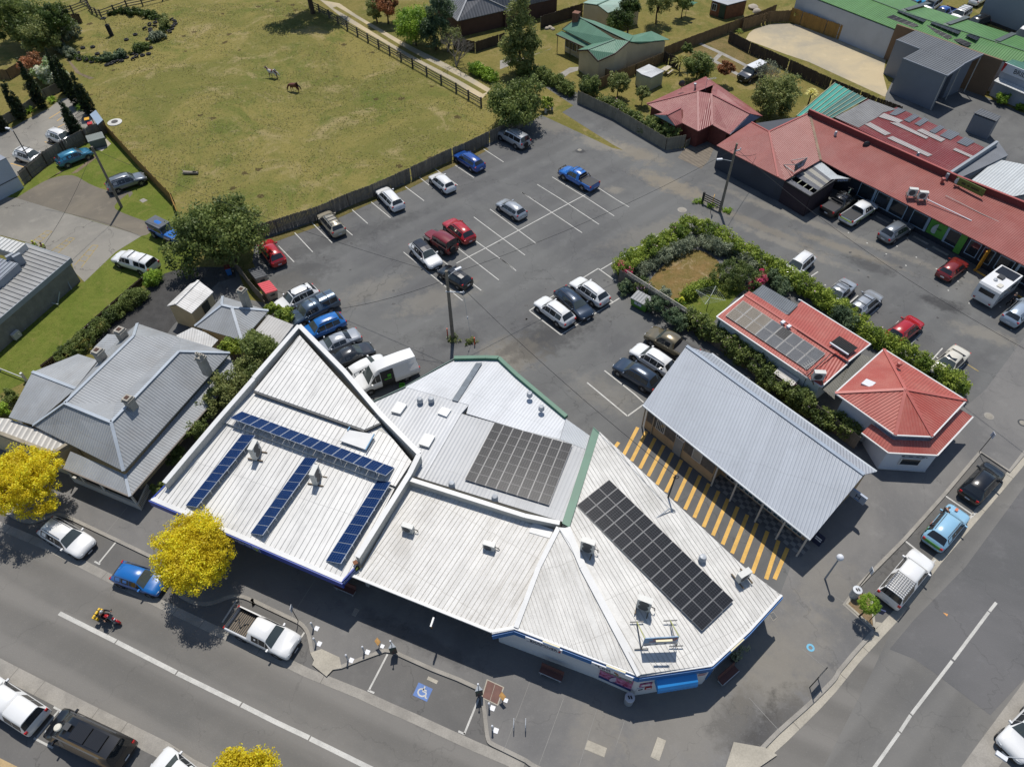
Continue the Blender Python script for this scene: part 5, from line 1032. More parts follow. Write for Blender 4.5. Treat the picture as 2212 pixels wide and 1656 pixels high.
# ---------- tall grey shed, brown wall and cube
SH=C(104,110,118)
def SHm(d):return sheet('charcoal_deck',C(112,114,116),d,.34,.04,.35,.05,.1)
pls=[P4([(30,1185,322,4.9),(30,1338,246,5.5),(30,1885,437,5.4),(30,1722,520,5.0),(30,1375,396,5.0)]),P4([(30,1238,472,4.85),(30,1377,397,5.15),(30,1725,522,5.1),(30,1594,612,4.85)])]
gsd=thing('metal_shed','tall grey metal clad workshop shed with two stepped charcoal roofs','shed',V(cen(pls[0]).x,cen(pls[0]).y,0))
mb=MB();d_=pls[1][1]-pls[1][0]
for pl in pls:mb.slab(pl,.1)
rf=mb.build('roof',[SHm(d_)],gsd)
CL=mat('grey_cladding',C(126,132,142),.5,var=.06,sc=.3,fine=.05)
mb=MB()
def drop(mb,a,b,th=.15):
 d=V(b.x-a.x,b.y-a.y,0).normalized();n=V(-d.y,d.x,0)*th;mb.prism([a-V(0,0,.12),b-V(0,0,.12),b+n-V(0,0,.12),a+n-V(0,0,.12)],-.05)
drop(mb,pls[1][0],pls[1][3]);drop(mb,pls[0][0],pls[0][4]);drop(mb,pls[1][1],pls[1][0]);drop(mb,pls[0][1],pls[0][0]);mb.build('wall',CL,gsd)
mb=MB();mb.prism([pls[0][0]+V(.5,.3,-.2),pls[0][1]+V(.2,-.3,-.3),pls[0][2]+V(-.9,.2,-.3),pls[0][3]+V(-.5,.4,-.2)],-.05);mb.build('inner_wall',CL,gsd)
for p_ in(pls[1][3],pls[0][3],pls[0][2]):MB().tube(V(p_.x-.1,p_.y+.1,0),p_-V(.1,-.1,.1),.07,.07).build('post',OFFW,gsd)
beams(gsd,'fascia',[(pls[1][0],pls[1][3]),(pls[1][3],pls[1][2]),(pls[0][0],pls[0][4]),(pls[0][3],pls[0][2])],.12,.26,CL,-.06)
bw=P4([(30,1192,195,5.1),(30,1345,240,5.1),(30,2042,486,5.1)]);mb=MB();wall_line(mb,[bw[0],bw[2]],.3);wl_=tag(mb.build('tall_wall',BROWNW),'tall plain brown wall standing behind the grey workshop shed','wall')
cu_=P4([(30,1810,908,2.6),(30,1870,873,2.7),(30,2030,937,2.7),(30,1990,976,2.6)]);building('metal_store','small square grey metal store on the service yard',[(cu_,0)],[SHm(cu_[1]-cu_[0])],CL,.06,'shed')
# ---------- long green roofed workshops, upper right
def GL(d):return sheet('leaf_green_iron',C(98,142,84),d,.34,.03,.3,.07,.1)
ev_=[q(30,390,-70,4.4),q(30,1195,243,4.4),q(30,2160,520,4.4)];rg_=[q(30,620,-140,5.2),q(30,1300,118,5.2),q(30,2300,440,5.2)];fe_=[q(30,860,-190,4.4),q(30,1430,60,4.4),q(30,2420,370,4.4)]
pls=[[ev_[0],ev_[1],rg_[1],rg_[0]],[ev_[1],ev_[2],rg_[2],rg_[1]],[rg_[0],rg_[1],fe_[1],fe_[0]],[rg_[1],rg_[2],fe_[2],fe_[1]]]
pln,ms=autoroof(pls,'',None,GL)
gw_=building('workshop_building','long white walled workshop building with a leaf green roof and rows of dark panels',pln,ms,mat('long_white_wall',C(186,190,194),.7,var=.1,sc=.4,fine=.05),.1,'building',caps=[(rg_[0],rg_[1]),(rg_[1],rg_[2])],capm=mat('green_ridge',C(78,110,72),.5))
SMK=mat('smoked_strip',C(84,92,90),.5)
for v in(.22,.42,.62,.84):
 for A,B in((ev_,rg_),(rg_,fe_)):
  a,b=A[0].lerp(A[2],v),B[0].lerp(B[2],v);mb=MB();mb.beam(a.lerp(b,.02)+V(0,0,.05),a.lerp(b,.97)+V(0,0,.05),.75,.05);mb.build('roof_light',SMK,gw_)
  # ---------- big blue-grey wall building and tyre shop at the right edge
bw0,bw1=q(30,1835,155,0),q(30,2240,310,0);bd_=(bw1-bw0).normalized();bn_=V(-bd_.y,bd_.x,0)
lf=thing('tall_building','big plain blue-grey building at the top right corner','building',V(bw0.x,bw0.y,0));mb=MB();mb.prism([p+V(0,0,9)for p in(bw0,bw0+bd_*30,bw0+bd_*30+bn_*18,bw0+bn_*18)],-.05);mb.build('wall',mat('blue_grey_clad',C(128,142,152),.6,var=.05,sc=.3,fine=.04),lf);MB().slab([p+V(0,0,9.15)for p in(bw0,bw0+bd_*30,bw0+bd_*30+bn_*18,bw0+bn_*18)],.12).build('roof',CL,lf);MB().beam(bw0+V(0,-.06,.2),bw0+bd_*30+V(0,-.06,.2),.1,.5).build('plinth',STEELD,lf)
ts0=q(30,2062,505,4.6);td=bd_;tn=V(td.y,-td.x,0);ts=thing('tyre_shop','white shop front with red flash and bold black lettering at the right edge','shop',V(ts0.x,ts0.y,0))
mb=MB();mb.prism([p-V(0,0,.05)for p in(ts0,ts0+td*16,ts0+td*16-tn*7,ts0-tn*7)],-.05);mb.build('wall',mat('shop_grey_white',C(180,186,194),.6),ts);MB().slab([ts0,ts0+td*16,ts0+td*16-tn*7,ts0-tn*7],.1).build('roof',sheet('sea_green_iron',C(84,128,112),tn,.3),ts)
sg=MB().ob(ts0+td*8+tn*.06-V(0,0,.55),td*8,tn*.05,V(0,0,.6)).build('shop_sign',SIGNW,ts);MB().add([ts0+tn*.12+td*a+V(0,0,z)for a,z in((.0,.03),(.45,.03),(.2,-1.1),(.02,-1.1))],[(0,1,2,3)]).build('red_flash',REDI,sg);text('lettering','BRIDGESTONE',.85,ts0+td*1.6+tn*.13-V(0,0,.55),td,V(0,0,1),mat('black_lettering',C(20,20,22),.5),sg,align='LEFT')
MB().slab([ts0+td*.1+V(0,0,-2.0)+tn*.05,ts0+td*16+V(0,0,-2.0)+tn*.05,ts0+td*16+V(0,0,-2.25)+tn*.9,ts0+td*.1+V(0,0,-2.25)+tn*.9],.06).build('awning',sheet('white_awning_iron',C(206,208,206),tn,.4),ts)
# ================ vegetation
nrng=np.random.default_rng(11)
def leaf_mesh(name,centres,radii,n,size,m,flat=.0,up=.35):
 """n leaf-sized faces spread through clumps (centres, radii: arrays)"""
 k=nrng.integers(0,len(centres),n);c=centres[k];r=radii[k][:,None]
 d=nrng.normal(size=(n,3));d/=np.linalg.norm(d,axis=1)[:,None]
 p=c+d*r*(nrng.random((n,1))**.45)
 nrm=d+nrng.normal(size=(n,3))*.7;nrm[:,2]+=up;nrm/=np.linalg.norm(nrm,axis=1)[:,None]
 t=np.cross(nrm,nrng.normal(size=(n,3)));t/=np.linalg.norm(t,axis=1)[:,None];b=np.cross(nrm,t)
 s=size*(.6+.8*nrng.random((n,1)))
 q4=np.stack([p-t*s*.5,p+b*s*.32,p+t*s*.5,p-b*s*.32],1).reshape(-1,3)
 me=bpy.data.meshes.new(name);me.vertices.add(4*n);me.vertices.foreach_set('co',q4.astype(np.float32).ravel())
 me.loops.add(4*n);me.loops.foreach_set('vertex_index',np.arange(4*n,dtype=np.int32))
 me.polygons.add(n);me.polygons.foreach_set('loop_start',np.arange(0,4*n,4,dtype=np.int32))
 me.update(calc_edges=True);me.materials.append(m);me.validate();return me
def clumps(blobs,k,cr,shell=.55):
 """clump centres towards the surface of ellipsoids (cx,cy,cz,rx,ry,rz)"""
 vol=np.array([b[3]*b[4]*b[5]for b in blobs])**.67;idx=nrng.choice(len(blobs),k,p=vol/vol.sum())
 B=np.array(blobs)[idx];d=nrng.normal(size=(k,3));d/=np.linalg.norm(d,axis=1)[:,None]
 rr=shell+(1-shell)*nrng.random((k,1));c=B[:,:3]+d*B[:,3:]*rr
 keep=c[:,2]>.03
 return c[keep],cr*(.65+.7*nrng.random(keep.sum()))
BARK=mat('bark',C(92,78,62),.95,var=.3,sc=2.0,fine=.4,local=True)
def plant(name,label,cat,base,blobs,n,size,m,k=None,cr=None,trunk=None,group=None,part='crown',shell=.55,up=.35,flower=None):
 """blobs are relative to the base"""
 t=thing(name,label,cat,base,0,group);R_=np.mean([b[3]for b in blobs])
 c,r=clumps(blobs,k or max(12,n//70),cr or R_*.28,shell)
 o=bpy.data.objects.new(part,leaf_mesh(part,c,r,n,size,m,up=up));COL.objects.link(o);o.parent=t
 if flower:
  fm,fn=flower;tk=nrng.choice(len(c),max(3,len(c)//6))
  o2=bpy.data.objects.new('flowers',leaf_mesh('flowers',c[tk]+np.array([0,0,.1])*r[tk][:,None],r[tk]*1.15,fn,.15,fm,up=.6));COL.objects.link(o2);o2.parent=t
 if trunk:
  h,rad,limbs=trunk;mb=MB();mb.tube((0,0,-.1),(rnd.uniform(-.15,.15),rnd.uniform(-.15,.15),h),rad,rad*.6,9)
  for i in range(limbs):
   b=blobs[i%len(blobs)];a=2*math.pi*i/limbs+rnd.random();p1=V(b[0]+b[3]*.55*math.cos(a),b[1]+b[4]*.55*math.sin(a),b[2]+b[5]*rnd.uniform(-.1,.5))
   mid_=V(p1.x*.4,p1.y*.4,h+(p1.z-h)*.55);mb.tube((0,0,h*.85),mid_,rad*.5,rad*.3,7);mb.tube(mid_,p1,rad*.3,rad*.08,6)
  mb.build('trunk',BARK,t,world=False)
 return t
L_DK=leafmat('leaf_dark_green',C(52,66,30),C(74,88,42),C(38,50,24))
L_MID=leafmat('leaf_mid_green',C(76,88,44),C(102,110,60),C(58,70,36))
L_OLV=leafmat('leaf_olive',C(92,100,56),C(116,118,72),C(70,80,42))
L_BRT=leafmat('leaf_bright_green',C(92,116,38),C(122,140,50),C(74,98,32))
L_YEL=leafmat('leaf_golden',C(212,184,34),C(232,210,60),C(188,170,38),.45,1.45)
L_BLU=leafmat('leaf_blue_green',C(62,78,54),C(92,104,76),C(48,62,44))
L_GREY=leafmat('leaf_grey_green',C(96,104,84),C(122,126,104),C(74,82,66))
L_BRN=leafmat('leaf_red_brown',C(112,72,46),C(134,92,60),C(86,62,40))
L_PAL=leafmat('leaf_variegated',C(176,180,140),C(206,206,172),C(110,126,80))
L_HDG=leafmat('leaf_hedge',C(92,106,40),C(126,136,56),C(76,92,36))
L_CYP=leafmat('leaf_cypress',C(34,46,24),C(52,64,32),C(26,36,20),.2,1.5)
L_SPK=leafmat('leaf_flax',C(84,100,44),C(122,132,66),None)
F_PNK=leafmat('petal_pink',C(214,120,140),C(228,160,176),None);F_RED=leafmat('petal_crimson',C(196,40,84),C(220,70,110),None);F_YEL=leafmat('petal_yellow',C(220,196,40),C(232,214,80),None)
def crown(R_,z,n=7,flat=.8,jit=.55):
 b=[(0,0,z,R_*.8,R_*.8,R_*flat*.8)]
 for i in range(n):
  a=2*math.pi*i/n+rnd.uniform(-.3,.3);rr=R_*rnd.uniform(.38,jit);s=R_*rnd.uniform(.36,.55)
  b.append((rr*math.cos(a),rr*math.sin(a),z+R_*flat*rnd.uniform(-.35,.45),s,s,s*.85))
 return b
def at_base(cr,x,y):return q(cr,x,y,0)
def shift(cr,x,y,z):
 p=q(cr,x,y,z);return V(p.x,p.y,0)
 # yellow street trees
for(cr_,x,y),lab,R_,z in(((2,175,840),'golden leaved street tree cut by the left edge in front of the old house',3.0,3.7),((2,1572,1450),'golden leaved street tree between the blue hatchback and the white open tray ute',3.1,3.6),((3,1960,1760),'golden leaved street tree just showing at the bottom edge of the picture',2.1,3.4)):
 b_=shift(cr_,x,y,z);plant('street_tree',lab,'tree',b_,crown(R_,z,10,.8,.62),46000,.135,L_YEL,620,.40,(z-1,.13,7),'golden street trees',shell=.7)
 # large trees
b_=shift(1,1790,330,4.2);plant('broad_tree','large broad green tree at the corner of the paddock and car park','tree',b_,crown(4.6,4.3,10,.72,.62)+[(-4.2,-2.6,2.2,1.8,1.6,1.9)],26000,.27,L_MID,330,.8,(2.6,.3,9))
b_=shift(20,110,810,3.6);plant('broad_tree','broad green tree over the fence corner by the silver four wheel drive','tree',b_,crown(4.0,3.7,9,.75,.6),20000,.25,L_MID,270,.7,(2.2,.24,8))
b_=at_base(20,160,585);plant('tall_tree','tall upright green tree standing by the concrete path of the green roofed house','tree',b_,[(0,0,3,2.4,2.2,2.4),(.3,.2,5.6,2.3,2.1,2.4),(-.4,.2,8,1.6,1.6,2.2),(.2,0,10,.9,.9,1.6),(-1.6,-.3,4.2,1.3,1.2,1.4),(1.6,.2,4.4,1.3,1.2,1.5)],18000,.26,L_OLV,230,.65,(4.0,.2,8))
b_=at_base(10,555,110);plant('dark_tree','dark spreading tree at the top edge casting a wide shade on the paddock','tree',b_+V(-1,0,0),[(0,0,7.5,4.6,4.2,3.6),(-4.5,-2,6.6,3,2.8,2.4),(4.2,-.5,6.8,3,2.6,2.5),(0,2.5,10,4,3.5,3),(-2.5,-3,5.8,2.4,2,1.9),(2.2,-3.2,6.2,2.4,2.2,2)],20000,.32,L_DK,240,.9,(5.5,.4,9))
for x,y,R_,z,m_,n_,lab in((1010,75,2.0,2.2,L_OLV,5000,'round olive bush beside the gravel track by the top edge'),(1095,55,2.3,2.7,L_BRN,6000,'brownish round tree beside the gravel track by the top edge'),(1320,200,3.6,3.2,L_BRT,13000,'bright green rounded tree in front of the brown brick house')):
 b_=shift(10,x,y,z);plant('garden_tree',lab,'tree',b_,crown(R_,z,8,.85,.55),n_,.25,m_,n_//80,R_*.2,(1.5,.16,6))
b_=at_base(10,1500,400);plant('garden_tree','blue-green open tree leaning against the grey roofed brick house','tree',b_,[(0,0,2.6,2.3,2,2.2),(.6,.5,5,1.9,1.7,2),(.8,.6,7,1.3,1.2,1.6),(2,1.2,5.6,1.1,1,1.5),(-1.2,-.3,3.4,1.3,1.2,1.4)],12000,.25,L_BLU,170,.55,(3.4,.18,7))
def bare_tree(cr_,x,y,h,lab,m_=None,leaves=0,lm=None):
 b_=at_base(cr_,x,y);t=thing('bare_tree',lab,'tree',b_);mb=MB()
 def grow(p,d,L,r,k):
  e=p+d*L;mb.tube(p,e,r,r*.65,5)
  if k==0:tips.append(e);return
  for i in range(rnd.choice((2,3,3))):
   nd=(d+V(rnd.uniform(-.8,.8),rnd.uniform(-.8,.8),rnd.uniform(-.25,.5))).normalized();grow(e,nd,L*rnd.uniform(.62,.85),r*.6,k-1)
 tips=[]
 for i in range(3):grow(V(0,0,0),V(rnd.uniform(-.5,.5),rnd.uniform(-.5,.5),1).normalized(),h*.3,.13,5)
 mb.build('branches',m_ or mat('grey_bark',C(128,120,110),.95,var=.25,local=True),t,world=False)
 if leaves:
  c=np.array([list(p)for p in tips]);o=bpy.data.objects.new('crown',leaf_mesh('crown',c,np.full(len(c),.35),leaves,.16,lm));COL.objects.link(o);o.parent=t
 return t
bare_tree(10,1660,540,4.6,'leafless grey tree by the hedge below the brick house');bare_tree(10,1590,420,4.2,'sparse olive tree between the blue-green tree and the leafless one',None,1600,L_OLV)
# upper left group
for(x,y,z,R_,m_,n_,lab,nm)in((130,130,4.5,4.4,L_MID,14000,'big round green tree in the upper left corner','garden_tree'),(300,270,3.2,3.1,L_OLV,10000,'yellowish green bush in front of the big corner tree','garden_tree'),(420,150,4.2,3.0,L_DK,11000,'dark green tree beside the rusty roof, upper left','garden_tree'),(545,245,1.2,2.2,L_GREY,5000,'low grey-green shrub mound at the end of the timber fence','shrub'),(20,60,5,3.4,L_DK,8000,'dark tree cut by the upper left corner','garden_tree'),(285,540,2.0,2.4,L_BRN,7000,'red-brown leaved shrub behind the cypresses','shrub'),(400,580,1.8,2.2,L_PAL,7000,'cream variegated shrub between the two rows of cypresses','shrub')):
 b_=shift(0,x,y,z);plant(nm,lab,'tree' if nm!='shrub' else 'shrub',b_,crown(R_,z,8,.85,.55),n_,.27,m_,n_//75,R_*.2,(max(.6,z-R_*.7),.15,5))
for i,(tx,ty,bx,by,lab)in enumerate(((130,440,345,865,'tall dark cypress, upper of the row left of the car park entrance'),(-10,590,180,955,'tall dark cypress beside the pale fence at the left edge'),(-70,900,25,1050,'dark cypress cut by the left edge'),(470,765,640,1120,'dark cypress standing alone next to the white hatchback and timber fence'),(390,375,540,750,'tall dark cypress, topmost of the three in a row by the paddock'),(475,415,625,840,'tall dark cypress, middle of the three in a row by the paddock'),(565,545,735,915,'tall dark cypress, nearest the bin store of the three by the paddock'))):
 b_=at_base(0,bx,by);h=min(np.arange(4,11,.1),key=lambda hh:(q(0,tx,ty,hh).xy-b_.xy).length);rad=.95
 bl_=[(0,0,h*(.08+.84*j/9),rad*(1-(j/9)**1.5*.93)*(.75 if j==0 else 1),rad*(1-(j/9)**1.5*.93)*(.75 if j==0 else 1),h*.09)for j in range(10)]
 plant('cypress_tree',lab,'tree',b_,bl_,8000,.17,L_CYP,240,.24,(.6,.12,0),'dark cypresses by the private car park',shell=.75)
 # hedges: clipped and loose, following a line
def hedge(name,lab,pts,w,h,n,m_,size=.17,flower=None,k=None,group=None,cr=.32,zlo=.05):
 pts=[V(p.x,p.y,0)for p in pts];L=sum((b-a).length for a,b in zip(pts,pts[1:]));B=[]
 for a,b in zip(pts,pts[1:]):
  ns=max(2,int((b-a).length/.7))
  for j in range(ns):
   p=a.lerp(b,(j+.5)/ns);s=rnd.uniform(.85,1.12);B.append((p.x+rnd.uniform(-.1,.1),p.y+rnd.uniform(-.1,.1),h*.52*s,w*.5*s,w*.5*s,h*.5*s))
 c0=cen(pts);B=[(b[0]-c0.x,b[1]-c0.y)+b[2:]for b in B]
 return plant(name,lab,'hedge' if 'hedge' in name else 'shrub',c0,B,int(n*1.35),size*1.12,m_,k or int(L*30),cr*1.25,None,group,'foliage',.6,.35,flower)
hedge('loose_hedge','yellow-green flowering hedge along the car park side of the bare garden',qs(21,[(985,650),(1180,520),(1380,400),(1530,290)],.9),2.2,2.0,15000,L_HDG,.17,(F_PNK,160))
hedge('loose_hedge','yellow-green hedge along the lane, from the garden corner to the red cottage',qs(21,[(1600,310),(1800,400),(2050,570),(2190,680)],.9)[0:3]+qs(31,[(150,610),(380,760),(620,900),(820,1040),(1000,1180),(1250,1320),(1450,1430),(1640,1560),(1700,1600)],.9),2.0,1.9,34000,L_HDG,.17,(F_PNK,200))
hedge('lavender_hedge','grey-green lavender band inside the yellow-green hedges of the bare garden',qs(21,[(1080,690),(1250,610),(1400,510),(1560,440)],.5),1.5,1.3,8000,L_GREY,.15);hedge('lavender_hedge','grey-green lavender band inside the lane hedge of the bare garden',qs(21,[(1620,420),(1760,500),(1950,560),(2080,660)],.5),1.7,1.4,9000,L_GREY,.15)
hedge('lavender_hedge','grey-green bushes in the lane hedge beside the red iron roof',qs(31,[(700,990),(860,1130)],.9),1.5,1.9,4500,L_BLU,.15);hedge('lavender_hedge','grey-green bushes in the lane hedge by the crimson flowers',qs(31,[(180,690),(300,830)],.8),1.5,1.6,3500,L_BLU,.15)
hedge('loose_hedge','flowering creeper hedge on the paling fence behind the blue-grey hall',qs(21,[(1500,1020),(1650,1110),(1850,1240),(2050,1400),(2190,1510)],1.2)+qs(32,[(120,0),(300,110),(480,240),(680,360),(860,450)],1.2),1.7,2.1,26000,L_MID,.17,(F_PNK,260))
b_=shift(21,1880,700,1.3);plant('clipped_bush','large clipped round green bush in the bare garden','shrub',b_,[(-.7,0,1.2,1.7,1.6,1.3),(.9,-.2,1.1,1.5,1.5,1.2),(.1,.5,1.3,1.6,1.4,1.3)],13000,.13,L_MID,300,.3,None,None,'foliage',.82)
hedge('shrub_row','low yellow-green shrub row beside the clothes hoist',qs(21,[(1480,880),(1600,800),(1720,770)],.5),1.2,1.2,4500,L_HDG,.15);b_=shift(21,1450,915,.4);plant('flowering_shrub','small yellow flowering plant near the clothes hoist','shrub',b_,[(0,0,.4,.6,.5,.4)],700,.13,L_BRT,14,.2,None,None,'foliage',.5,.35,(F_YEL,220))
b_=shift(21,1150,790,1.1);plant('flowering_shrub','pink flowering shrub over the lattice fence by the green skip','shrub',b_,[(0,0,1.1,.9,.9,.9),(.6,-.5,.9,.6,.6,.6)],2600,.16,L_MID,60,.3,None,None,'foliage',.6,.35,(F_PNK,1700))
b_=shift(21,2080,730,1.3);plant('flowering_shrub','crimson flowering shrub beside the round bush and the red roof','shrub',b_,[(0,0,1.4,.7,.9,.9),(-.5,-.8,1.1,.6,.6,.7)],2400,.16,L_MID,60,.3,None,None,'foliage',.6,.35,(F_RED,1500))
b_=shift(21,1010,650,1.5);plant('flowering_shrub','red flowering rose at the left corner of the garden hedge','shrub',b_,[(0,0,1.4,.7,.7,.7)],1500,.16,L_HDG,30,.3,None,None,'foliage',.6,.35,(F_RED,380))
for(x,y,R_,m_,lab)in((1015,800,.95,L_BLU,'dark round bush left of the green skip by the fence'),(1255,940,1.35,L_BLU,'dark green bush just right of the green skip'),(1420,1070,1.45,L_BLU,'dark green bush below the fence sign near the olive ute'),(1330,850,.8,L_GREY,'grey-green bush behind the lattice fence')):
 b_=shift(21,x,y,R_*.8);plant('roadside_bush',lab,'shrub',b_,crown(R_,R_*.85,6,.8,.5),3600,.17,m_,50,R_*.25,None,None,'foliage')
 # clipped hedge and balls, left
hedge('clipped_hedge','long clipped green hedge between the lawn and the dark gravel court',qs(1,[(1150,830),(1000,940),(850,1050)],.8),1.5,1.5,11000,L_MID,.12,None,260,None,.26);hedge('clipped_hedge','short clipped hedge at the lawn end behind the white canopy ute',qs(1,[(1200,760),(1270,700)],.7),1.4,1.4,4500,L_BRT,.12,None,110,None,.26)
for x,y,R_,lab in((800,1110,.85,'round clipped bush nearest the long hedge'),(752,1170,.7,'small round clipped bush, second from the long hedge'),(680,1220,.95,'round clipped bush, third from the long hedge'),(605,1285,.9,'round clipped bush, fourth from the long hedge'),(525,1345,.9,'round clipped bush nearest the grey roof of the old house')):
 b_=shift(1,x,y,R_*.8);plant('ball_bush',lab,'shrub',b_,[(0,0,R_*.85,R_,R_,R_*.9)],2600,.12,L_MID,90,R_*.22,None,None,'foliage',.85)
for x,y,R_,m_,lab in((80,170,.8,L_MID,'green bush at the left edge beside the old house roof'),(20,280,.9,L_BRT,'bright green bush at the left edge under the old house')):
 b_=shift(2,x,y,R_*.8);plant('garden_bush',lab,'shrub',b_,crown(R_,R_*.85,6,.8,.5),2400,.15,m_,40,R_*.25,None,None,'foliage')
 # between the old house and the chemist
for x,y,z,R_,m_,n_,lab in((1690,190,2.2,1.7,L_OLV,6500,'olive feathery shrub by the chemist wall, in the middle of the side passage'),(1850,80,2.4,1.8,L_OLV,6500,'olive feathery shrub at the upper end of the chemist side wall'),(1560,430,1.6,1.3,L_MID,4000,'green shrub lower down the passage beside the chemist wall'),(1400,640,1.1,1.0,L_MID,2600,'green shrub near the front end of the passage beside the chemist'),(1270,905,.6,.7,L_MID,1300,'small round bush by the picket gate of the old house')):
 b_=shift(2,x,y,z);plant('passage_shrub',lab,'shrub',b_,crown(R_,z,7,.9,.55),n_,.17,m_,n_//70,R_*.24,None,None,'foliage')
for x,y,z,R_,m_,n_,lab in((2060,1270,3.0,1.9,L_MID,8000,'dark green fern-like tree by the pale lean-to'),(1850,1270,2.2,1.2,L_HDG,3500,'yellowish shrub against the hip roofed outbuilding'),(2185,970,1.8,1.0,L_HDG,2600,'yellow-green shrub beside the red lidded skip'),(1990,1480,2.4,1.9,L_OLV,6500,'olive shrub against the top of the chemist side wall')):
 b_=shift(1,x,y,z);plant('yard_shrub',lab,'shrub',b_,crown(R_,z,7,.95,.55),n_,.18,m_,n_//70,R_*.24,(max(.5,z-R_*.6),.07,4),None,'foliage')
b_=shift(11,270,1020,1.5);plant('yard_shrub','yellow-green shrub between the lean-to and the parked cars','shrub',b_,crown(1.1,1.5,6,.9,.5),2600,.2,L_HDG,40,.3,None,None,'foliage')
# gardens along the lane
hedge('loose_hedge','loose green hedge along the narrow lane below the green roofed house',qs(20,[(170,560),(330,600),(470,670),(580,740)],.7),1.9,1.6,13000,L_MID,.19);hedge('loose_hedge','yellow-green low hedge on the gravel track by the leafless tree',qs(10,[(1790,545),(1900,595),(1980,630)],.7),1.7,1.5,6000,L_BRT,.19)
hedge('loose_hedge','flowering climbing hedge behind the grey paling fence on the lane',qs(20,[(790,800),(900,850),(1000,910),(1120,970)],1.0),1.5,1.9,8000,L_MID,.18,(F_PNK,180));hedge('loose_hedge','thick green hedge at the lane end of the red brick house garden',qs(20,[(1180,1000),(1300,1050),(1420,1080)],1.1),2.6,2.1,14000,L_MID,.18)
for x,y,z,R_,m_,n_,lab,tr_ in((720,690,1.6,1.9,L_MID,8000,'round glossy green bush at the corner of the timber fence',None),(955,670,2.1,1.7,L_OLV,5500,'small open olive tree on the back lawn by the pale green shed',(1.3,.1,6)),(1150,740,2.0,1.3,L_OLV,2800,'weeping light tree next to the maroon roof',(1.4,.07,5)),(1600,530,2.2,2.4,L_MID,9000,'green bushy tree behind the clothes line in the red house garden',(1.2,.12,6)),(1820,540,2.6,1.3,L_BRN,5000,'dark reddish upright shrub beside the parked old four wheel drive',None),(1510,390,1.4,1.0,L_MID,2600,'dark green bush against the paling fence in the back garden',None),(980,160,3.2,2.3,L_DK,8500,'dark green tree in front of the double garage',(2.2,.15,6)),(1050,60,4.2,1.8,L_DK,6000,'taller dark tree beside the double garage',(2.6,.15,6)),(1280,5,3.6,2.6,L_OLV,7000,'spreading tree on the back lawn by the top edge',(2,.16,6)),(1480,15,2.6,1.8,L_MID,4500,'rounded green tree beside the green fabric hoist',(1.2,.1,5)),(370,830,1.1,1.1,L_HDG,2600,'yellow-green bush by the short white rail on the lane',None)):
 b_=shift(20,x,y,z);plant('garden_tree' if tr_ else 'garden_bush',lab,'tree' if tr_ else 'shrub',b_,crown(R_,z,7,.85,.55),n_,.21,m_,n_//70,R_*.22,tr_)
b_=shift(30,210,780,2.9);plant('garden_tree','large loose olive tree beside the maroon roofs','tree',b_,crown(3.4,3.1,9,.85,.58),15000,.23,L_OLV,190,.6,(1.8,.2,8));bare_tree(30,60,760,4.6,'grey twiggy tree beside the large olive tree',None,900,L_GREY)
def spiky(name,lab,base,n,L,m_,h=0.0,trunk=False,cat='plant',group=None):
 t=thing(name,lab,cat,base,0,group);mb=MB()
 for i in range(n):
  a=rnd.uniform(0,2*math.pi);e=rnd.uniform(.15,1.3);d=V(math.cos(a)*math.cos(e),math.sin(a)*math.cos(e),math.sin(e));p0=V(0,0,h);p1=p0+d*L*.6;p2=p0+d*L+V(0,0,-L*.25);s=V(-math.sin(a),math.cos(a),0)*L*.045
  mb.add([p0-s*.6,p0+s*.6,p1+s,p1-s,p2],[(0,1,2,3),(3,2,4)])
 mb.build('leaves',m_,t,world=False)
 if trunk:MB().tube((0,0,-.05),(0,0,h),.12,.09,8).build('trunk',BARK,t,world=False)
 return t
spiky('cabbage_palm','small cabbage palm with straw coloured leaves at the end of the long red roof',at_base(30,455,905),90,1.1,leafmat('leaf_straw',C(170,160,96),C(200,186,120)),2.6,True)
spiky('cabbage_palm','cordyline palm in the corner of the sandy lot',at_base(30,365,185),50,.9,L_SPK,1.2,True);spiky('garden_flax','small flax at the left end of the sandy lot',at_base(30,240,155),40,.8,L_SPK);spiky('garden_flax','small spiky plant beyond the paling fence in the sandy lot',at_base(20,1920,265),40,.9,L_SPK);spiky('tree_fern','tree fern beside the red house clothes line',at_base(20,1440,570),40,1.6,leafmat('leaf_fern',C(110,112,60),C(134,130,74)),1.2,True)
for x,y,lab in((425,820,'flax clump at the head of the private car park'),(580,770,'flax clump under the middle cypress'),(655,880,'flax clump beside the bin store cypress'),(245,900,'flax clump by the pale fence between two cypresses')):spiky('garden_flax',lab,at_base(0,x,y),70,1.1,L_BRT)
for x,y,R_,lab in((2035,800,.95,'round bush in front of the tyre shop'),(2190,860,.7,'small bush at the right edge by the tyre shop')):
 b_=shift(30,x,y,R_*.8);plant('garden_bush',lab,'shrub',b_,crown(R_,R_*.85,6,.8,.5),2200,.18,L_BRT,36,R_*.25,None,None,'foliage')
b_=at_base(33,885,395);plant('topiary_tree','small lollipop tree in the wood chip planter','tree',b_,[(0,0,2.05,.68,.68,.66)],4600,.09,L_BRT,130,.16,(1.5,.07,0),shell=.8)
b_=at_base(23,1880,745);pt_=plant('potted_plant','potted leafy plant outside the corner shop window','plant',b_,[(0,0,.95,.42,.42,.4),(.6,.3,1.0,.35,.35,.35)],420,.15,L_GREY,16,.2,(.7,.02,3),None,'foliage');MB().lathe((0,0,0),[(0,0),(.24,0),(.32,.45),(.28,.45),(.24,.36),(0,.36)],14).build('pot',mat('dark_pot',C(60,60,62),.7,local=True),pt_,world=False)
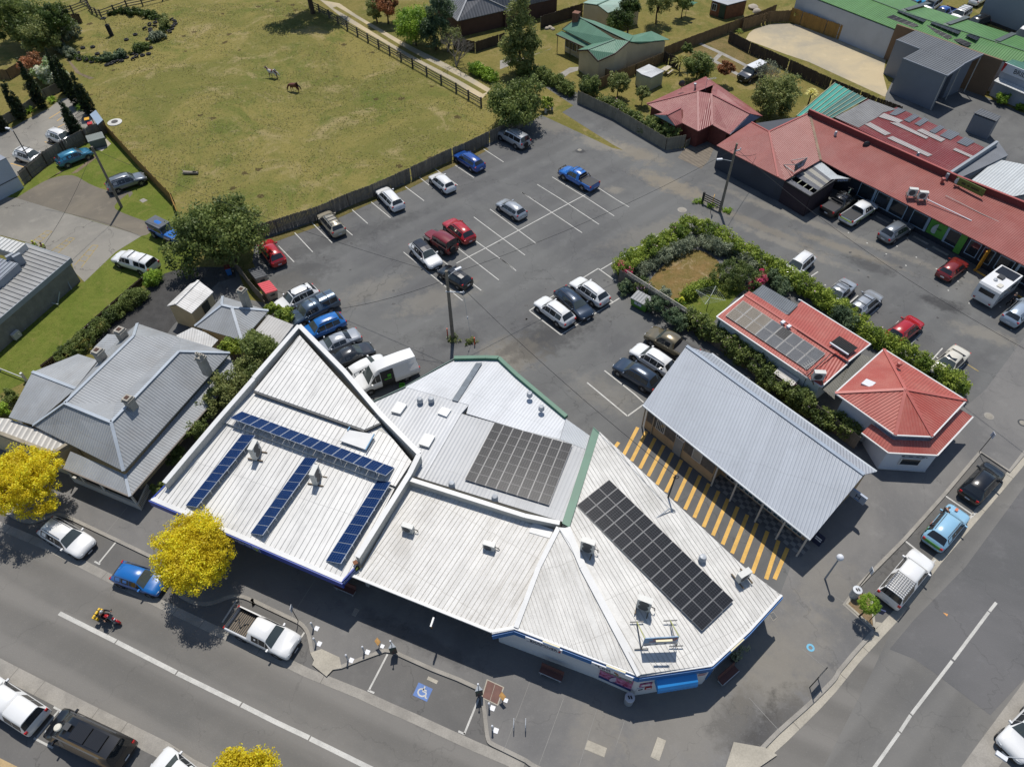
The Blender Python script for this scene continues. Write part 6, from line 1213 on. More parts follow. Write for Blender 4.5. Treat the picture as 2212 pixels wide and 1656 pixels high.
# overgrown ring of tyres in the paddock
for i,(pts,h,lab)in enumerate(((((880,110),(960,95),(1060,105),(1170,115),(1250,140)),1.0,'weedy bush bank along the top of the tyre ring'),(((1310,160),(1335,220),(1310,260)),1.6,'taller green bush on the right of the tyre ring'),(((1230,310),(1300,290)),1.0,'grey twiggy weeds at the lower right of the tyre ring'),(((1180,370),(1090,400)),.9,'green weeds at the lower right of the tyre ring'),(((1000,430),(900,460),(800,470)),.8,'weeds among the tyres along the bottom of the ring'),(((590,455),(500,400),(450,340)),1.1,'weeds on the left of the tyre ring by the cypresses'))):
 hedge('weed_bank',lab,qs(0,pts,.4),1.6 if i else 1.8,h,2600 if i!=1 else 3600,(L_DK,L_OLV,L_GREY,L_MID,L_BLU,L_GREY)[i],.22,None,34)
 # tufts at pole feet and fence lines
for cr_,x,y,lab in((11,1635,1218,'pale weeds round the foot of the pole in the middle of the car park'),(21,1590,120,'green weeds at the left end of the short black rail'),(21,1830,195,'green weeds at the foot of the pole by the lane'),(21,1700,150,'green weeds under the short black rail'),(11,1780,1245,'weeds round the orange stay post')):
 b_=at_base(cr_,x,y);plant('weed_clump',lab,'weeds',b_,[(0,0,.15,.75,.6,.18)],500,.13,L_BRT if cr_==21 else L_OLV,20,.22,None,None,'foliage',.2)
 # ================ fences
PAL=mat('grey_paling',C(138,130,118),.95,var=.25,sc=1.0,fine=.3,island=.45);PALB=mat('brown_paling',C(142,118,84),.95,var=.2,sc=1.0,fine=.3,island=.4);PALY=mat('treated_paling',C(168,130,66),.9,var=.15,sc=1.0,fine=.25,island=.3);PALD=mat('dark_paling',C(82,70,58),.95,var=.2,sc=1.0,fine=.3,island=.4);PALP=mat('pale_paling',C(150,144,128),.95,var=.2,sc=1.0,fine=.25,island=.3)
def paling_fence(lab,pts,h,m_,w=.15,gap=.012,post=3.0,side=1,name='paling_fence'):
 pts=[V(p.x,p.y,0)for p in pts];c0=cen(pts);t=thing(name,lab,'fence',V(c0.x,c0.y,0));mb=MB();rb=MB()
 for a,b in zip(pts,pts[1:]):
  L=(b-a).length;d=(b-a)/L;n=V(-d.y,d.x,0)*side;k=int(L/(w+gap))
  for i in range(k):
   if rnd.random()<.012:continue
   p=a+d*((i+.5)*(w+gap));hh=h*rnd.uniform(.965,1.02);mb.ob(p+V(0,0,hh/2),d*w/2,n*.012,V(0,0,hh/2)+d*rnd.uniform(-.015,.015))
  for z in(.3*h,.85*h):rb.ob((a+b)/2+n*.04+V(0,0,z),d*L/2,n*.025,V(0,0,.04))
  for i in range(int(L/post)+1):MB().box(a+d*min(i*post,L-.05)+n*.09+V(0,0,h*.48),(.1,.1,h*.96),math.atan2(d.y,d.x)).build('post',PALD if m_ is not PALD else PALP,t)
 mb.build('palings',m_,t);rb.build('rail',m_,t);return t
cpf=qs(11,[(10,420),(230,360),(560,255),(800,150),(1000,75)])+qs(10,[(1260,1465),(1560,1320),(1740,1245),(1900,1165),(2060,1095),(2200,1020)])
paling_fence('long weathered grey paling fence between the paddock and the car park',cpf,1.75,PAL,post=4)
paling_fence('low grey paling fence behind the two skips beside the big tree',qs(1,[(1890,650),(1960,730),(2030,830),(2140,950)]),1.5,PAL)
paling_fence('grey paling fence curving along the lane beside the red brick house',qs(20,[(620,825),(900,955),(1100,1075),(1330,1210),(1482,1185)]),1.75,PALP);gate_=thing('picket_gate','small grey picket gate at the end of the lane paling fence','gate',q(20,1520,1165,0));mb=MB();a,b=q(20,1485,1188,0),q(20,1560,1140,0);d=(b-a).normalized()
for i in range(12):mb.ob(a.lerp(b,(i+.5)/12)+V(0,0,.5),d*.045,V(-d.y,d.x,0)*.012,V(0,0,.5))
mb.beam(a+V(0,0,.8),b+V(0,0,.8),.04,.08);mb.beam(a+V(0,0,.25),b+V(0,0,.25),.04,.08);mb.build('pickets',PALP,gate_)
paling_fence('brown timber paling fence between the green roofed house and the back garden',qs(20,[(800,715),(940,655),(1090,600),(1310,505)]),1.6,PALB);paling_fence('short brown paling fence against the cream weatherboard wall',qs(20,[(790,625),(840,640),(915,665)]),1.6,PALB)
paling_fence('long brown paling fence running up beside the sandy lot',qs(20,[(1310,470),(1480,400),(1830,270),(2040,195),(2212,120)]),1.7,PALB);paling_fence('dark paling fence beside the picnic table',qs(20,[(1310,500),(1430,555)]),1.6,PALD)
paling_fence('dark brown paling fence with pale posts along the near side of the sandy lot',qs(20,[(1832,340),(2000,430)])+qs(30,[(120,485),(350,590),(580,700),(810,800),(1000,880),(1200,955)]),1.7,PALD)
paling_fence('new golden timber fence along the far side of the sandy lot',qs(30,[(320,175),(600,280),(900,385),(1110,465)]),2.2,PALY,.12);paling_fence('brown timber fence at the far left of the sandy lot',qs(30,[(-60,250),(150,185),(320,175)]),1.8,PALB)
paling_fence('dark colour-steel style fence below the brown brick house',qs(10,[(1640,390),(1820,420),(2010,360),(2060,345)]),1.6,PALD,.3,.0);paling_fence('dark fence between the brick house and the green roofed house',qs(20,[(330,230),(480,180),(670,120)]),1.9,PALD,.3,.0)
paling_fence('weathered paling fence between the private car park and the lawn',qs(0,[(870,1065),(700,1145),(520,1240),(380,1330),(190,1490)]),1.75,PAL);paling_fence('golden-edged paling fence running down from the bin store to the big tree',qs(0,[(870,1070),(1120,1345),(1400,1640)])+qs(1,[(1430,220)]),1.5,PALY)
paling_fence('pale fence between the cypresses and the bright lawn',qs(0,[(-40,1030),(40,1010),(220,910),(380,790),(520,720)]),1.3,PALP);paling_fence('brown panel fence by the garden in the upper left',qs(0,[(0,640),(90,640),(180,585)]),1.5,PALB)
paling_fence('tall weathered timber yard fence at the top of the tyre ring',qs(0,[(515,195),(600,190),(670,185)]),1.5,PALD);paling_fence('paling fence under the flowering creeper behind the hall',qs(21,[(950,760),(1000,790),(1180,905),(1380,1040),(1600,1190),(1800,1330),(2000,1470)])+qs(32,[(90,60),(330,220),(620,420),(850,600)]),1.7,PAL)
paling_fence('low dark fence between the lawn and the round clipped bushes',qs(1,[(1160,765),(900,990),(700,1170),(500,1360),(350,1480)]),.8,PALD)
# lattice on the garden fence
lt=thing('lattice_screen','white-flecked lattice screen on top of the garden fence by the green skip','lattice',q(21,1240,900,0));mb=MB();a,b=q(21,1000,800,0),q(21,1470,1105,0);d=(b-a);L=d.length;d.normalize()
for i in range(int(L/.16)):
 p=a+d*(i*.16)+V(0,0,1.7);mb.beam(p,p+d*.45+V(0,0,.45),.012,.03);mb.beam(p+d*.45,p+V(0,0,.45),.012,.03)
mb.beam(a+V(0,0,2.18),b+V(0,0,2.18),.05,.05);mb.build('slats',mat('pale_lattice',C(196,190,178),.8),lt)
fs=thing('fence_sign','small black sign on the garden fence between two dark bushes','sign',q(21,1370,1035,0));p=q(21,1372,985,1.25);MB().ob(p+V(d.y,-d.x,0)*.2,d*.65,V(d.y,-d.x,0)*.02,V(0,0,.2)).build('board',mat('black_sign',C(34,36,40),.6),fs);text('lettering','Text & Colour',.18,p+V(d.y,-d.x,0)*.23,d,V(0,0,1),LTR,fs)
# post and rail fences of the paddock
RAIL=mat('grey_rail',C(104,98,88),.95,var=.25,sc=1.0,fine=.3)
def rail_fence(lab,pts,h,n_r,sp,m_=RAIL,name='rail_fence',base=True):
 pts=[V(p.x,p.y,0)for p in pts];t=thing(name,lab,'fence',V(cen(pts).x,cen(pts).y,0));mb=MB()
 for a,b in zip(pts,pts[1:]):
  L=(b-a).length;d=(b-a)/L
  for i in range(n_r):z=h*(.35+.6*i/max(1,n_r-1));mb.beam(a+V(0,0,z),b+V(0,0,z),.05,.13)
  k=max(1,round(L/sp))
  for i in range(k+1):MB().box(a+d*(L*i/k)+V(0,0,h*.55),(.2,.2,h*1.1),math.atan2(d.y,d.x)).build('post',m_,t)
 mb.build('rails',m_,t);return t
rail_fence('long grey post and rail fence between the paddock and the gravel track',qs(10,[(480,60),(640,150),(785,245),(1310,545),(1660,745),(1860,860)]),1.25,3,3.1);rail_fence('timber rail fence along the top of the paddock',qs(0,[(820,150),(1030,75),(1150,50),(1310,10),(1450,-30)]),1.3,3,3.0);rail_fence('short rail fence running from the yard corner to the tyre ring',qs(0,[(720,80),(745,110),(820,150)]),1.2,3,2.0);rail_fence('low wire and rail yard fence in the upper left',qs(0,[(515,125),(590,110),(720,60),(650,10)]),1.2,3,2.5)
rail_fence('short black rail barrier beside the lane pole',qs(21,[(1625,125),(1765,195)]),1.35,4,2.4,mat('black_rail',C(58,56,54),.8));rail_fence('short white two-rail barrier on the grass by the lane',qs(20,[(365,912),(418,885)]),.9,2,1.4,mat('white_rail',C(190,188,182),.8));rail_fence('white pipe handrail at the left edge by the old house',qs(1,[(-60,1440),(0,1470),(215,1555)]),1.0,1,3.0,WHITE)
# grass tufts standing in the paddock: too many to count
pad=qs(0,[(865,1035),(1400,1609)])+qs(1,[(1430,180),(2000,380)])+qs(11,[(230,290),(800,65),(1010,-20)])+qs(10,[(1260,1385),(2050,1005),(1850,800),(1310,500),(740,160),(520,30)])+qs(0,[(1000,30),(640,300),(620,480),(760,860)])
px_,py_=np.array([p.x for p in pad]),np.array([p.y for p in pad])
def inside(x,y):
 c=np.zeros(len(x),bool);j=len(px_)-1
 for i in range(len(px_)):
  k=(py_[i]>y)!=(py_[j]>y);c^=k&(x<(px_[j]-px_[i])*(y-py_[i])/(py_[j]-py_[i]+1e-9)+px_[i]);j=i
 return c
gx_=nrng.uniform(px_.min(),px_.max(),90000);gy_=nrng.uniform(py_.min(),py_.max(),90000)
dens=np.sin(gx_*.31+np.sin(gy_*.23)*2)*np.sin(gy_*.37+np.cos(gx_*.19)*2)+nrng.normal(size=90000)*.5
kk=inside(gx_,gy_)&(dens>-.15);tc=np.stack([gx_[kk],gy_[kk],np.full(kk.sum(),.05)],1)[:26000]
o=bpy.data.objects.new('grass_tufts',leaf_mesh('grass_tufts',tc*np.array([1,1,.6]),np.full(len(tc),.06),40000,.15,leafmat('blade_mix',C(112,108,56),C(158,144,92),C(110,112,56),.3,1.15),up=2.2));COL.objects.link(o);tag(o,'short grass tufts growing over the paddock','grass');o['kind']='stuff'
for lab,pts in(('dark weedy bank forming the lower arc of the tyre ring',[(440,340),(520,420),(600,465),(720,480),(860,480),(1000,440),(1120,400),(1220,340),(1300,290)]),('dark weedy bank forming the upper arc of the tyre ring',[(870,115),(960,100),(1080,100),(1180,115),(1260,140),(1320,190),(1330,240)])):
 hedge('weed_bank',lab,smooth_line(qs(0,pts,.2),2),1.1,.55,3600,L_DK,.2,None,130)
 # ================ vehicles
def paint(name,c,metal=0.0,r=.28):return mat('paint_'+name,c,r,metal,var=.03,sc=.8,fine=0.0,coat=.8,local=True)
PT={k:paint(k,C(*v[:3]),v[3]if len(v)>3 else 0)for k,v in dict(white=(228,228,226),red=(170,22,28),darkred=(120,30,34),blue=(26,74,150),brightblue=(34,104,184),black=(18,19,21),charcoal=(58,60,64,.3),grey=(96,100,106,.4),silver=(176,180,184,.35),slate=(84,100,116,.4),steelblue=(52,66,84,.3),teal=(48,120,150,.3),champagne=(176,168,148,.3),olive=(118,108,84,.35),cream=(214,208,192),rust=(134,44,40,.2),skyblue=(142,186,212),cobalt=(26,104,178),cyan=(40,150,200),pewter=(124,130,136,.35),iceblue=(168,182,196,.3)).items()}
WSG=glassy('windscreen_glass',(.06,.075,.075,1),.06,.6);CGLASS=glassy('car_glass',(.022,.026,.03,1),.04,.7);TRIM=mat('black_trim',(.018,.018,.02,1),.6,local=True);TYRE=mat('tyre',(.014,.014,.015,1),.85,local=True)
RIM=mat('alloy_rim',C(176,178,180),.35,.6,local=True);LAMP=mat('headlamp',C(214,218,222),.12,local=True);TAIL=mat('taillamp',C(186,26,28),.2,local=True);PLATE=mat('number_plate',C(206,210,214),.5,local=True);AMBER=mat('amber_lens',C(224,120,40),.3,local=True)
# stations: (x along the length 0 nose..1 tail, roof z, belt z, body half width, roof half width), z and widths as fractions of H and W/2
PROF=dict(suv=dict(L=4.6,W=1.86,H=1.68,st=[(0,.37,.32,.70,.6),(.02,.49,.43,.88,.72),(.055,.545,.48,.955,.8),(.12,.575,.52,.985,.84),(.265,.63,.575,1,.84),(.39,.955,.585,1,.66),(.53,1,.59,1,.66),(.70,.99,.60,1,.65),(.86,.955,.62,.99,.63),(.965,.66,.615,.94,.76),(.99,.58,.54,.86,.7),(1,.46,.42,.76,.6)],ws=(4,5),rw=(8,9),sw=[(5,6),(6,7),(7,8)],fq=1,wb=(.185,.785),wr=.36,rails=1),hatch=dict(L=4.1,W=1.74,H=1.5,st=[(0,.40,.35,.80,.7),(.03,.52,.46,.92,.75),(.12,.60,.54,.985,.84),(.25,.66,.60,1,.84),(.40,.965,.61,1,.66),(.55,1,.62,1,.66),(.72,.985,.635,1,.64),(.86,.94,.65,.98,.60),(.955,.68,.64,.93,.76),(1,.50,.46,.86,.7)],ws=(3,4),rw=(7,8),sw=[(4,5),(5,6),(6,7)],fq=1,wb=(.19,.80),wr=.32),wagon=dict(L=4.8,W=1.82,H=1.55,st=[(0,.40,.35,.80,.7),(.025,.52,.46,.92,.75),(.12,.60,.54,.985,.84),(.25,.655,.60,1,.84),(.375,.96,.61,1,.66),(.50,1,.615,1,.66),(.66,1,.63,1,.65),(.875,.965,.65,.98,.62),(.965,.70,.64,.94,.76),(1,.50,.46,.87,.7)],ws=(3,4),rw=(7,8),sw=[(4,5),(5,6),(6,7)],fq=1,wb=(.185,.79),wr=.33,rails=1),sedan=dict(L=4.65,W=1.8,H=1.45,st=[(0,.40,.35,.80,.7),(.025,.53,.46,.92,.75),(.12,.62,.55,.985,.84),(.26,.68,.62,1,.84),(.39,.965,.63,1,.66),(.52,1,.635,1,.66),(.66,.975,.65,1,.64),(.80,.745,.68,.99,.80),(.93,.73,.66,.95,.80),(.985,.66,.58,.90,.76),(1,.50,.46,.87,.7)],ws=(3,4),rw=(6,7),sw=[(4,5),(5,6)],fq=1,wb=(.185,.80),wr=.33),boxy=dict(L=4.8,W=1.9,H=1.86,st=[(0,.42,.36,.88,.8),(.02,.56,.50,.96,.85),(.12,.60,.56,1,.88),(.26,.63,.585,1,.88),(.345,.955,.59,1,.76),(.50,1,.60,1,.76),(.68,1,.60,1,.76),(.93,.975,.61,1,.75),(.985,.63,.60,.98,.84),(1,.45,.42,.94,.8)],ws=(3,4),rw=(7,8),sw=[(4,5),(5,6),(6,7)],fq=1,wb=(.185,.775),wr=.39,rails=1,spare=1),jeep=dict(L=4.0,W=1.76,H=1.88,st=[(0,.46,.40,.62,.55),(.015,.55,.50,.66,.6),(.20,.575,.53,.74,.68),(.33,.60,.55,.80,.72),(.40,.94,.56,.86,.78),(.56,1,.56,.88,.80),(.74,1,.56,.88,.80),(.94,.985,.56,.88,.80),(.985,.60,.56,.88,.82),(1,.44,.40,.88,.8)],ws=(3,4),rw=(7,8),sw=[(4,5),(5,6),(6,7)],fq=0,wb=(.17,.78),wr=.40,spare=1,fend=1),ute=dict(L=5.3,W=1.9,H=1.8,st=[(0,.42,.36,.84,.75),(.02,.54,.48,.95,.8),(.11,.595,.54,1,.86),(.235,.635,.58,1,.86),(.33,.955,.585,1,.70),(.43,1,.59,1,.70),(.55,.985,.60,1,.69),(.615,.93,.605,1,.68),(.632,.60,.585,1,.86),(.99,.60,.585,.99,.86),(1,.50,.46,.95,.82)],ws=(3,4),rw=(7,8),sw=[(4,5),(5,6)],fq=1,wb=(.185,.765),wr=.39,bed=(8,9)),canopy=dict(L=5.3,W=1.9,H=1.84,st=[(0,.42,.36,.84,.75),(.02,.54,.48,.95,.8),(.11,.595,.54,1,.86),(.235,.635,.58,1,.86),(.33,.945,.585,1,.72),(.43,.985,.59,1,.72),(.55,.98,.60,1,.72),(.618,.95,.605,1,.72),(.628,.90,.605,.99,.70),(.645,1,.605,1,.74),(.80,1,.61,1,.74),(.955,.975,.61,.99,.73),(.992,.64,.60,.98,.84),(1,.48,.44,.95,.82)],ws=(3,4),rw=(11,12),sw=[(4,5),(5,6),(9,10),(10,11)],fq=1,wb=(.185,.765),wr=.39),bigvan=dict(L=5.9,W=2.05,H=2.5,st=[(0,.30,.26,.84,.75),(.015,.40,.36,.94,.8),(.09,.45,.42,1,.86),(.155,.50,.46,1,.84),(.28,.88,.47,1,.72),(.36,.965,.47,1,.745),(.55,1,.47,1,.76),(.80,1,.47,1,.76),(.965,.975,.47,.99,.75),(.992,.50,.46,.98,.84),(1,.30,.28,.95,.85)],ws=(3,4),rw=(8,9),sw=[(4,5)],fq=1,wb=(.16,.76),wr=.36,rk=.30),microvan=dict(L=4.9,W=1.9,H=1.96,st=[(0,.34,.30,.82,.75),(.015,.48,.42,.93,.8),(.09,.545,.50,.99,.86),(.16,.60,.55,1,.84),(.285,.945,.56,1,.72),(.40,1,.565,1,.74),(.60,1,.565,1,.74),(.92,.985,.57,.99,.73),(.975,.62,.565,.97,.82),(1,.36,.33,.94,.82)],ws=(3,4),rw=(7,8),sw=[(4,5),(5,6),(6,7)],fq=1,wb=(.17,.78),wr=.34))
def section(T,i):
 x,zt,zb,hw,rw=T['st'][i];H,W=T['H'],T['W']/2;X=T['L']*(.5-x);zt,zb,hw,rw=zt*H,zb*H,hw*W,rw*W
 g=0.0 if 0<i<len(T['st'])-1 else .10
 lo=.20*H*(.8 if H>2.2 else 1)
 k=min(T.get('rk',.13),.30*max(zt-zb,.02));r5=min(rw,hw*.97)
 return[V(X,hw*.90,lo+g),V(X,hw*.975,lo+.14+g*.5),V(X,hw,lo+(zb-lo)*.55),V(X,hw*.985,zb-.04),V(X,hw*.95,zb),V(X,r5,zt-k),V(X,r5*.80,zt-.012),V(X,0,zt+.012)]
def lerp_pts(A,B,t):return[a.lerp(b,t)for a,b in zip(A,B)]
def pane(mb,A,B,sa,sb,off):
 """glass between two point rows: trimmed sa at both ends of the rows' gap, sb along the rows, lifted by off"""
 A2,B2=lerp_pts(A,B,sa),lerp_pts(A,B,1-sa)
 for Rw in(A2,B2):
  if sb:Rw[0],Rw[-1]=Rw[0].lerp(Rw[1],sb),Rw[-1].lerp(Rw[-2],sb)
 vs=[p+off for p in A2]+[p+off for p in B2];n=len(A2)
 mb.add(vs,[(i,i+1,n+i+1,n+i)for i in range(n-1)])
MESHES={}
def car_parts(kind):
 """list of (name, mesh builder, material key, parent index)"""
 if kind in MESHES:return MESHES[kind]
 T=PROF[kind];S=[section(T,i)for i in range(len(T['st']))];out=[]
 L,W,H=T['L'],T['W'],T['H'];FL=lambda p:V(p.x,-p.y,p.z)
 mb=MB();bed=T.get('bed')
 for i in range(len(S)-1):
  for j in range(7):
   if bed and i==bed[0]and j>=5:continue
   mi=1 if j==0 else 0
   mb.add([S[i][j],S[i+1][j],S[i+1][j+1],S[i][j+1]],[(0,1,2,3)],mi);mb.add([FL(S[i][j]),FL(S[i+1][j]),FL(S[i+1][j+1]),FL(S[i][j+1])],[(3,2,1,0)],mi)
  mb.add([S[i][0],S[i+1][0],FL(S[i+1][0]),FL(S[i][0])],[(0,1,2,3)],1)
 for e in(0,-1):mb.face(S[e]+[FL(p)for p in S[e][::-1][1:]],0)
 if bed:
  a,b=S[bed[0]],S[bed[1]];f=.52*H*.72;y=a[5].y*.98;x0,x1=a[5].x-.04,b[5].x+.04;zt=a[5].z
  for s in(1,-1):mb.face([V(x0,s*y,zt),V(x1,s*y,zt),V(x1,s*y,f),V(x0,s*y,f)],1)
  mb.face([V(x0,y,zt),V(x0,-y,zt),V(x0,-y,f),V(x0,y,f)],1);mb.face([V(x1,y,zt),V(x1,-y,zt),V(x1,-y,f),V(x1,y,f)],0);mb.face([V(x0,y,f),V(x1,y,f),V(x1,-y,f),V(x0,-y,f)],2)
 for s in(1,-1):
  for wx in T['wb']:
   X=L*(.5-wx);yb=s*(W/2*(.99 if not T.get('fend')else .86));
   ys=(yb-.03*s,yb+.014*s);n=20;vs=[V(X+r*math.cos(a),y,T['wr']+r*math.sin(a))for y in ys for r in(T['wr']+.075,)for a in[2*math.pi*k/n for k in range(n)]]
   mb.add(vs,[tuple(range(n)),tuple(range(n,2*n))[::-1]]+[(k,(k+1)%n,n+(k+1)%n,n+k)for k in range(n)],1)
 mb.box((L/2-.03,0,.30*H*.55+.12),(.09,W*.72,.16),0,1);mb.box((-L/2+.03,0,.30*H*.5+.10),(.09,W*.74,.16),0,1)
 gx=S[1][4].x;mb.box((L/2-.01,0,S[0][4].z-.06),(.06,W*.42,.12),0,1)
 out.append(('body',mb,'BODY',None))
 a,b=T['ws'];up=V(.008,0,.008);row=lambda i:[S[i][5],S[i][6],S[i][7],FL(S[i][6]),FL(S[i][5])]
 mb=MB();pane(mb,row(a),row(b),.05,.10,up);out.append(('windscreen',mb,'S',None))
 a,b=T['rw'];mb=MB();pane(mb,row(a),row(b),.09,.12,V(-.008,0,.008));out.append(('rear_window',mb,'G',None))
 for s in(1,-1):
  F=(lambda p:p)if s==1 else FL
  cells=[(c,.08)for c in T['sw']]
  for(i,k),sb in cells:
   mb=MB();A=[F(S[i][4]),F(S[i][5])];B=[F(S[k][4]),F(S[k][5])];pane(mb,A,B,.025,.07,V(0,s*.008,.004));out.append(('side_window',mb,'G',None))
  if T.get('fq'):
   i,k=T['ws'];A,B=F(S[i][4]),F(S[k][4]);C_=F(S[k][5]);o=V(0,s*.01,.004);c=(A+B*1.6+C_*1.4)/4;out.append(('quarter_window',MB().face([A.lerp(c,.22)+o,B.lerp(c,.08)+o,C_.lerp(c,.10)+o]),'G',None))
  for wx in T['wb']:
   X=L*(.5-wx);yo=s*(W/2-.10);r=T['wr']
   mb=MB();mb.lathe(V(X,yo,r),[(r*.62,-.11),(r*.95,-.11),(r,-.07),(r,.07),(r*.95,.11),(r*.62,.11)],20,0,1);out.append(('wheel',mb,'T',None));w_i=len(out)-1
   mb=MB();mb.lathe(V(X,yo+s*.07,r),[(0,.02*s),(r*.2,.03*s),(r*.3,.0),(r*.55,.015*s),(r*.66,.035*s)],15,0,1)
   for q_ in range(5):
    an=2*math.pi*q_/5;mb.beam(V(X,yo+s*.10,r),V(X+r*.58*math.cos(an),yo+s*.10,r+r*.58*math.sin(an)),r*.2,.03,0,V(0,1,0))
   out.append(('rim',mb,'R',w_i))
  h=S[1];p=V(h[4].x-.02,s*h[4].y*.80,h[3].z-.03);mb=MB();mb.ob(p,V(.09,-s*.02,0),V(-.05,s*.14,0),V(0,0,.065));out.append(('headlight',mb,'L',None))
  h=S[-2]if not T.get('bed')else S[-2];p=V(h[4].x-.015,s*h[4].y*.90,h[3].z-.02);mb=MB();mb.ob(p,V(.05,0,0),V(0,s*.10,0),V(0,0,.11));out.append(('taillight',mb,'A',None))
  i,k=T['ws'];p=F(S[k][4]).lerp(F(S[i][4]),.55)+V(.02,s*.10,.08);mb=MB();mb.ob(p,V(.06,0,0),V(-.01,s*.10,0),V(0,0,.065));out.append(('mirror',mb,'B',None))
  if T.get('rails'):
   i0,i1=T['sw'][0][0],T['sw'][-1][1];A,B=F(S[i0][6]).lerp(F(S[i0][5]),.3),F(S[i1][6]).lerp(F(S[i1][5]),.3);mb=MB();mb.beam(A.lerp(B,.06)+V(0,0,.045),F(S[i0+1][6]).lerp(F(S[i0+1][5]),.3)+V(0,0,.06),.035,.035);mb.beam(F(S[i0+1][6]).lerp(F(S[i0+1][5]),.3)+V(0,0,.06),A.lerp(B,.95)+V(0,0,.045),.035,.035);out.append(('roof_rail',mb,'K',None))
 out.append(('number_plate',MB().box((L/2+.035,0,.34),(.02,.40,.12)),'P',None));out.append(('number_plate',MB().box((-L/2-.03,0,.62 if H<2.2 else .75),(.02,.40,.12)),'P',None))
 if T.get('spare'):
  mb=MB();mb.lathe(V(-L/2-.10,.12,.88),[(0,-.08),(.30,-.08),(.36,-.05),(.36,.08),(0,.09)],18,0,0);out.append(('spare_wheel',mb,'T',None))
 if T.get('fend'):
  for s in(1,-1):
   for wx in T['wb']:out.append(('mudguard',MB().box((L*(.5-wx),s*(W/2-.10),T['wr']*2+.10),(.95,.30,.07)),'K' if kind=='jeep' else 'BODY',None))
 MESHES[kind]=[(n,bld,mk,par)for n,bld,mk,par in out]
 return MESHES[kind]
CARMESH={}
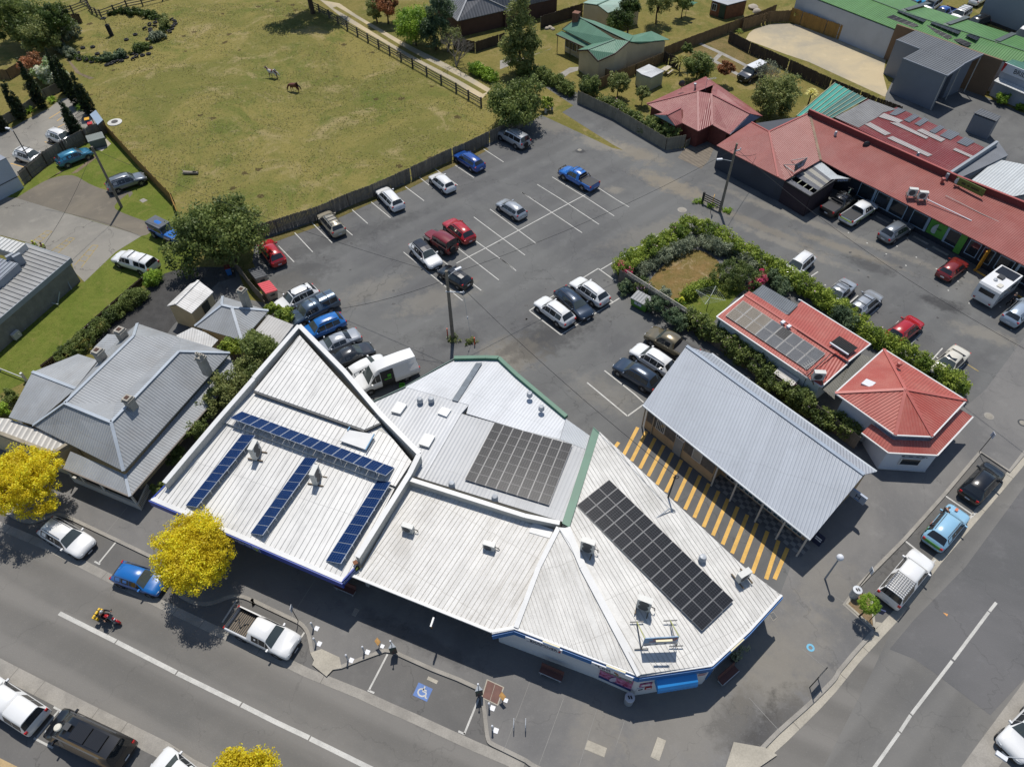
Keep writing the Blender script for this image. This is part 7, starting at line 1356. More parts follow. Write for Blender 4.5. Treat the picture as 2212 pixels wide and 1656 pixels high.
def car(kind,colour,label,rear,front,cat=None,ex=(),roof=None,z=0.0,sc=1.0,name=None,rim=None,group=None,length=None):
 """rear/front: marks (tile,x,y) of the two bumpers"""
 T=PROF[kind];zz=z+.55;a,b=q(rear[0],rear[1],rear[2],zz),q(front[0],front[1],front[2],zz);c=(a+b)/2;d=b-a
 rz=math.atan2(d.y,d.x);cat=cat or{'ute':'ute','canopy':'ute','bigvan':'van','microvan':'van','jeep':'off-roader','boxy':'four wheel drive'}.get(kind,'car')
 t=thing(name or{'ute':'pickup_truck','canopy':'pickup_truck','bigvan':'van','microvan':'van','jeep':'jeep','boxy':'four_wheel_drive','sedan':'sedan_car','hatch':'hatchback_car','wagon':'station_wagon','suv':'suv_car'}[kind],label,cat,V(c.x,c.y,z),rz,group)
 t.scale=(sc,sc,sc);objs=[]
 for i,(n,mb,mk,par)in enumerate(car_parts(kind)):
  p=PT[colour];ms={'BODY':[p,TRIM,TRIM],'G':[CGLASS],'S':[WSG],'T':[TYRE],'R':[rim or RIM],'L':[LAMP],'A':[TAIL],'B':[p],'K':[TRIM],'P':[PLATE]}[mk]
  key=(kind,i,mk if mk not in 'BODYB' else colour)
  if key not in CARMESH:
   o=mb.build(n,ms,None,52 if mk in('BODY','T','R','G','B','S')else None);CARMESH[key]=o.data
  else:o=bpy.data.objects.new(n,CARMESH[key]);COL.objects.link(o)
  o.parent=t if par is None else objs[par];objs.append(o)
 L,W,H=T['L'],T['W'],T['H'];S=[section(T,i)for i in range(len(T['st']))];r0,r1=S[T['ws'][1]][7],S[T['rw'][0]][7]
 def part(n,mb,m_):o=mb.build(n,m_,None);o.parent=t;return o
 for e in ex:
  if e=='sunroof':part('sunroof',MB().ob(r0.lerp(r1,.32)+V(0,0,.004),V(.34,0,0),V(0,.42,0),V(0,0,.012)),CGLASS)
  if e=='panoroof':part('glass_roof',MB().ob(r0.lerp(r1,.45)+V(0,0,.006),V(.92,0,0),V(0,.56,0),V(0,0,.012)),CGLASS)
  if e=='blackroof':
   mb=MB();i0,i1=T['ws'][1],T['rw'][0]
   for i in range(i0,i1):
    A,B=[[S[k][5],S[k][6],S[k][7],V(S[k][6].x,-S[k][6].y,S[k][6].z),V(S[k][5].x,-S[k][5].y,S[k][5].z)]for k in(i,i+1)];pane(mb,A,B,0,0,V(0,0,.012))
   part('black_roof',mb,PT['black'])
  if e=='racks':
   for u in(.28,.75):p=r0.lerp(r1,u);part('roof_rack',MB().beam(p+V(0,-.62,.10),p+V(0,.62,.10),.06,.04),STEELD)
  if e=='racks3':
   for u in(.1,.35,.6,.85):p=r0.lerp(r1,u);part('roof_rack',MB().beam(p+V(0,-.62,.10),p+V(0,.62,.10),.05,.04),TRIM)
  if e=='tonneau':a_,b_=S[8],S[9];part('tonneau_cover',MB().ob((a_[5]+b_[5])/2*1.0+V(0,-(a_[5].y+b_[5].y)/2,.02),V((a_[5].x-b_[5].x)/2,0,0),V(0,a_[5].y,0),V(0,0,.02)),TRIM)
  if e=='tray':
   a_,b_=S[8],S[9];mb=MB()
   for i in range(12):mb.box(((a_[5].x*(11.5-i)+b_[5].x*(i+.5))/12,0,.70),(.05,a_[5].y*1.9,.03))
   part('tray_liner',mb,mat('dusty_liner',C(150,134,112),.9,var=.3,sc=3,local=True));part('tray_rim',MB().beam(V(b_[5].x,-b_[5].y,b_[5].z+.02),V(b_[5].x,b_[5].y,b_[5].z+.02),.06,.04),TRIM)
   mb=MB();pp=[V(b_[5].x+.2+.22*i,.28*math.sin(i*1.7)-.1,.76)for i in range(6)];mb.path(pp,.03);part('rope',mb,TRIM)
  if e=='sportsbar':x_=S[8][5].x-.12;y_=S[8][5].y;mb=MB();mb.path([V(x_-.4,y_,1.06),V(x_,y_*.9,1.45),V(x_,-y_*.9,1.45),V(x_-.4,-y_,1.06)],.045);part('sports_bar',mb,TRIM)
  if e=='bullbar':mb=MB();mb.path([V(L/2+.08,-.7,.5),V(L/2+.12,-.6,1.0),V(L/2+.12,.6,1.0),V(L/2+.08,.7,.5)],.045);mb.path([V(L/2+.13,-.3,.45),V(L/2+.13,-.3,1.02)],.04);mb.path([V(L/2+.13,.3,.45),V(L/2+.13,.3,1.02)],.04);mb.box((L/2+.06,0,.5),(.16,1.6,.2));part('bull_bar',mb,TRIM)
  if e=='meshrack':
   mb=MB();x0,x1=S[9][7].x,S[11][7].x;zz_=H+.10
   for i in range(9):mb.beam(V(x0+(x1-x0)*i/8,-.66,zz_),V(x0+(x1-x0)*i/8,.66,zz_),.03,.03)
   for i in range(9):mb.beam(V(x0,-.66+1.32*i/8,zz_),V(x1,-.66+1.32*i/8,zz_),.02,.02)
   for y_ in(-.68,.68):mb.beam(V(x0,y_,zz_+.06),V(x1,y_,zz_+.06),.05,.08)
   part('mesh_rack',mb,TRIM)
  if e=='hivis':
   for s in(1,-1):part('reflective_stripe',MB().ob(V(-.2,s*(W/2+.006),.80),V(L*.36,0,0),V(0,.006,0),V(0,0,.05)),mat('lime_stripe',C(190,214,50),.5,local=True))
   part('reflective_stripe',MB().ob(V(-L/2-.02,0,.86),V(.01,0,0),V(0,W*.4,0),V(0,0,.06)),mat('lime_stripe',C(190,214,50),.5,local=True))
  if e=='poptop':part('pop_top',MB().box((-.2,0,H+.14),(L*.62,1.35,.26)),PT['white'])
  if e=='whiteroof':part('pale_roof',MB().ob((r0+r1)/2+V(-.05,0,.05),V((r0.x-r1.x)/2+.1,0,0),V(0,.70,0),V(0,0,.05)),PT['white'])
  if e=='softtop':part('soft_top',MB().ob((r0+r1)/2+V(-.08,0,-.12),V((r0.x-r1.x)/2+.12,0,0),V(0,.74,0),V(0,0,.18)),mat('grey_canvas',C(92,96,104),.8,local=True))
 return t
 # car park, along the paling fence
car('suv','red','red SUV with a sunroof under the edge of the big tree',(11,245,625),(11,110,440),ex=['sunroof'])
car('wagon','champagne','beige wagon with a barred roof rack by the paling fence',(11,720,370),(11,590,215),ex=['racks3'])
car('wagon','white','white station wagon with dark roof rails by the paling fence',(11,1200,170),(11,1055,20))
car('hatch','white','small white hatchback by the paling fence next to the blue wagon',(10,1615,1530),(10,1480,1415))
car('wagon','blue','dark blue wagon by the paling fence',(10,1850,1355),(10,1675,1240))
car('boxy','silver','silver four wheel drive with a rear spare wheel under the tree',(20,210,1175),(20,10,1065),ex=['sunroof'])
# middle rows
car('suv','red','bright red SUV beside the old dark red off-roader',(11,1775,435),(11,1590,275))
car('jeep','darkred','old dark red boxy off-roader with spare wheel in the middle of the car park',(11,1630,510),(11,1440,385),sc=1.05)
car('suv','white','white SUV with a black roof in the middle of the car park',(11,1310,445),(11,1520,650),ex=['blackroof'])
car('hatch','black','black hatchback behind the tall pole',(11,1745,780),(11,1550,660),ex=['blackroof','sunroof'])
car('hatch','silver','silver hatchback alone in the middle bays',(21,185,240),(21,0,115))
car('ute','brightblue','bright blue utility truck with a black tray cover and roof racks',(20,775,1520),(20,495,1365),ex=['tonneau','sportsbar','racks','bullbar'])
# row beside the chemist
car('suv','white','white SUV with a black glass roof, first in the row by the skips',(11,525,830),(11,225,975),ex=['panoroof'])
car('canopy','slate','slate blue canopy utility truck in the row beside the chemist',(11,670,915),(11,350,1075),ex=['racks'])
car('suv','cobalt','bright blue SUV in the row beside the chemist',(11,720,1075),(11,445,1190))
car('sedan','silver','silver sedan in the row beside the chemist',(11,845,1195),(11,555,1310),ex=[])
car('sedan','charcoal','dark grey sedan with a sunroof in the row beside the chemist',(11,660,1415),(11,955,1295),ex=['sunroof'])
car('hatch','white','white hatchback half hidden by the white delivery van',(11,790,1530),(11,1075,1385))
vn=car('bigvan','white','white high roof delivery van with its side door open',(11,1320,1435),(11,880,1600))
T_=PROF['bigvan']
def side_shell(x0,x1,off,nm,m_):
 s_=section(T_,6);mb=MB()
 for j in(1,2,3,4):mb.face([V(x,s_[k].y+off,s_[k].z)for x,k in((x0,j),(x1,j),(x1,j+1),(x0,j+1))])
 mb.build(nm,m_,None,50).parent=vn
side_shell(-.45,.78,.012,'door_opening',TRIM);side_shell(-1.95,-.5,.035,'sliding_door',PT['white'])
for x_,z_ in((.0,1.2),(.0,1.6),(.35,1.2)):tag(MB().box((x_,.90,z_),(.34,.16,.26)).build('cargo_crate',mat('green_crate',C(86,176,52),.6,local=True),None),'','').parent=vn
for o_ in vn.children:
 if 'label' in o_:del o_['label'],o_['category']
gc=thing('green_crate','bright green crate on the ground beside the open delivery van','crate',q(12,1225,90,0));mb=MB();mb.box((0,0,.02),(.5,.36,.03))
for s in(1,-1):mb.box((0,s*.17,.15),(.5,.02,.28));mb.box((s*.24,0,.15),(.02,.32,.28))
mb.build('box',mat('green_crate',C(86,176,52),.6,local=True),gc,world=False);MB().box((.26,0,.24),(.02,.12,.04)).build('handle',TRIM,gc,world=False)
# three marked bays
car('suv','white','white SUV with red tail lamps, left of the three in the marked bays',(21,555,1090),(21,320,915))
car('wagon','steelblue','dark grey wagon between two white cars in the marked bays',(21,470,825),(21,720,1050))
car('suv','white','white SUV with a sunroof, right of the three in the marked bays',(21,840,930),(21,600,755),ex=['sunroof'])
# behind the hall
car('ute','olive','olive brown utility truck against the garden fence behind the hall',(21,1520,1350),(21,1235,1190),ex=['tonneau'])
car('suv','white','white SUV tucked between two darker cars behind the hall',(21,1370,1480),(21,1090,1300))
car('suv','steelblue','dark blue-grey SUV nearest the hall corner',(21,1245,1600),(21,955,1420))
# lane, beside the hedge
car('suv','white','white SUV parked nose to the hedge, furthest up the lane',(31,480,560),(31,300,715))
car('sedan','silver','silver sedan with roof bars parked against the lane hedge',(31,790,790),(31,640,920),ex=['racks'])
car('wagon','silver','silver wagon with roof bars backed into the lane hedge',(31,840,1015),(31,1010,870),ex=['racks'])
car('suv','red','red SUV backed into the lane hedge',(31,1165,1215),(31,1325,1090))
car('sedan','cream','cream sedan with a sunroof nose to the hedge at the end of the lane',(31,1695,1330),(31,1525,1490),ex=['sunroof'])
# red roofed shops
car('ute','black','black utility truck carrying bicycles by the slatted lean-to',(31,620,205),(31,830,70),ex=['tonneau','sportsbar','racks'])
car('ute','white','white utility truck with lime stripes outside the red roofed shops',(31,775,275),(31,985,140),ex=['tonneau','hivis','bullbar'])
car('suv','pewter','silver-grey SUV outside the red roofed shops',(31,1080,415),(31,1275,300))
car('hatch','rust','faded red hatchback outside the red roofed shops',(31,1555,720),(31,1710,595))
car('wagon','iceblue','pale blue-silver wagon cut by the right edge beside the caravan',(31,2090,1080),(31,2260,930))
# upper left
car('suv','white','white hatchback car by the lone cypress in the private car park',(0,415,1085),(0,595,1150));car('suv','white','white SUV with roof bars beside the lamp pole in the private car park',(0,135,1235),(0,365,1305),ex=['racks'])
car('hatch','teal','teal blue hatchback on the grass by the weathered fence',(0,490,1310),(0,705,1225),sc=1.05);car('suv','pewter','grey SUV parked on the lawn behind the wooden pole',(0,900,1510),(0,1135,1430))
car('jeep','brightblue','blue off-roader with a grey soft top half under the big tree',(1,1250,330),(1,1420,415),ex=['softtop']);car('canopy','white','white canopy utility truck with roof bars on the lawn',(1,1235,655),(1,955,565),ex=['racks'])
# street
car('suv','white','white SUV parked at the kerb in front of the old house',(2,360,1205),(2,735,1420),z=RZ);car('hatch','cobalt','bright blue hatchback parked beside the golden tree',(3,965,45),(3,1290,150),z=RZ)
car('ute','white','white utility truck with an open dusty tray at the kerb',(3,1885,425),(13,355,655),z=RZ,ex=['tray']);car('canopy','white','white canopy utility truck in the lower left corner',(3,335,1265),(3,-130,960),z=RZ)
bv=car('bigvan','black','long black camper van with solar panels on its roof',(3,1085,1560),(3,395,1230),z=RZ,sc=1.0)
for x_ in(-.3,-1.5):MB().box((x_,0,2.56),(1.1,1.0,.04)).build('solar_panel',mat('dark_panel',C(34,36,40),.25,local=True,wave=(0,.11,.0,.5)),None).parent=bv
MB().lathe(V(1.25,.25,2.52),[(0,0),(.24,0),(.24,.10),(.2,.16),(0,.18)],16).build('satellite_dome',PT['cream'],None).parent=bv;MB().box((.75,0,2.56),(.4,.4,.1)).build('roof_hatch',STEELD,None).parent=bv
for s in(1,-1):MB().beam(V(1.2,s*.78,2.56),V(-2.4,s*.78,2.56),.06,.06).build('roof_rail',STEELD,None).parent=bv
car('hatch','white','white car just showing at the bottom edge near the golden tree',(3,1560,1760),(3,1350,1590),z=RZ)
car('suv','black','black SUV with a sunroof parked in the side street',(32,1750,995),(32,1985,745),z=RZ,ex=['sunroof'])
lv=car('suv','skyblue','light blue painted van with a person leaning at its side',(32,1475,1355),(32,1680,1105),z=RZ)
MB().box((-2.29,0,.80),(.03,1.4,.30)).build('green_graphic',mat('green_vinyl',C(88,160,66),.5,local=True),None).parent=lv
for x_,y_,s_,c_ in((1.72,.2,.2,(214,120,80)),(-.9,.935,.3,(206,120,90)),(-1.6,.92,.3,(88,160,66))):MB().box((x_,y_,1.06 if y_>.9 else 1.12),(s_*1.6,.02 if y_>.9 else s_,.02 if y_<.9 else .36)).build('vinyl_graphic',mat('vinyl_%d'%c_[0],C(*c_),.5,local=True),None).parent=lv
car('canopy','white','white canopy utility truck with a mesh rack in the side street',(33,1115,265),(32,1385,1480),z=RZ,ex=['meshrack'])
car('suv','white','white SUV at the lower right edge by a street lamp',(33,2380,1180),(33,2120,1450),z=RZ,sc=1.05)
# far yard, upper right
G_='vehicles in the yard beyond the green roof'
car('sedan','cyan','cyan blue sedan in the yard beyond the green roof',(30,1400,5),(30,1250,70),group=G_);car('microvan','white','white pop-top camper van in the yard beyond the green roof',(30,1530,10),(30,1385,110),ex=['poptop'],group=G_)
car('ute','blue','mid blue utility truck in the yard beyond the green roof',(30,1620,85),(30,1490,150),group=G_);car('boxy','white','white four wheel drive with a roof rack in the yard beyond the green roof',(30,1760,95),(30,1620,180),ex=['racks3'],group=G_)
car('boxy','black','dark four wheel drive against the blue-grey building',(30,1890,180),(30,1750,230),ex=['racks'],group=G_);car('bigvan','white','white van at the right edge in front of the blue-grey building',(30,2290,270),(30,2120,350),group=G_);car('hatch','white','white hatchback cut by the top edge in the yard',(30,1290,-20),(30,1150,45),group=G_);car('hatch','white','white hatchback at the top edge beside the blue-grey building',(30,1800,30),(30,1880,-20),group=G_)
car('boxy','charcoal','old grey four wheel drive with a white roof in the back garden',(20,2110,560),(20,1940,640),ex=['whiteroof'])
# caravan
cv0,cv1=q(31,1880,900,.8),q(31,2060,760,.8);d_=cv1-cv0;cvn=thing('caravan','white caravan with a solar panel on its roof outside the red shops','caravan',V((cv0.x+cv1.x)/2,(cv0.y+cv1.y)/2,0),math.atan2(d_.y,d_.x))
prof=[(-2.2,.45),(-2.3,1.0),(-2.25,2.3),(-2.1,2.5),(1.9,2.5),(2.2,2.2),(2.35,1.2),(2.2,.45)]
MB().add([V(x,y,z)for y in(-1.12,1.12)for x,z in prof],[tuple(range(8)),tuple(range(8,16))[::-1]]+[(i,(i+1)%8,8+(i+1)%8,8+i)for i in range(8)]).build('body',PT['white'],cvn,world=False)
MB().box((1.0,0,2.53),(1.4,1.9,.05)).build('solar_panel',mat('dark_panel',C(34,36,40),.25,local=True),cvn,world=False);MB().box((-.1,.1,2.58),(.6,.6,.16)).build('roof_hatch',STEELD,cvn,world=False);MB().box((-1.4,-.5,2.55),(.6,.45,.09)).build('roof_hatch',PT['cream'],cvn,world=False);MB().lathe(V(-.9,.25,2.5),[(0,0),(.2,0),(.2,.12),(0,.16)],12).build('roof_vent',PT['silver'],cvn,world=False)
for x_ in(-.3,-1.25):MB().box((x_,-1.13,1.15),(.7,.02,.6)).build('hatch_door',PT['silver'],cvn,world=False)
MB().box((-2.3,0,1.75),(.04,1.5,.5)).build('window',CGLASS,cvn,world=False);MB().box((.9,-1.13,1.75),(1.0,.02,.5)).build('window',CGLASS,cvn,world=False)
for s in(1,-1):MB().lathe(V(-.2,s*1.0,.34),[(0,-.11),(.3,-.11),(.34,-.06),(.34,.06),(.3,.11),(0,.11)],18,0,1).build('wheel',TYRE,cvn,world=False);MB().box((-2.34,s*.8,.75),(.04,.2,.12)).build('taillight',TAIL,cvn,world=False)
MB().path([V(2.2,.5,.45),V(3.3,0,.45)],.05).path([V(2.2,-.5,.45),V(3.3,0,.45)],.05).build('tow_bar',STEELD,cvn,world=False)
# ================ roof equipment
PV_B=glassy('blue_cell',C(28,56,104),.3,.12);PV_K=glassy('black_cell',C(44,47,53),.3,.08);PV_F=mat('panel_frame',C(176,184,196),.4,local=True);PV_D=mat('dark_panel_frame',C(112,114,118),.4,local=True);PV_G=glassy('dusty_cell',C(142,134,122),.5,.1);PV_GK=glassy('grey_cell',C(104,107,112),.45,.1)
def solar(label,c4,nu,nv,cm,fm,cu=4,cv=6,under=None,mats_of=None,group=None,lines=.006):
 """panel field on corners c4 (a, b along u, c, d)"""
 a,b,c,d=c4;o=cen(c4);t=thing('solar_array',label,'solar panels',o,0,group);P=lambda u,v:a.lerp(b,u).lerp(d.lerp(c,u),v)
 n=(b-a).cross(d-a).normalized();n=n if n.z>0 else-n
 for i in range(nu):
  for j in range(nv):
   u0,u1,v0,v1=(i+.012)/nu,(i+.988)/nu,(j+.012)/nv,(j+.988)/nv;mb=MB();Q=[P(u0,v0),P(u1,v0),P(u1,v1),P(u0,v1)]
   mb.add([p+n*.0 for p in Q]+[p-n*.035 for p in Q],[(0,1,2,3),(7,6,5,4),(0,1,5,4),(1,2,6,5),(2,3,7,6),(3,0,4,7)],1)
   eu,ev=.035,.02
   for x in range(cu):
    for y in range(cv):
     f=lambda s,k,m_:m_+(1-2*m_)*(s/k);x0,x1,y0,y1=f(x,cu,eu)+lines,f(x+1,cu,eu)-lines,f(y,cv,ev)+lines,f(y+1,cv,ev)-lines
     g=lambda s,w:P(u0+(u1-u0)*s,v0+(v1-v0)*w)+n*.02
     mb.face([g(x0,y0),g(x1,y0),g(x1,y1),g(x0,y1)],0)
   mb.build('panel',[cm if not mats_of else mats_of(i,j),fm],t)
 if under:
  for s in under:
   mb=MB();mb.beam(*s,.05,.05);mb.build('support',STEEL,t)
 return t
def prop_legs(lo,hi,zr,k):
 out=[]
 for i in range(k):
  p=hi[0].lerp(hi[1],(i+.5)/k);out.append((p-V(0,0,.03),V(p.x,p.y,zr(i/k))))
 return out
a,b,c,d=q(2,1945,290,4.92),q(12,1165,743,4.85),q(12,1092,810,5.45),q(2,1847,344,5.5);solar('long row of blue solar panels across the back of the white chemist roof',[a,b,c,d],15,1,PV_B,PV_F,4,6,prop_legs(0,(d,c),lambda u:4.7,9))
for cs,lab in((((2,1945,475),(2,2057,482),(2,1583,1062),(2,1490,1048)),'left one of the three blue solar rows on the front chemist roof'),(((12,440,660),(12,547,667),(12,103,1288),(12,0,1272)),'middle one of the three blue solar rows on the front chemist roof'),(((12,1020,847),(12,1138,858),(12,733,1517),(12,606,1492)),'right one of the three blue solar rows, nearest the cream roof')):
 zs=(4.5,5.05,4.55,4.05);a,b,c,d=[q(*p,z)for p,z in zip(cs,zs)];solar(lab,[a,b,c,d],1,9,PV_B,PV_F,6,4,prop_legs(0,(b,c),lambda u:4.45-.45*u,7),None,'blue solar rows on the chemist roof')
solar('large square black solar array on the grey sheeted roof',[q(12,1965,382,4.78),q(22,585,556,4.72),q(22,394,1046,4.62),q(12,1726,838,4.66)],8,7,PV_K,PV_D,4,6)
solar('long black solar array on the corner shop roof',[q(22,878,838,4.62),q(23,1882,268,3.95),q(23,1625,515,3.98),q(22,615,1046,4.66)],13,3,PV_K,PV_D,4,6)
a,b,c,d=q(21,1955,907,3.56),q(31,617,1335,3.56),q(31,467,1466,3.12),q(21,1812,1030,3.12);solar('dusty grey solar panels on the light red iron roof',[a,b,c,d],8,2,PV_GK,PV_D,5,6,None,lambda i,j:PV_G if i<3 else(PV_K if(i,j)==(4,0)else PV_GK))
for k,(pts,nu)in enumerate((([(1105,140),(1160,120),(1370,205),(1320,220)],5),([(1380,215),(1440,205),(1640,295),(1600,315)],5),([(1190,90),(1230,80),(1435,160),(1400,178)],5),([(1455,185),(1500,172),(1710,255),(1680,275)],5),([(1640,320),(1700,310),(1795,350),(1750,375)],3),([(1740,285),(1780,272),(1862,305),(1830,325)],3))):
 z_=[4.75,5.0,5.0,4.75]if k in(0,1,4)else[5.3,5.15,5.15,5.3];P_=[q(30,x,y,z)for(x,y),z in zip(pts,z_)];solar('dark solar strip on the green workshop roof, %s'%('behind the upper end of the brown wall','middle of the near rows','upper left of the far rows','middle of the far rows','lower right of the near rows','lower right of the far rows')[k],[P_[0],P_[3],P_[2],P_[1]],nu,1,PV_K,PV_D,4,3,None,None,'solar strips on the green workshop roof')
et=thing('solar_water_heater','evacuated tube solar heater with a white header on the light red roof','solar heater',q(31,760,1275,3.35));A_=[q(31,650,1248,3.75),q(31,725,1195,3.7),q(31,875,1290,3.6),q(31,800,1345,3.65)]
for i in range(14):u=(i+.5)/14;MB().tube(A_[0].lerp(A_[3],u),A_[1].lerp(A_[2],u),.068,.068,6).build('tube',BLACK,et)
MB().tube(A_[0],A_[3],.09,.09,8).build('header',SIGNW,et);MB().path([A_[3],q(31,700,1330,3.35),q(31,660,1335,3.45),q(31,470,1510,3.0)],.04).build('pipe',TRIM,et)
ACW=mat('white_casing',C(206,206,200),.5,var=.08,local=True);ACG=mat('fan_grille',C(84,86,88),.6,local=True)
def aircon(label,foot,h,w,d,rz,fans=1,stand=True):
 t=thing('air_conditioner',label,'air conditioner',foot,rz,'air conditioners on the roofs');z0=.12 if stand else 0
 MB().box((0,0,z0+h/2),(w,d,h)).box((0,0,z0+h+.01),(w+.03,d+.03,.03)).build('casing',ACW,t,world=False)
 for i in range(fans):MB().lathe((-.08*w if fans==1 else 0,-d/2-.012,z0+h*(.5 if fans==1 else(.28+.44*i))),[(0,0),(min(w*.36,h*.42),0),(min(w*.38,h*.44),.015),(0,.02)],16,0,1).build('fan_grille',ACG,t,world=False)
 if stand:
  for s in(-1,1):MB().box((s*w*.42,0,.05),(.08,1.25,.1)).build('skid',TIMBER,t,world=False)
 MB().path([V(w/2,.1,z0+.3),V(w/2+.25,.1,z0+.25),V(w/2+.3,.1,.05)],.035).build('pipe',TRIM,t,world=False);return t
rz_=math.atan2(fd.y,fd.x)if False else math.atan2((q(2,1797,385,4.5)-FL).y,(q(2,1797,385,4.5)-FL).x)
aircon('tall twin-fan unit by the left blue solar row on the chemist roof',q(12,62,650,4.42),1.35,.95,.38,rz_+.3,2);aircon('tall twin-fan unit by the middle blue solar row on the chemist roof',q(12,545,850,4.35),1.35,.95,.38,rz_+.3,2)
rc_=math.atan2((cr[4]-cr[5]).y,(cr[4]-cr[5]).x);aircon('left unit of the two on the cream ribbed roof',q(12,1275,1250,4.0),.72,.85,.34,rc_+.05,1,False);aircon('right unit of the two on the cream ribbed roof',q(12,1925,1395,3.95),.72,.85,.34,rc_+.05,1,False)
aircon('tall unit on timber skids near the top of the corner shop roof',q(22,700,1410,4.5),1.25,.95,.4,rc_,2);aircon('tall unit on timber skids behind the roof billboard',q(23,1150,330,4.15),1.25,.95,.4,rc_,2);aircon('unit on the far right corner of the corner shop roof',q(23,1945,95,3.85),.8,.95,.4,rc_+.9,1)
aircon('unit on the end of the light red iron roof',q(31,545,1545,2.95),.9,.95,.4,rc_+.3,1);aircon('left unit of the pair on the long red roof',q(31,1300,70,3.5),.85,.9,.4,rc_+.2,1);aircon('right unit of the pair on the long red roof',q(31,1382,95,3.5),.85,.9,.4,rc_+.2,1)
def vent(t,p,r=.2):MB().lathe(p,[(0,0),(r*.7,0),(r*.7,.18),(r*1.1,.26),(r*1.25,.42),(r*.95,.6),(0,.66)],14).lathe(p+V(0,0,.2),[(r*1.15,0),(r*1.3,.02),(r*1.3,.06),(r*1.1,.08)],14).build('roof_vent',STEEL,t)
for cr_,x,y in((12,1370,225),(12,1460,222),(12,1625,900),(12,1970,1008),(22,238,178),(22,332,288)):vent(snack,q(cr_,x,y,4.5))
for pts in([(1135,290),(1188,210),(1262,235),(1208,308)],[(1510,305),(1545,255),(1618,278),(1580,332)],[(1358,552),(1412,467),(1488,490),(1437,576)]):MB().slab([q(12,x,y,4.72)for x,y in pts],.2).build('skylight',mat('white_skylight',C(230,230,228),.35),snack)
vent(corner,q(22,1622,1490,3.9),.22);vent(lb,q(30,690,1095,4.0),.14);vent(lb,q(30,1350,1265,4.0),.14)
MB().lathe(q(30,1545,1480,3.9),[(0,0),(.16,0),(.14,.5),(.26,.55),(.2,.75),(0,.8)],10).build('roof_vent',mat('red_ridge',C(164,80,72),.5),lb)
MB().beam(q(31,1425,92,3.7),q(31,1790,268,3.45),.09,.06).build('conduit',SIGNW,lb);MB().path([q(31,1580,65,3.85),q(31,1730,140,3.8),q(31,1870,212,3.75),q(31,2030,285,3.7)],.03).build('conduit',OFFW,lb)
dsh=q(30,945,1165,4.3);MB().tube(q(30,950,1215,3.8),dsh,.03,.03).lathe(dsh+V(0,-.1,0),[(0,0),(.25,.03),(.42,.12),(.43,.15),(.25,.06),(0,.03)],14,0,1).build('satellite_dish',STEELD,lb)
MB().path([q(31,390,1455,3.15),q(31,450,1500,3.05),q(31,520,1575,2.85)],.03).build('conduit',TRIM,rh);MB().path([q(31,385,1140,3.6),q(31,560,1255,3.58),q(31,680,1335,3.56)],.03).build('conduit',mat('maroon_pipe',C(110,50,46),.6),rh)
for x,y in((272,1085),(320,1118)):MB().box(q(31,x,y,3.7),(.4,.3,.22),.6).build('isolator_box',SIGNW,rh)
p_=q(31,470,1450,3.3);mb=MB();mb.tube(p_-V(0,0,.4),p_+V(0,0,.4),.02,.02);mb.beam(p_+V(-.5,-.3,.35),p_+V(.6,.4,.4),.03,.03)
for i in range(5):mb.beam(p_+V(-.4+.22*i,-.55+.14*i,.37),p_+V(-.6+.22*i,.1+.14*i,.37),.02,.02)
mb.build('tv_aerial',OFFW,rh)
# teal shade pergola behind the red shops
pg=thing('shade_pergola','teal shade cloth pergola behind the long red roof','pergola',q(30,700,800,2.7));pg.location.z=0
A_=P4([(30,380,935,2.7),(30,692,668,2.7),(30,948,795,2.7),(30,675,950,2.7)])
def pgp(u,v):return A_[0].lerp(A_[3],u).lerp(A_[1].lerp(A_[2],u),v)
TEAL=mat('teal_shade',C(52,150,136),.7,var=.15,sc=.8);TEALD=mat('dark_teal_shade',C(58,112,106),.7,var=.2,sc=.8)
MB().slab([pgp(0,0),pgp(.5,0),pgp(.5,1),pgp(0,1)],.03).build('shade_cloth',TEAL,pg);MB().slab([pgp(.5,0),pgp(1,0),pgp(1,1),pgp(.5,1)],.03).build('shade_cloth',TEALD,pg)
for i in range(8):MB().beam(pgp(i/7,0)+V(0,0,.06),pgp(i/7,1)+V(0,0,.06),.07,.08).build('rafter',mat('pale_rafter',C(176,176,150),.8),pg)
for u,v in((0,0),(1,0),(0,1),(1,1)):p_=pgp(u,v);MB().tube(V(p_.x,p_.y,0),p_,.06,.06).build('post',TIMBER,pg)
# roof billboard on the corner shop
rb_=thing('roof_billboard','weathered advertising board propped on struts on the corner shop roof','billboard',q(23,1290,640,3.95));rb_.location.z=0
t0,t1,b0,b1=q(23,1165,575,5.7),q(23,1440,560,5.7),q(23,1145,635,4.5),q(23,1427,612,4.5);bx=(t1-t0).normalized();bn=V(bx.y,-bx.x,0)
fb=MB();fb.add([p+bn*o for o in(.0,-.05)for p in(b0,b1,t1,t0)],[(0,1,2,3),(7,6,5,4),(0,1,5,4),(1,2,6,5),(2,3,7,6),(3,0,4,7)]);bo=fb.build('board',mat('sky_blue_print',C(140,170,200),.5,var=.4,sc=1.0,c2=C(80,130,170),local=True),rb_)
def bp_(u,v,o=.02):return b0.lerp(b1,u).lerp(t0.lerp(t1,u),v)+bn*o
def strip_on(nm,u0,u1,v0,v1,m_,o):MB().face([bp_(u0,v0,o),bp_(u1,v0,o),bp_(u1,v1,o),bp_(u0,v1,o)]).build(nm,m_,bo)
strip_on('pale_band',.0,1,.0,.38,mat('white_print',C(206,208,214),.5),.01);OR_=mat('orange_print2',C(206,110,60),.5)
text('lettering','NS',.38,bp_(.86,.78,.02),bx,V(0,0,1),OR_,bo);
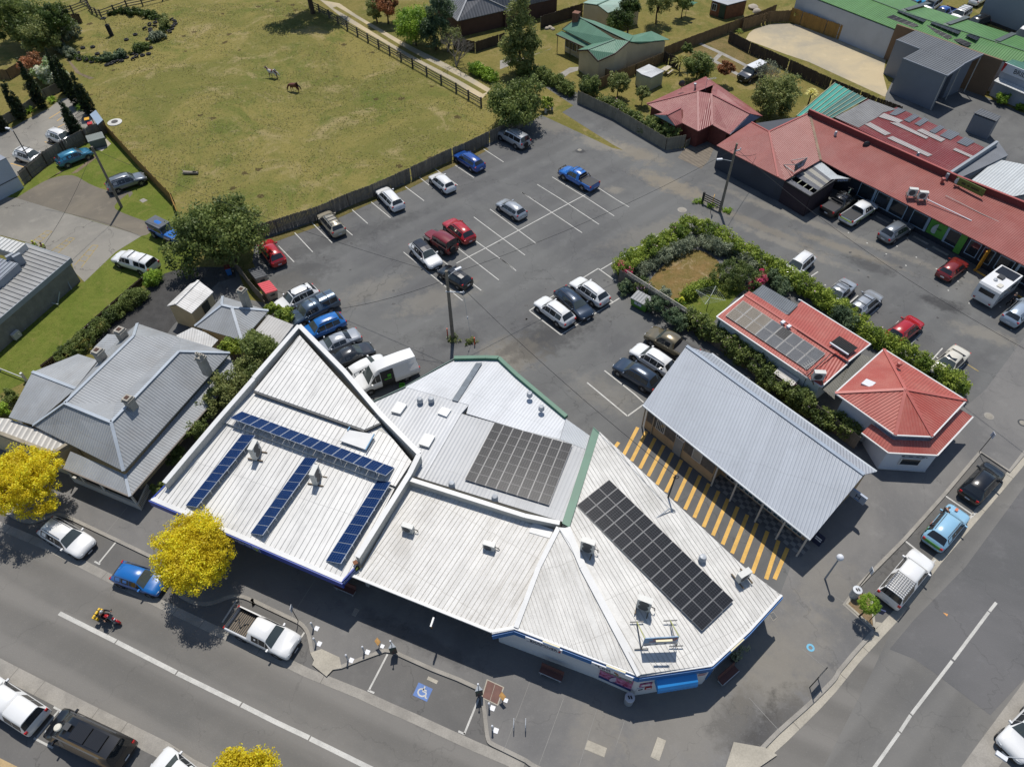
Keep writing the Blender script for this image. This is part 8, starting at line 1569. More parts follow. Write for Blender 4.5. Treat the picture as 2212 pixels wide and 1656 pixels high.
for u0,u1,v0,v1 in((.25,.42,.74,.84),(.46,.60,.74,.84),(.62,.76,.74,.84),(.16,.45,.50,.58),(.48,.70,.50,.58),(.73,.92,.50,.58)):strip_on('print_line',u0,u1,v0,v1,OR_,.02)
for u0,u1 in((.04,.22),(.34,.42),(.60,.68),(.80,.95)):strip_on('print_line',u0,u1,.10,.2,NAVY,.02)
MB().beam(t0.lerp(t1,.3)+bn*.22+V(0,0,.05),t0.lerp(t1,.78)+bn*.22+V(0,0,.05),.12,.08).build('sign_light',mat('cream_plastic',C(220,210,170),.5),rb_)
BRC=mat('yellowed_steel',C(176,180,110),.7,local=True)
for f0,tt,bb_ in(((1100,440),t0,b0),((1370,430),t1,b1)):g0=q(23,*f0,4.2);MB().beam(g0,tt,.05,.05).build('strut',BRC,rb_);MB().beam(g0,V(bb_.x,bb_.y,4.05),.05,.05).build('strut',STEELD,rb_);MB().beam(g0-bx*.45,g0+bx*.45,.06,.06).build('foot',STEELD,rb_);MB().beam(V(bb_.x,bb_.y,4.02)-bx*.45,V(bb_.x,bb_.y,4.02)+bx*.45,.06,.06).build('foot',STEELD,rb_);MB().beam(V(bb_.x,bb_.y,4.0),bb_,.05,.05).build('strut',STEELD,rb_)
# ================ poles and wires
POLE=mat('grey_timber_pole',C(142,132,118),.95,var=.25,sc=1.5,fine=.35)
def pole(label,b,h,r,lamp=None,arms=(),name='power_pole',m_=None):
 t=thing(name,label,'pole',b);mb=MB();mb.tube(b-V(0,0,.2),b+V(0,0,h),r,r*.68,12);mb.build('pole',m_ or POLE,t)
 for z,dx,L in arms:x=Vector(dx).normalized();MB().beam(b+V(0,0,z)-x*L*.15+V(.0,-.12,0),b+V(0,0,z)+x*L+V(0,-.12,0),.09,.11).build('crossarm',STEEL,t);MB().lathe(b+V(0,-.12,z+.05)+x*L*.95,[(0,0),(.07,0),(.07,.1),(.04,.16),(0,.18)],8).build('insulator',SIGNW,t)
 if lamp:
  z,dx,L=lamp;x=Vector(dx).normalized();e=b+V(0,0,z+.35)+x*L;MB().tube(b+V(0,0,z),e,.035,.03).build('lamp_arm',STEEL,t);MB().ob(e+x*.25,x*.32,V(-x.y,x.x,0)*.11,V(0,0,.07)).build('lamp_head',SIGNW,t)
 return t
pc,pr,pl=q(11,1632,1215),q(21,1768,195),q(1,978,158)
pole('tall weathered timber pole in the middle of the car park',pc,8.55,.19,(7.8,(.8,.6,0),1.0),((6.2,(1,-.1,0),1.5),));pole('dark timber pole with a street lamp beside the lane rail',pr,8.75,.17,(6.6,(-1,-.1,0),1.3),((7.9,(1,.5,0),.7),));pole('leaning grey timber pole on the lawn by the grey SUV',pl,7.9,.17);pole('dark lamp pole behind the white SUV in the private car park',q(0,265,1330),4.75,.08,(4.6,(-.6,.2,0),.4),(),'lamp_pole',mat('dark_pole',C(70,72,78),.6))
WIRE=mat('black_cable',(.012,.012,.013,1),.6)
def wire(label,a,b,sag,r=.022):
 t=thing('overhead_wire',label,'wire',(a+b)/2,0,'overhead wires');pts=[a.lerp(b,i/14)-V(0,0,sag*4*(i/14)*(1-i/14))for i in range(15)];mb=MB();mb.path(pts,r,4);o=mb.build('cable',WIRE,t);return t
C8,R8,L8=pc+V(0,0,8.0),pr+V(0,0,8.2),pl+V(0,0,7.6)
wire('cable from the car park pole over the paddock fence to the pole on the lawn',C8,L8,.9);wire('cable from the car park pole across the bays to the pole by the lane',C8,R8,1.0);wire('cable from the car park pole to the hip roofed outbuilding',C8-V(0,0,.4),q(11,345,1015,3.2),.8);sp_=q(22,1345,1000,3.95);wire('cable from the car park pole to the black service mast on the corner shop',C8-V(0,0,1.4)+V(1.3,0,0),sp_+V(.15,.1,3.0),.6);wire('cable from the lane pole out over the lane to the lower right',R8,q(32,2900,150,8.0),1.6);wire('cable from the lane pole to the end of the long red roof',R8-V(0,0,.6),q(30,60,1240,3.6),.3);wire('cable from the lawn pole to the block building',L8,q(1,350,470,3.2),.5);wire('cable from the lawn pole to the private car park lamp pole',L8,q(0,265,1330,4.6),.5)
sy=thing('stay_wire','steel stay wire with an orange marker beside the car park pole','wire',q(11,1785,1245));MB().tube(q(11,1785,1245,.05),pc+V(1.35,-.12,6.2),.015,.015,5).build('cable',STEEL,sy);MB().lathe(q(11,1785,1245,.0)*.5+(pc+V(1.35,-.12,6.2))*.5,[(0,-.15),(.05,-.15),(.05,.15),(0,.15)],8).build('insulator',SIGNW,sy)
ORM=mat('orange_plastic',C(222,84,40),.5,local=True)
for x,y,lab in((1590,1192,'orange guard post left of the car park pole'),(1808,1265,'orange guard post at the foot of the stay wire')):b_=q(11,x,y);t=thing('guard_post',lab,'post',b_,0,'orange guard posts');MB().tube((0,0,0),(0,0,.95),.055,.055,10).build('post',ORM,t,world=False);MB().lathe((0,0,.95),[(0,.05),(.06,.04),(.06,0)],10).build('cap',ORM,t,world=False)
sm=thing('service_mast','black service mast standing on the edge of the corner shop roof','mast',sp_);MB().tube(sp_-V(0,0,.2),sp_+V(.15,.1,3.1),.07,.06).build('mast',mat('black_mast',C(36,32,32),.6),sm);MB().lathe(sp_+V(.2,.05,2.9),[(.18,-.03),(.22,0),(.18,.03)],12,0,1).build('cable_loop',TRIM,sm);MB().box(sp_+V(0,0,.02),(.5,.4,.06),.5).build('base_plate',RUSTY,sm)
cl=thing('roof_conduit','bent grey conduit pipe on the corner shop roof by the service mast','pipe',q(22,1310,1110,4.1));MB().path([q(22,1230,1168,4.1),q(22,1370,1068,4.5),q(22,1420,1098,4.0)],.05,8).build('pipe',STEEL,cl)
# ball lamp, signs and street furniture
b_=q(33,610,95);bl_=thing('street_lamp','pale street lamp post with a white globe beside the hall drive','street lamp',b_);MB().tube((0,0,0),(0,0,3.1),.075,.055,12).build('post',GREYW,bl_,world=False)
mb=MB();mb.lathe((0,0,3.36),[(.001,-.26),(.13,-.225),(.225,-.13),(.26,0),(.225,.13),(.13,.225),(.001,.26)],18);mb.build('globe',mat('white_globe',C(226,228,232),.25,local=True),bl_,60,world=False);MB().lathe((0,0,3.02),[(0,0),(.1,0),(.12,.1),(0,.1)],12).build('collar',STEEL,bl_,world=False)
b_=q(33,2280,1800,0);sl_=thing('street_lamp','street lamp with a long white head at the lower right corner','street lamp',b_);e_=q(33,2030,1520,5.5);b2=q(33,2200,1650,0);sl_.location=V(b2.x+.6,b2.y-.8,RZ);MB().tube((0,0,0),(0,0,5.4),.09,.06).build('post',STEEL,sl_,world=False);ee=e_-Vector(sl_.location);MB().tube((0,0,5.3),ee,.04,.03).build('lamp_arm',STEEL,sl_,world=False);MB().ob(ee,V(-.22,.2,0),V(.09,.1,0),V(0,0,.07)).build('lamp_head',SIGNW,sl_,world=False)
def pad_square(t,s=.32):MB().box((.22,-.02,.012),(s,s,.024),-.35).build('base_pad',SIGNW,t,world=False)
for i,(x,y,lab)in enumerate(((512,492,'steel bollard nearest the white open tray ute, rear one'),(533,615,'steel bollard beside the concrete kerb ramp, kerb end'),(790,748,'steel bollard at the tip of the kerb before the accessible bay'),(920,682,'steel bollard midway to the orange square sign'),(1925,1132,'steel bollard by the brown pit cover'),(1951,1312,'steel bollard closest to the road past the accessible bay'))):
 t=thing('bollard',lab,'bollard',q(13,x,y,.012),0,'steel bollards on the footpath');MB().tube((0,0,0),(0,0,.95),.06,.06,12).build('post',STEEL,t,world=False);MB().lathe((0,0,.95),[(.065,-.06),(.075,-.06),(.075,.0),(.03,.06),(0,.07)],12).build('cap',SIGNW,t,world=False);pad_square(t)
for x,y,lab in((1040,635,'small orange topped plate sign near the triangular info pillar'),(2032,1070,'small orange topped plate sign beside the brown pit cover')):
 t=thing('plate_sign',lab,'sign',q(13,x,y,.012),0,'orange plate signs');MB().tube((0,0,0),(0,0,.75),.03,.03,8).build('post',STEELD,t,world=False);MB().ob(V(0,0,.82),V(.14,-.16,0),V(.10,.10,.10),V(0,0,.02)).build('plate',mat('orange_card',C(214,164,96),.6,var=.3,sc=6,local=True),t,world=False);pad_square(t,.26)
for(x,y,lab)in((1162,692,'triangular poster pillar at the near corner of the accessible bay'),(1845,1030,'triangular poster pillar beside the brown pit cover')):
 t=thing('info_pillar',lab,'sign',q(13,x,y,.012));MB().tube((0,0,0),(0,0,2.1),.035,.03,8).build('post',STEEL,t,world=False);MB().lathe((0,0,2.12),[(0,0),(.07,0),(.06,.1),(0,.12)],10).build('cap',SIGNW,t,world=False)
 tri=[(-.05,.26),(-.22,-.16),(.26,-.06)];MB().prism([V(a_,b_,1.25)for a_,b_ in tri],.2,0).build('panel',mat('poster_print',C(96,60,58),.6,var=.6,sc=5,c2=C(50,90,80),local=True),t,world=False);MB().prism([V(a_*1.08,b_*1.08,1.30)for a_,b_ in tri],1.25).build('lid',GREYW,t,world=False)
def signpost(lab,b,top,plate=None,m_=STEELD):
 t=thing('sign_post',lab,'sign',b);MB().tube(b,top,.03,.03,8).build('post',m_,t)
 if plate:plate(t,top)
 return t
def edge_plate(t,p):MB().ob(p-V(0,0,.22),V(.012,0,0),V(0,.2,0),V(0,0,.28)).build('plate',SIGNW,t)
b_=q(13,388,432);signpost('parking sign on a post at the kerb by the white open tray ute',b_,b_+V(0,0,2.3),edge_plate);b_=q(32,1850,618);signpost('thin sign post at the top corner of the side street bays',b_,b_+V(0,0,2.6),edge_plate);b_=q(33,890,150);signpost('thin sign post by the round bin and planter',b_,b_+V(0,0,2.6),edge_plate)
b_=q(33,970,430);pt=signpost('blue parking sign on a post in the wood chip planter',b_,b_+V(0,0,1.55));pc_=q(33,1040,362,1.75);MB().ob(b_+V(0,0,1.68),V(.36,-.16,0),V(.02,.04,0),V(0,0,.26)).build('plate',mat('navy_plate',C(36,54,100),.5),pt);text('lettering','P',.3,b_+V(-.02,-.06,1.74),V(.36,-.16,0),V(0,0,1),LTR,pt);MB().ob(b_+V(-.03,-.07,1.5),V(.24,-.107,0),V(.002,.004,0),V(0,0,.02)).build('print_line',LTR,pt)
ss_=thing('two_post_sign','slim sign panel held between two posts on the street corner','sign',q(33,520,930));p1,p2=q(33,487,968),q(33,553,893)
for p in(p1,p2):MB().tube(p,p+V(0,0,2.1),.035,.035,8).build('post',STEELD,ss_)
MB().ob((p1+p2)/2+V(0,0,1.3),(p2-p1)*.46,V(.02,.02,0),V(0,0,.5)).build('panel',GREYW,ss_)
ws=thing('warning_sign','yellow warning sign on a short post by the black lane rail','sign',q(21,1692,200));b_=q(21,1692,200);MB().tube(b_,b_+V(0,0,2.0),.03,.03).build('post',STEELD,ws);MB().ob(b_+V(0,0,1.9),V(.12,.30,0),V(.02,-.01,0),V(0,0,.38)).build('plate',mat('yellow_plate',C(210,160,40),.5,local=True),ws)
BEN=mat('maroon_slat',C(96,60,54),.7,var=.2,local=True)
for(a_,b_,lab)in(((13,700,160),(13,850,225),'maroon slatted bench in the shade under the blue fascia'),((23,322,838),(23,500,915),'maroon slatted bench against the corner shop wall'),((23,1760,945),(23,1890,830),'maroon slatted bench on the side street face of the corner shop')):
 p0_,p1_=q(*a_,0),q(*b_,0);d_=p1_-p0_;L_b=max(1.6,d_.length);t=thing('park_bench',lab,'bench',(p0_+p1_)/2,math.atan2(d_.y,d_.x),'maroon benches outside the shops')
 MB().box((0,-.02,.45),(L_b,.42,.05)).build('seat',BEN,t,world=False);MB().ob(V(0,.26,.68),V(L_b/2,0,0),V(0,.02,-.005),V(0,.05,.18)).build('backrest',BEN,t,world=False);MB().beam((-L_b/2,-.25,.47),(L_b/2,-.25,.47),.04,.05).build('edge_rail',STEEL,t,world=False)
 for s in(-1,1):MB().box((s*L_b*.42,.0,.22),(.06,.42,.44)).build('leg',STEEL,t,world=False)
for cr_,x,y,lab in((23,1032,1085,'round grey metal bin at the tip of the corner shop'),(33,838,228,'round silver bin beside the wood chip planter')):
 t=thing('litter_bin',lab,'bin',q(cr_,x,y,.012),0,'round litter bins');MB().lathe((0,0,0),[(0,0),(.30,0),(.32,.9),(0,.9)],20).build('drum',STEEL if cr_==33 else GREYW,t,40,world=False);MB().lathe((0,0,.9),[(0,.06),(.33,.05),(.34,0),(0,0)],20).build('lid',mat('bright_steel',C(206,210,214),.35,.2,local=True),t,world=False);MB().box((-.07,0,.98),(.09,.22,.03),.3).box((.09,0,.98),(.09,.22,.03),.3).build('slot',TRIM,t,world=False)
for x,lab in((112,'left stainless bike hoop on the footpath'),(206,'right stainless bike hoop on the footpath')):a_,b_=q(23,x,1245),q(23,x-2,1318);t=thing('bike_hoop',lab,'bike rack',(a_+b_)/2,0,'bike hoops');MB().path([a_,a_+V(0,0,.75),a_.lerp(b_,.2)+V(0,0,.85),a_.lerp(b_,.8)+V(0,0,.85),b_+V(0,0,.75),b_],.03,8).build('hoop',STEEL,t)
def cover(lab,cr_,pts,m_,z=0,split=0,frame=None):
 P_=[q(cr_,x,y,z)for x,y in pts];c=cen(P_);t=thing('pit_cover',lab,'pit cover',c);k=.9
 MB().prism([p+V(0,0,.022)for p in P_],z-.02).build('frame',frame or CONC_P,t)
 ins=[c+(p-c)*k for p in P_]
 for i in range(max(1,split)):
  n_=max(1,split);u0,u1=i/n_+.012,(i+1)/n_-.012;MB().prism([V(p.x,p.y,z+.032)for p in(ins[0].lerp(ins[1],u0),ins[0].lerp(ins[1],u1),ins[3].lerp(ins[2],u1),ins[3].lerp(ins[2],u0))],z).build('lid',m_,t)
BRP=mat('brown_steel_plate',C(108,72,62),.7,var=.2,sc=3)
cover('brown four-panel pit cover with a concrete frame by the poster pillar',13,[(1905,900),(2045,965),(1995,1115),(1860,1050)],BRP,0,2);cover('pale rectangular pit cover in the accessible bay',13,[(1435,878),(1515,915),(1500,942),(1422,905)],CONC_P,RZ,1);cover('pale double pit cover left of the two on the corner footpath',23,[(705,1390),(860,1455),(838,1530),(680,1465)],CONC_P,0,2);cover('pale double pit cover right of the two on the corner footpath',23,[(1268,1365),(1336,1395),(1280,1558),(1210,1525)],CONC_P,0,1)
cover('square grated drain beside the corner shop end',33,[(158,375),(195,360),(228,405),(195,435)],STEELD,0,3);cover('pale patch cover on the lawn near the wooden pole',1,[(1120,105),(1155,88),(1188,105),(1150,124)],CONC,0,1);cover('grey slab under the chemist awning edge',13,[(845,330),(880,345),(848,398),(818,385)],CONC,0,1)
for cr_,x,y,r_,lab in((21,1465,182,.55,'round pale manhole near the black lane rail'),(32,1930,330,.42,'round pale manhole beside the hexagonal cottage'),(32,2200,385,.4,'round pale manhole cut by the right edge of the lane'),(20,640,1208,.4,'dark manhole near the fence row')):
 t=thing('manhole_cover',lab,'manhole',q(cr_,x,y),0);MB().lathe((0,0,0),[(0,.022),(r_,.022),(r_,0)],20).build('frame',CONC if r_!=.4 else STEELD,t,world=False);MB().lathe((0,0,.02),[(0,.012),(r_*.68,.012),(r_*.68,0)],20).build('lid',mat('worn_iron',C(150,144,132),.8,var=.2,local=True),t,world=False)
for x0,y0,x1,y1,m_,lab in((1020,235,1130,292,CONC,'grey wheel stop ahead of the white striped ute'),(1320,395,1440,460,CONC,'grey wheel stop right of the silver-grey SUV'),(1475,480,1600,548,CONC,'grey wheel stop near the feather banner'),(1640,575,1760,645,MARK_Y,'yellow wheel stop in front of the faded red hatchback'),(1805,662,1935,738,MARK_Y,'yellow wheel stop left of the caravan'),(2140,860,2260,930,MARK_Y,'yellow wheel stop in front of the pale blue-silver wagon')):
 a_,b_=q(31,x0,y0),q(31,x1,y1);t=thing('wheel_stop',lab,'wheel stop',(a_+b_)/2,0,'wheel stops outside the red shops');MB().beam(a_+V(0,0,.06),b_+V(0,0,.06),.16,.12).build('block',m_,t)
 for u in(.2,.8):MB().lathe(a_.lerp(b_,u)+V(0,0,.115),[(0,.012),(.03,.012),(.03,0)],8).build('bolt',STEELD,t)
 # ================ bins and skips
def skip(lab,cr_,x,y,rz,body,lid,L=1.9,W=1.2,H=1.25,ribs=6):
 t=thing('skip_bin',lab,'skip bin',q(cr_,x,y,.006),rz);mb=MB();b_=[(-L/2+.08,-W/2+.12),(L/2-.08,-W/2+.12),(L/2-.08,W/2-.05),(-L/2+.08,W/2-.05)];tp=[(-L/2,-W/2),(L/2,-W/2),(L/2,W/2),(-L/2,W/2)]
 mb.add([V(x_,y_,.12)for x_,y_ in b_]+[V(x_,y_,H-(.2 if y_<0 else 0))for x_,y_ in tp],[(0,1,2,3),(4,5,6,7),(0,1,5,4),(1,2,6,5),(2,3,7,6),(3,0,4,7)]);mb.build('body',body,t,world=False)
 mb=MB()
 for s in range(ribs):x0=-L/2+L*s/ribs;mb.ob(V(x0+L/ribs/2,0,H-.06),V(L/ribs*.42,0,0),V(0,W/2+.03,.1),V(0,-.004,.045))
 mb.ob(V(0,0,H-.085),V(L/2+.03,0,0),V(0,W/2+.04,.1),V(0,0,.02));mb.build('lid',lid,t,world=False)
 for s in(-1,1):MB().box((s*(L/2+.05),0,H*.62),(.08,.5,.12)).build('lift_pocket',STEELD,t,world=False)
 for sx in(-1,1):
  for sy in(-1,1):MB().lathe((sx*L*.38,sy*W*.32,.07),[(0,-.03),(.07,-.03),(.07,.03),(0,.03)],10,0,1).build('caster',BLACK,t,world=False)
 return t
AB=math.atan2((q(1,2130,920)-q(1,1950,700)).y,(q(1,2130,920)-q(1,1950,700)).x)
WSK=mat('stained_white_steel',C(178,172,160),.6,var=.25,sc=1.5,c2=C(140,112,86),local=True)
skip('white steel skip with a dark ribbed lid by the low paling fence',11,85,755,AB+math.pi,WSK,mat('charcoal_lid',C(74,76,80),.6,local=True));skip('white steel skip with a red ribbed lid by the low paling fence',11,165,870,AB+math.pi,WSK,mat('red_lid',C(206,66,76),.5,var=.06,local=True))
gsk=skip('bright green skip with a ribbed grey lid by the garden fence',21,1130,960,math.atan2((q(21,1190,975)-q(21,1060,905)).y,(q(21,1190,975)-q(21,1060,905)).x),mat('green_steel',C(84,140,44),.5,var=.12,local=True),mat('pale_grey_lid',C(140,142,144),.6,local=True));MB().ob(V(-.05,-.56,.72),V(.42,0,0),V(0,.012,-.0),V(0,-.02,.18)).build('notice',mat('notice_white',C(196,204,214),.5,local=True),gsk,world=False);MB().ob(V(-.1,-.585,.76),V(.05,0,0),V(0,.008,0),V(0,-.01,.08)).build('print_mark',NAVY,gsk,world=False)
skip('large grey-green skip with a ribbed lid on a concrete slab by the fence corner',0,800,1175,.55,mat('grey_green_steel',C(112,120,116),.6,var=.15,local=True),mat('grey_green_lid',C(118,126,122),.6,local=True),2.0,1.3,1.35,10);struct('concrete_slab',[qs(0,[(720,1185),(845,1110),(895,1158),(820,1218)])],CONC_P,.016)
def wheelie(lab,cr_,x,y,body,lid,rz=.4):
 t=thing('wheelie_bin',lab,'wheelie bin',q(cr_,x,y,.006),rz);MB().add([V(a_*.22,b_*.24,.08)for a_,b_ in((-1,-1),(1,-1),(1,1),(-1,1))]+[V(a_*.29,b_*.33,1.0)for a_,b_ in((-1,-1),(1,-1),(1,1),(-1,1))],[(0,1,2,3),(4,5,6,7),(0,1,5,4),(1,2,6,5),(2,3,7,6),(3,0,4,7)]).build('body',body,t,world=False)
 MB().box((0,0,1.04),(.62,.72,.07)).build('lid',lid,t,world=False);MB().beam((-.25,.4,.97),(.25,.4,.97),.04,.04).build('handle',body,t,world=False)
 for s in(-1,1):MB().lathe((s*.24,.26,.1),[(0,-.03),(.1,-.03),(.1,.03),(0,.03)],12,0,0).build('wheel',BLACK,t,world=False)
WB=mat('blue_bin',C(36,84,160),.5,local=True);wheelie('blue wheelie bin with a yellow lid under the bin store roof',0,725,1015,WB,mat('yellow_lid',C(226,168,44),.5,local=True));wheelie('red wheelie bin beside the yellow lidded one',0,750,1050,mat('red_bin',C(176,40,44),.5,local=True),mat('red_lid2',C(196,48,52),.5,local=True));wheelie('blue wheelie bin with a dark red lid under the big tree',1,1850,700,mat('light_blue_bin',C(52,116,190),.5,local=True),mat('dark_red_lid',C(120,44,44),.5,local=True))
bs=thing('bin_store','small bin store with a blue-grey lean-to roof at the fence corner','shelter',q(0,770,1000,0));P_=P4([(0,722,922,2.3),(0,770,885,2.3),(0,828,965,2.0),(0,785,1005,2.0)]);MB().slab(P_,.06).build('roof',mat('blue_grey_sheet_roof',C(128,150,170),.5,var=.08),bs)
for p_ in P_:MB().box(V(p_.x,p_.y,p_.z/2),(.08,.08,p_.z-.08)).build('post',STEELD,bs)
mb=MB();a_,b_=q(0,635,985,0),q(0,725,930,0)
for i in range(12):p_=a_.lerp(b_,i/11);mb.beam(p_,p_+V(0,0,1.1),.03,.03)
for z_ in(.15,.6,1.08):mb.beam(a_+V(0,0,z_),b_+V(0,0,z_),.04,.04)
mb.build('mesh_screen',STEELD,bs)
# ================ clothes hoists
def hoist(lab,b,h,r,rz,m_):
 t=thing('clothes_hoist',lab,'clothes line',b,rz);MB().tube((0,0,0),(0,0,h),.035,.03,8).build('pole',STEELD,t,world=False)
 cs=[(r*math.cos(a),r*math.sin(a))for a in(math.pi/4+i*math.pi/2 for i in range(4))]
 for x,y in cs:MB().tube((0,0,h-.35),(x,y,h),.022,.02,6).build('arm',m_,t,world=False)
 mb=MB()
 for k in range(5):
  f=.4+.6*k/4
  for i in range(4):a_,b_=cs[i],cs[(i+1)%4];mb.tube((a_[0]*f,a_[1]*f,h-.35+.35*f),(b_[0]*f,b_[1]*f,h-.35+.35*f),.006,.006,4)
 mb.build('lines',m_,t,world=False)
hoist('rotary clothes hoist with green arms on the garden lawn',q(21,1660,990),2.1,1.55,.25,mat('pale_line',C(192,198,190),.6,local=True));hoist('dark rotary clothes hoist behind the maroon roof',q(20,1498,665),1.9,1.4,.3,mat('dark_green_line',C(96,116,104),.6,local=True))
fh=q(20,1490,135);fht=thing('clothes_hoist','hoist hung with green cloth on the back lawn at the top edge','clothes line',fh);MB().tube((0,0,0),(0,0,2.0),.04,.03).build('pole',STEELD,fht,world=False);MB().add([V(-1.7,0,2.2),V(0,-1.2,2.0),V(1.7,0,2.2),V(0,1.2,2.1),V(0,0,1.95)],[(0,1,4),(1,2,4),(2,3,4),(3,0,4)]).build('cloth',mat('green_cloth',C(40,112,84),.7,local=True),fht,world=False)
pt_=thing('picnic_table','pale timber picnic table behind the small pale green shed','table',q(20,1335,590),.9);MB().box((0,0,.74),(1.7,.75,.05)).build('tabletop',mat('pale_timber',C(186,176,156),.9,var=.15,local=True),pt_,world=False)
for s in(-1,1):MB().box((0,s*.68,.44),(1.7,.26,.05)).build('seat',mat('pale_timber',C(186,176,156),.9,local=True),pt_,world=False);MB().beam((s*.55,-.7,.35),(s*.55,.7,.35),.06,.09).build('brace',TIMBER,pt_,world=False);MB().beam((s*.55,-.5,0),(s*.55,-.2,.72),.06,.09).build('leg',TIMBER,pt_,world=False);MB().beam((s*.55,.5,0),(s*.55,.2,.72),.06,.09).build('leg',TIMBER,pt_,world=False)
def rocks(lab,cr_,pts):
 for i,(x,y,r_)in enumerate(pts):
  b_=q(cr_,x,y);t=thing('garden_rock',lab,'rock',b_,0,lab);mb=MB();k=8;mb.lathe((0,0,0),[(0,.0),(r_,.02),(r_*rnd.uniform(.8,1.05),r_*.4),(r_*.5,r_*.75),(0,r_*.8)],k);mb.v=[(x_*rnd.uniform(.85,1.15),y_*rnd.uniform(.85,1.15),z_)for x_,y_,z_ in mb.v];mb.build('stone',mat('pale_rock',C(176,166,150),.95,var=.25,local=True),t,60,world=False)
rocks('pale rock in the little pile by the dark fence',20,[(375,235,.4),(400,228,.45),(425,240,.38)]);rocks('pale stone heap beside the rusty shed',20,[(2035,70,.8),(2065,100,.7)])
# paddock things
tr=thing('water_trough','round white lid with a dark centre lying in the paddock by the fence corner','lid',q(0,925,988));MB().lathe((0,0,0),[(0,.02),(.95,.0),(.95,.1),(.6,.16),(.0,.16)],24).build('lid',mat('white_plastic',C(206,204,196),.5,local=True),tr,world=False);MB().lathe((0,0,.16),[(0,.05),(.42,.04),(.45,0)],20).build('centre',mat('dark_centre',C(70,66,62),.6,local=True),tr,world=False)
lg_=thing('fallen_log','bleached log lying in the paddock near the timber fence','log',q(0,1540,1402),-.05);mb=MB();mb.tube((-.9,0,.2),(.9,0,.2),.24,.18,9);mb.tube((-.8,0,.25),(-1.1,.25,.45),.1,.04,6);mb.tube((-.8,0,.2),(-1.15,-.15,.15),.09,.04,6);mb.build('trunk',mat('bleached_wood',C(166,156,142),.95,var=.35,sc=2,fine=.4,local=True),lg_,world=False);MB().tube((.3,-.02,.40),(.75,-.02,.38),.09,.06,6).build('hollow',TRIM,lg_,world=False)
TYR=mat('old_tyre',C(46,46,48),.9,var=.3,sc=3,local=True);tyre0=None
def tyre(x,y,lab,tilt=0.0):
 global tyre0
 b_=q(0,x,y,.0)
 if tyre0 is None:
  tyre0=thing('tyre_marker',lab,'tyre',b_,0,'old tyres round the paddock ring');MB().lathe((0,0,.11),[(.20,-.09),(.34,-.10),(.38,-.06),(.38,.06),(.34,.10),(.20,.09),(.24,.0),(.20,-.09)],16).build('carcass',TYR,tyre0,50,world=False);t=tyre0
 else:t=copy_thing(tyre0,b_,rnd.uniform(0,3),lab)
 t.rotation_euler=(tilt,0,rnd.uniform(0,6));t.location.z=.02+abs(math.sin(tilt))*.3
LB='old black tyre in the weedy ring of tyres in the paddock'
for x,y in((668,392),(748,385),(635,440),(640,487),(700,495),(740,505),(785,440),(790,485),(822,482),(862,482),(915,508),(945,505),(980,497),(1020,468),(1075,482),(1103,462),(1148,452),(1197,440),(1212,392),(1065,440),(1100,425),(1190,322),(1218,272),(1210,240),(1208,208),(1250,188),(1248,222),(1168,240),(1212,256),(1385,165),(1405,180),(1412,198),(1385,238),(1365,265),(1395,215),(570,470),(600,455),(660,470),(760,470),(895,520),(960,412),(1150,400),(1265,160),(1285,300)):tyre(x,y,LB,rnd.choice((0,0,0,.5,-.4)))
tyre(862,530,'big tyre lying lowest outside the ring of tyres');tyre(1090,285,'lone tyre inside the ring towards the right');tyre(1018,326,'lone tyre inside the ring nearest its lower edge')
ts_=thing('tyre_stack','tall stack of black tyres with one tyre balanced on top inside the ring','tyres',q(0,900,290))
for i in range(7):MB().lathe((-.03*i,.03*i,.12+.24*i),[(.16,-.11),(.32,-.11),(.36,-.05),(.36,.05),(.32,.11),(.16,.11)],14).build('tyre',TYR,ts_,world=False)
MB().tube((-.2,.2,1.7),(-.3,.3,2.6),.05,.05).build('stake',TIMBER,ts_,world=False);MB().lathe((-.32,.32,2.6),[(.2,-.1),(.36,-.1),(.4,0),(.36,.1),(.2,.1)],14).build('tyre',TYR,ts_,world=False)
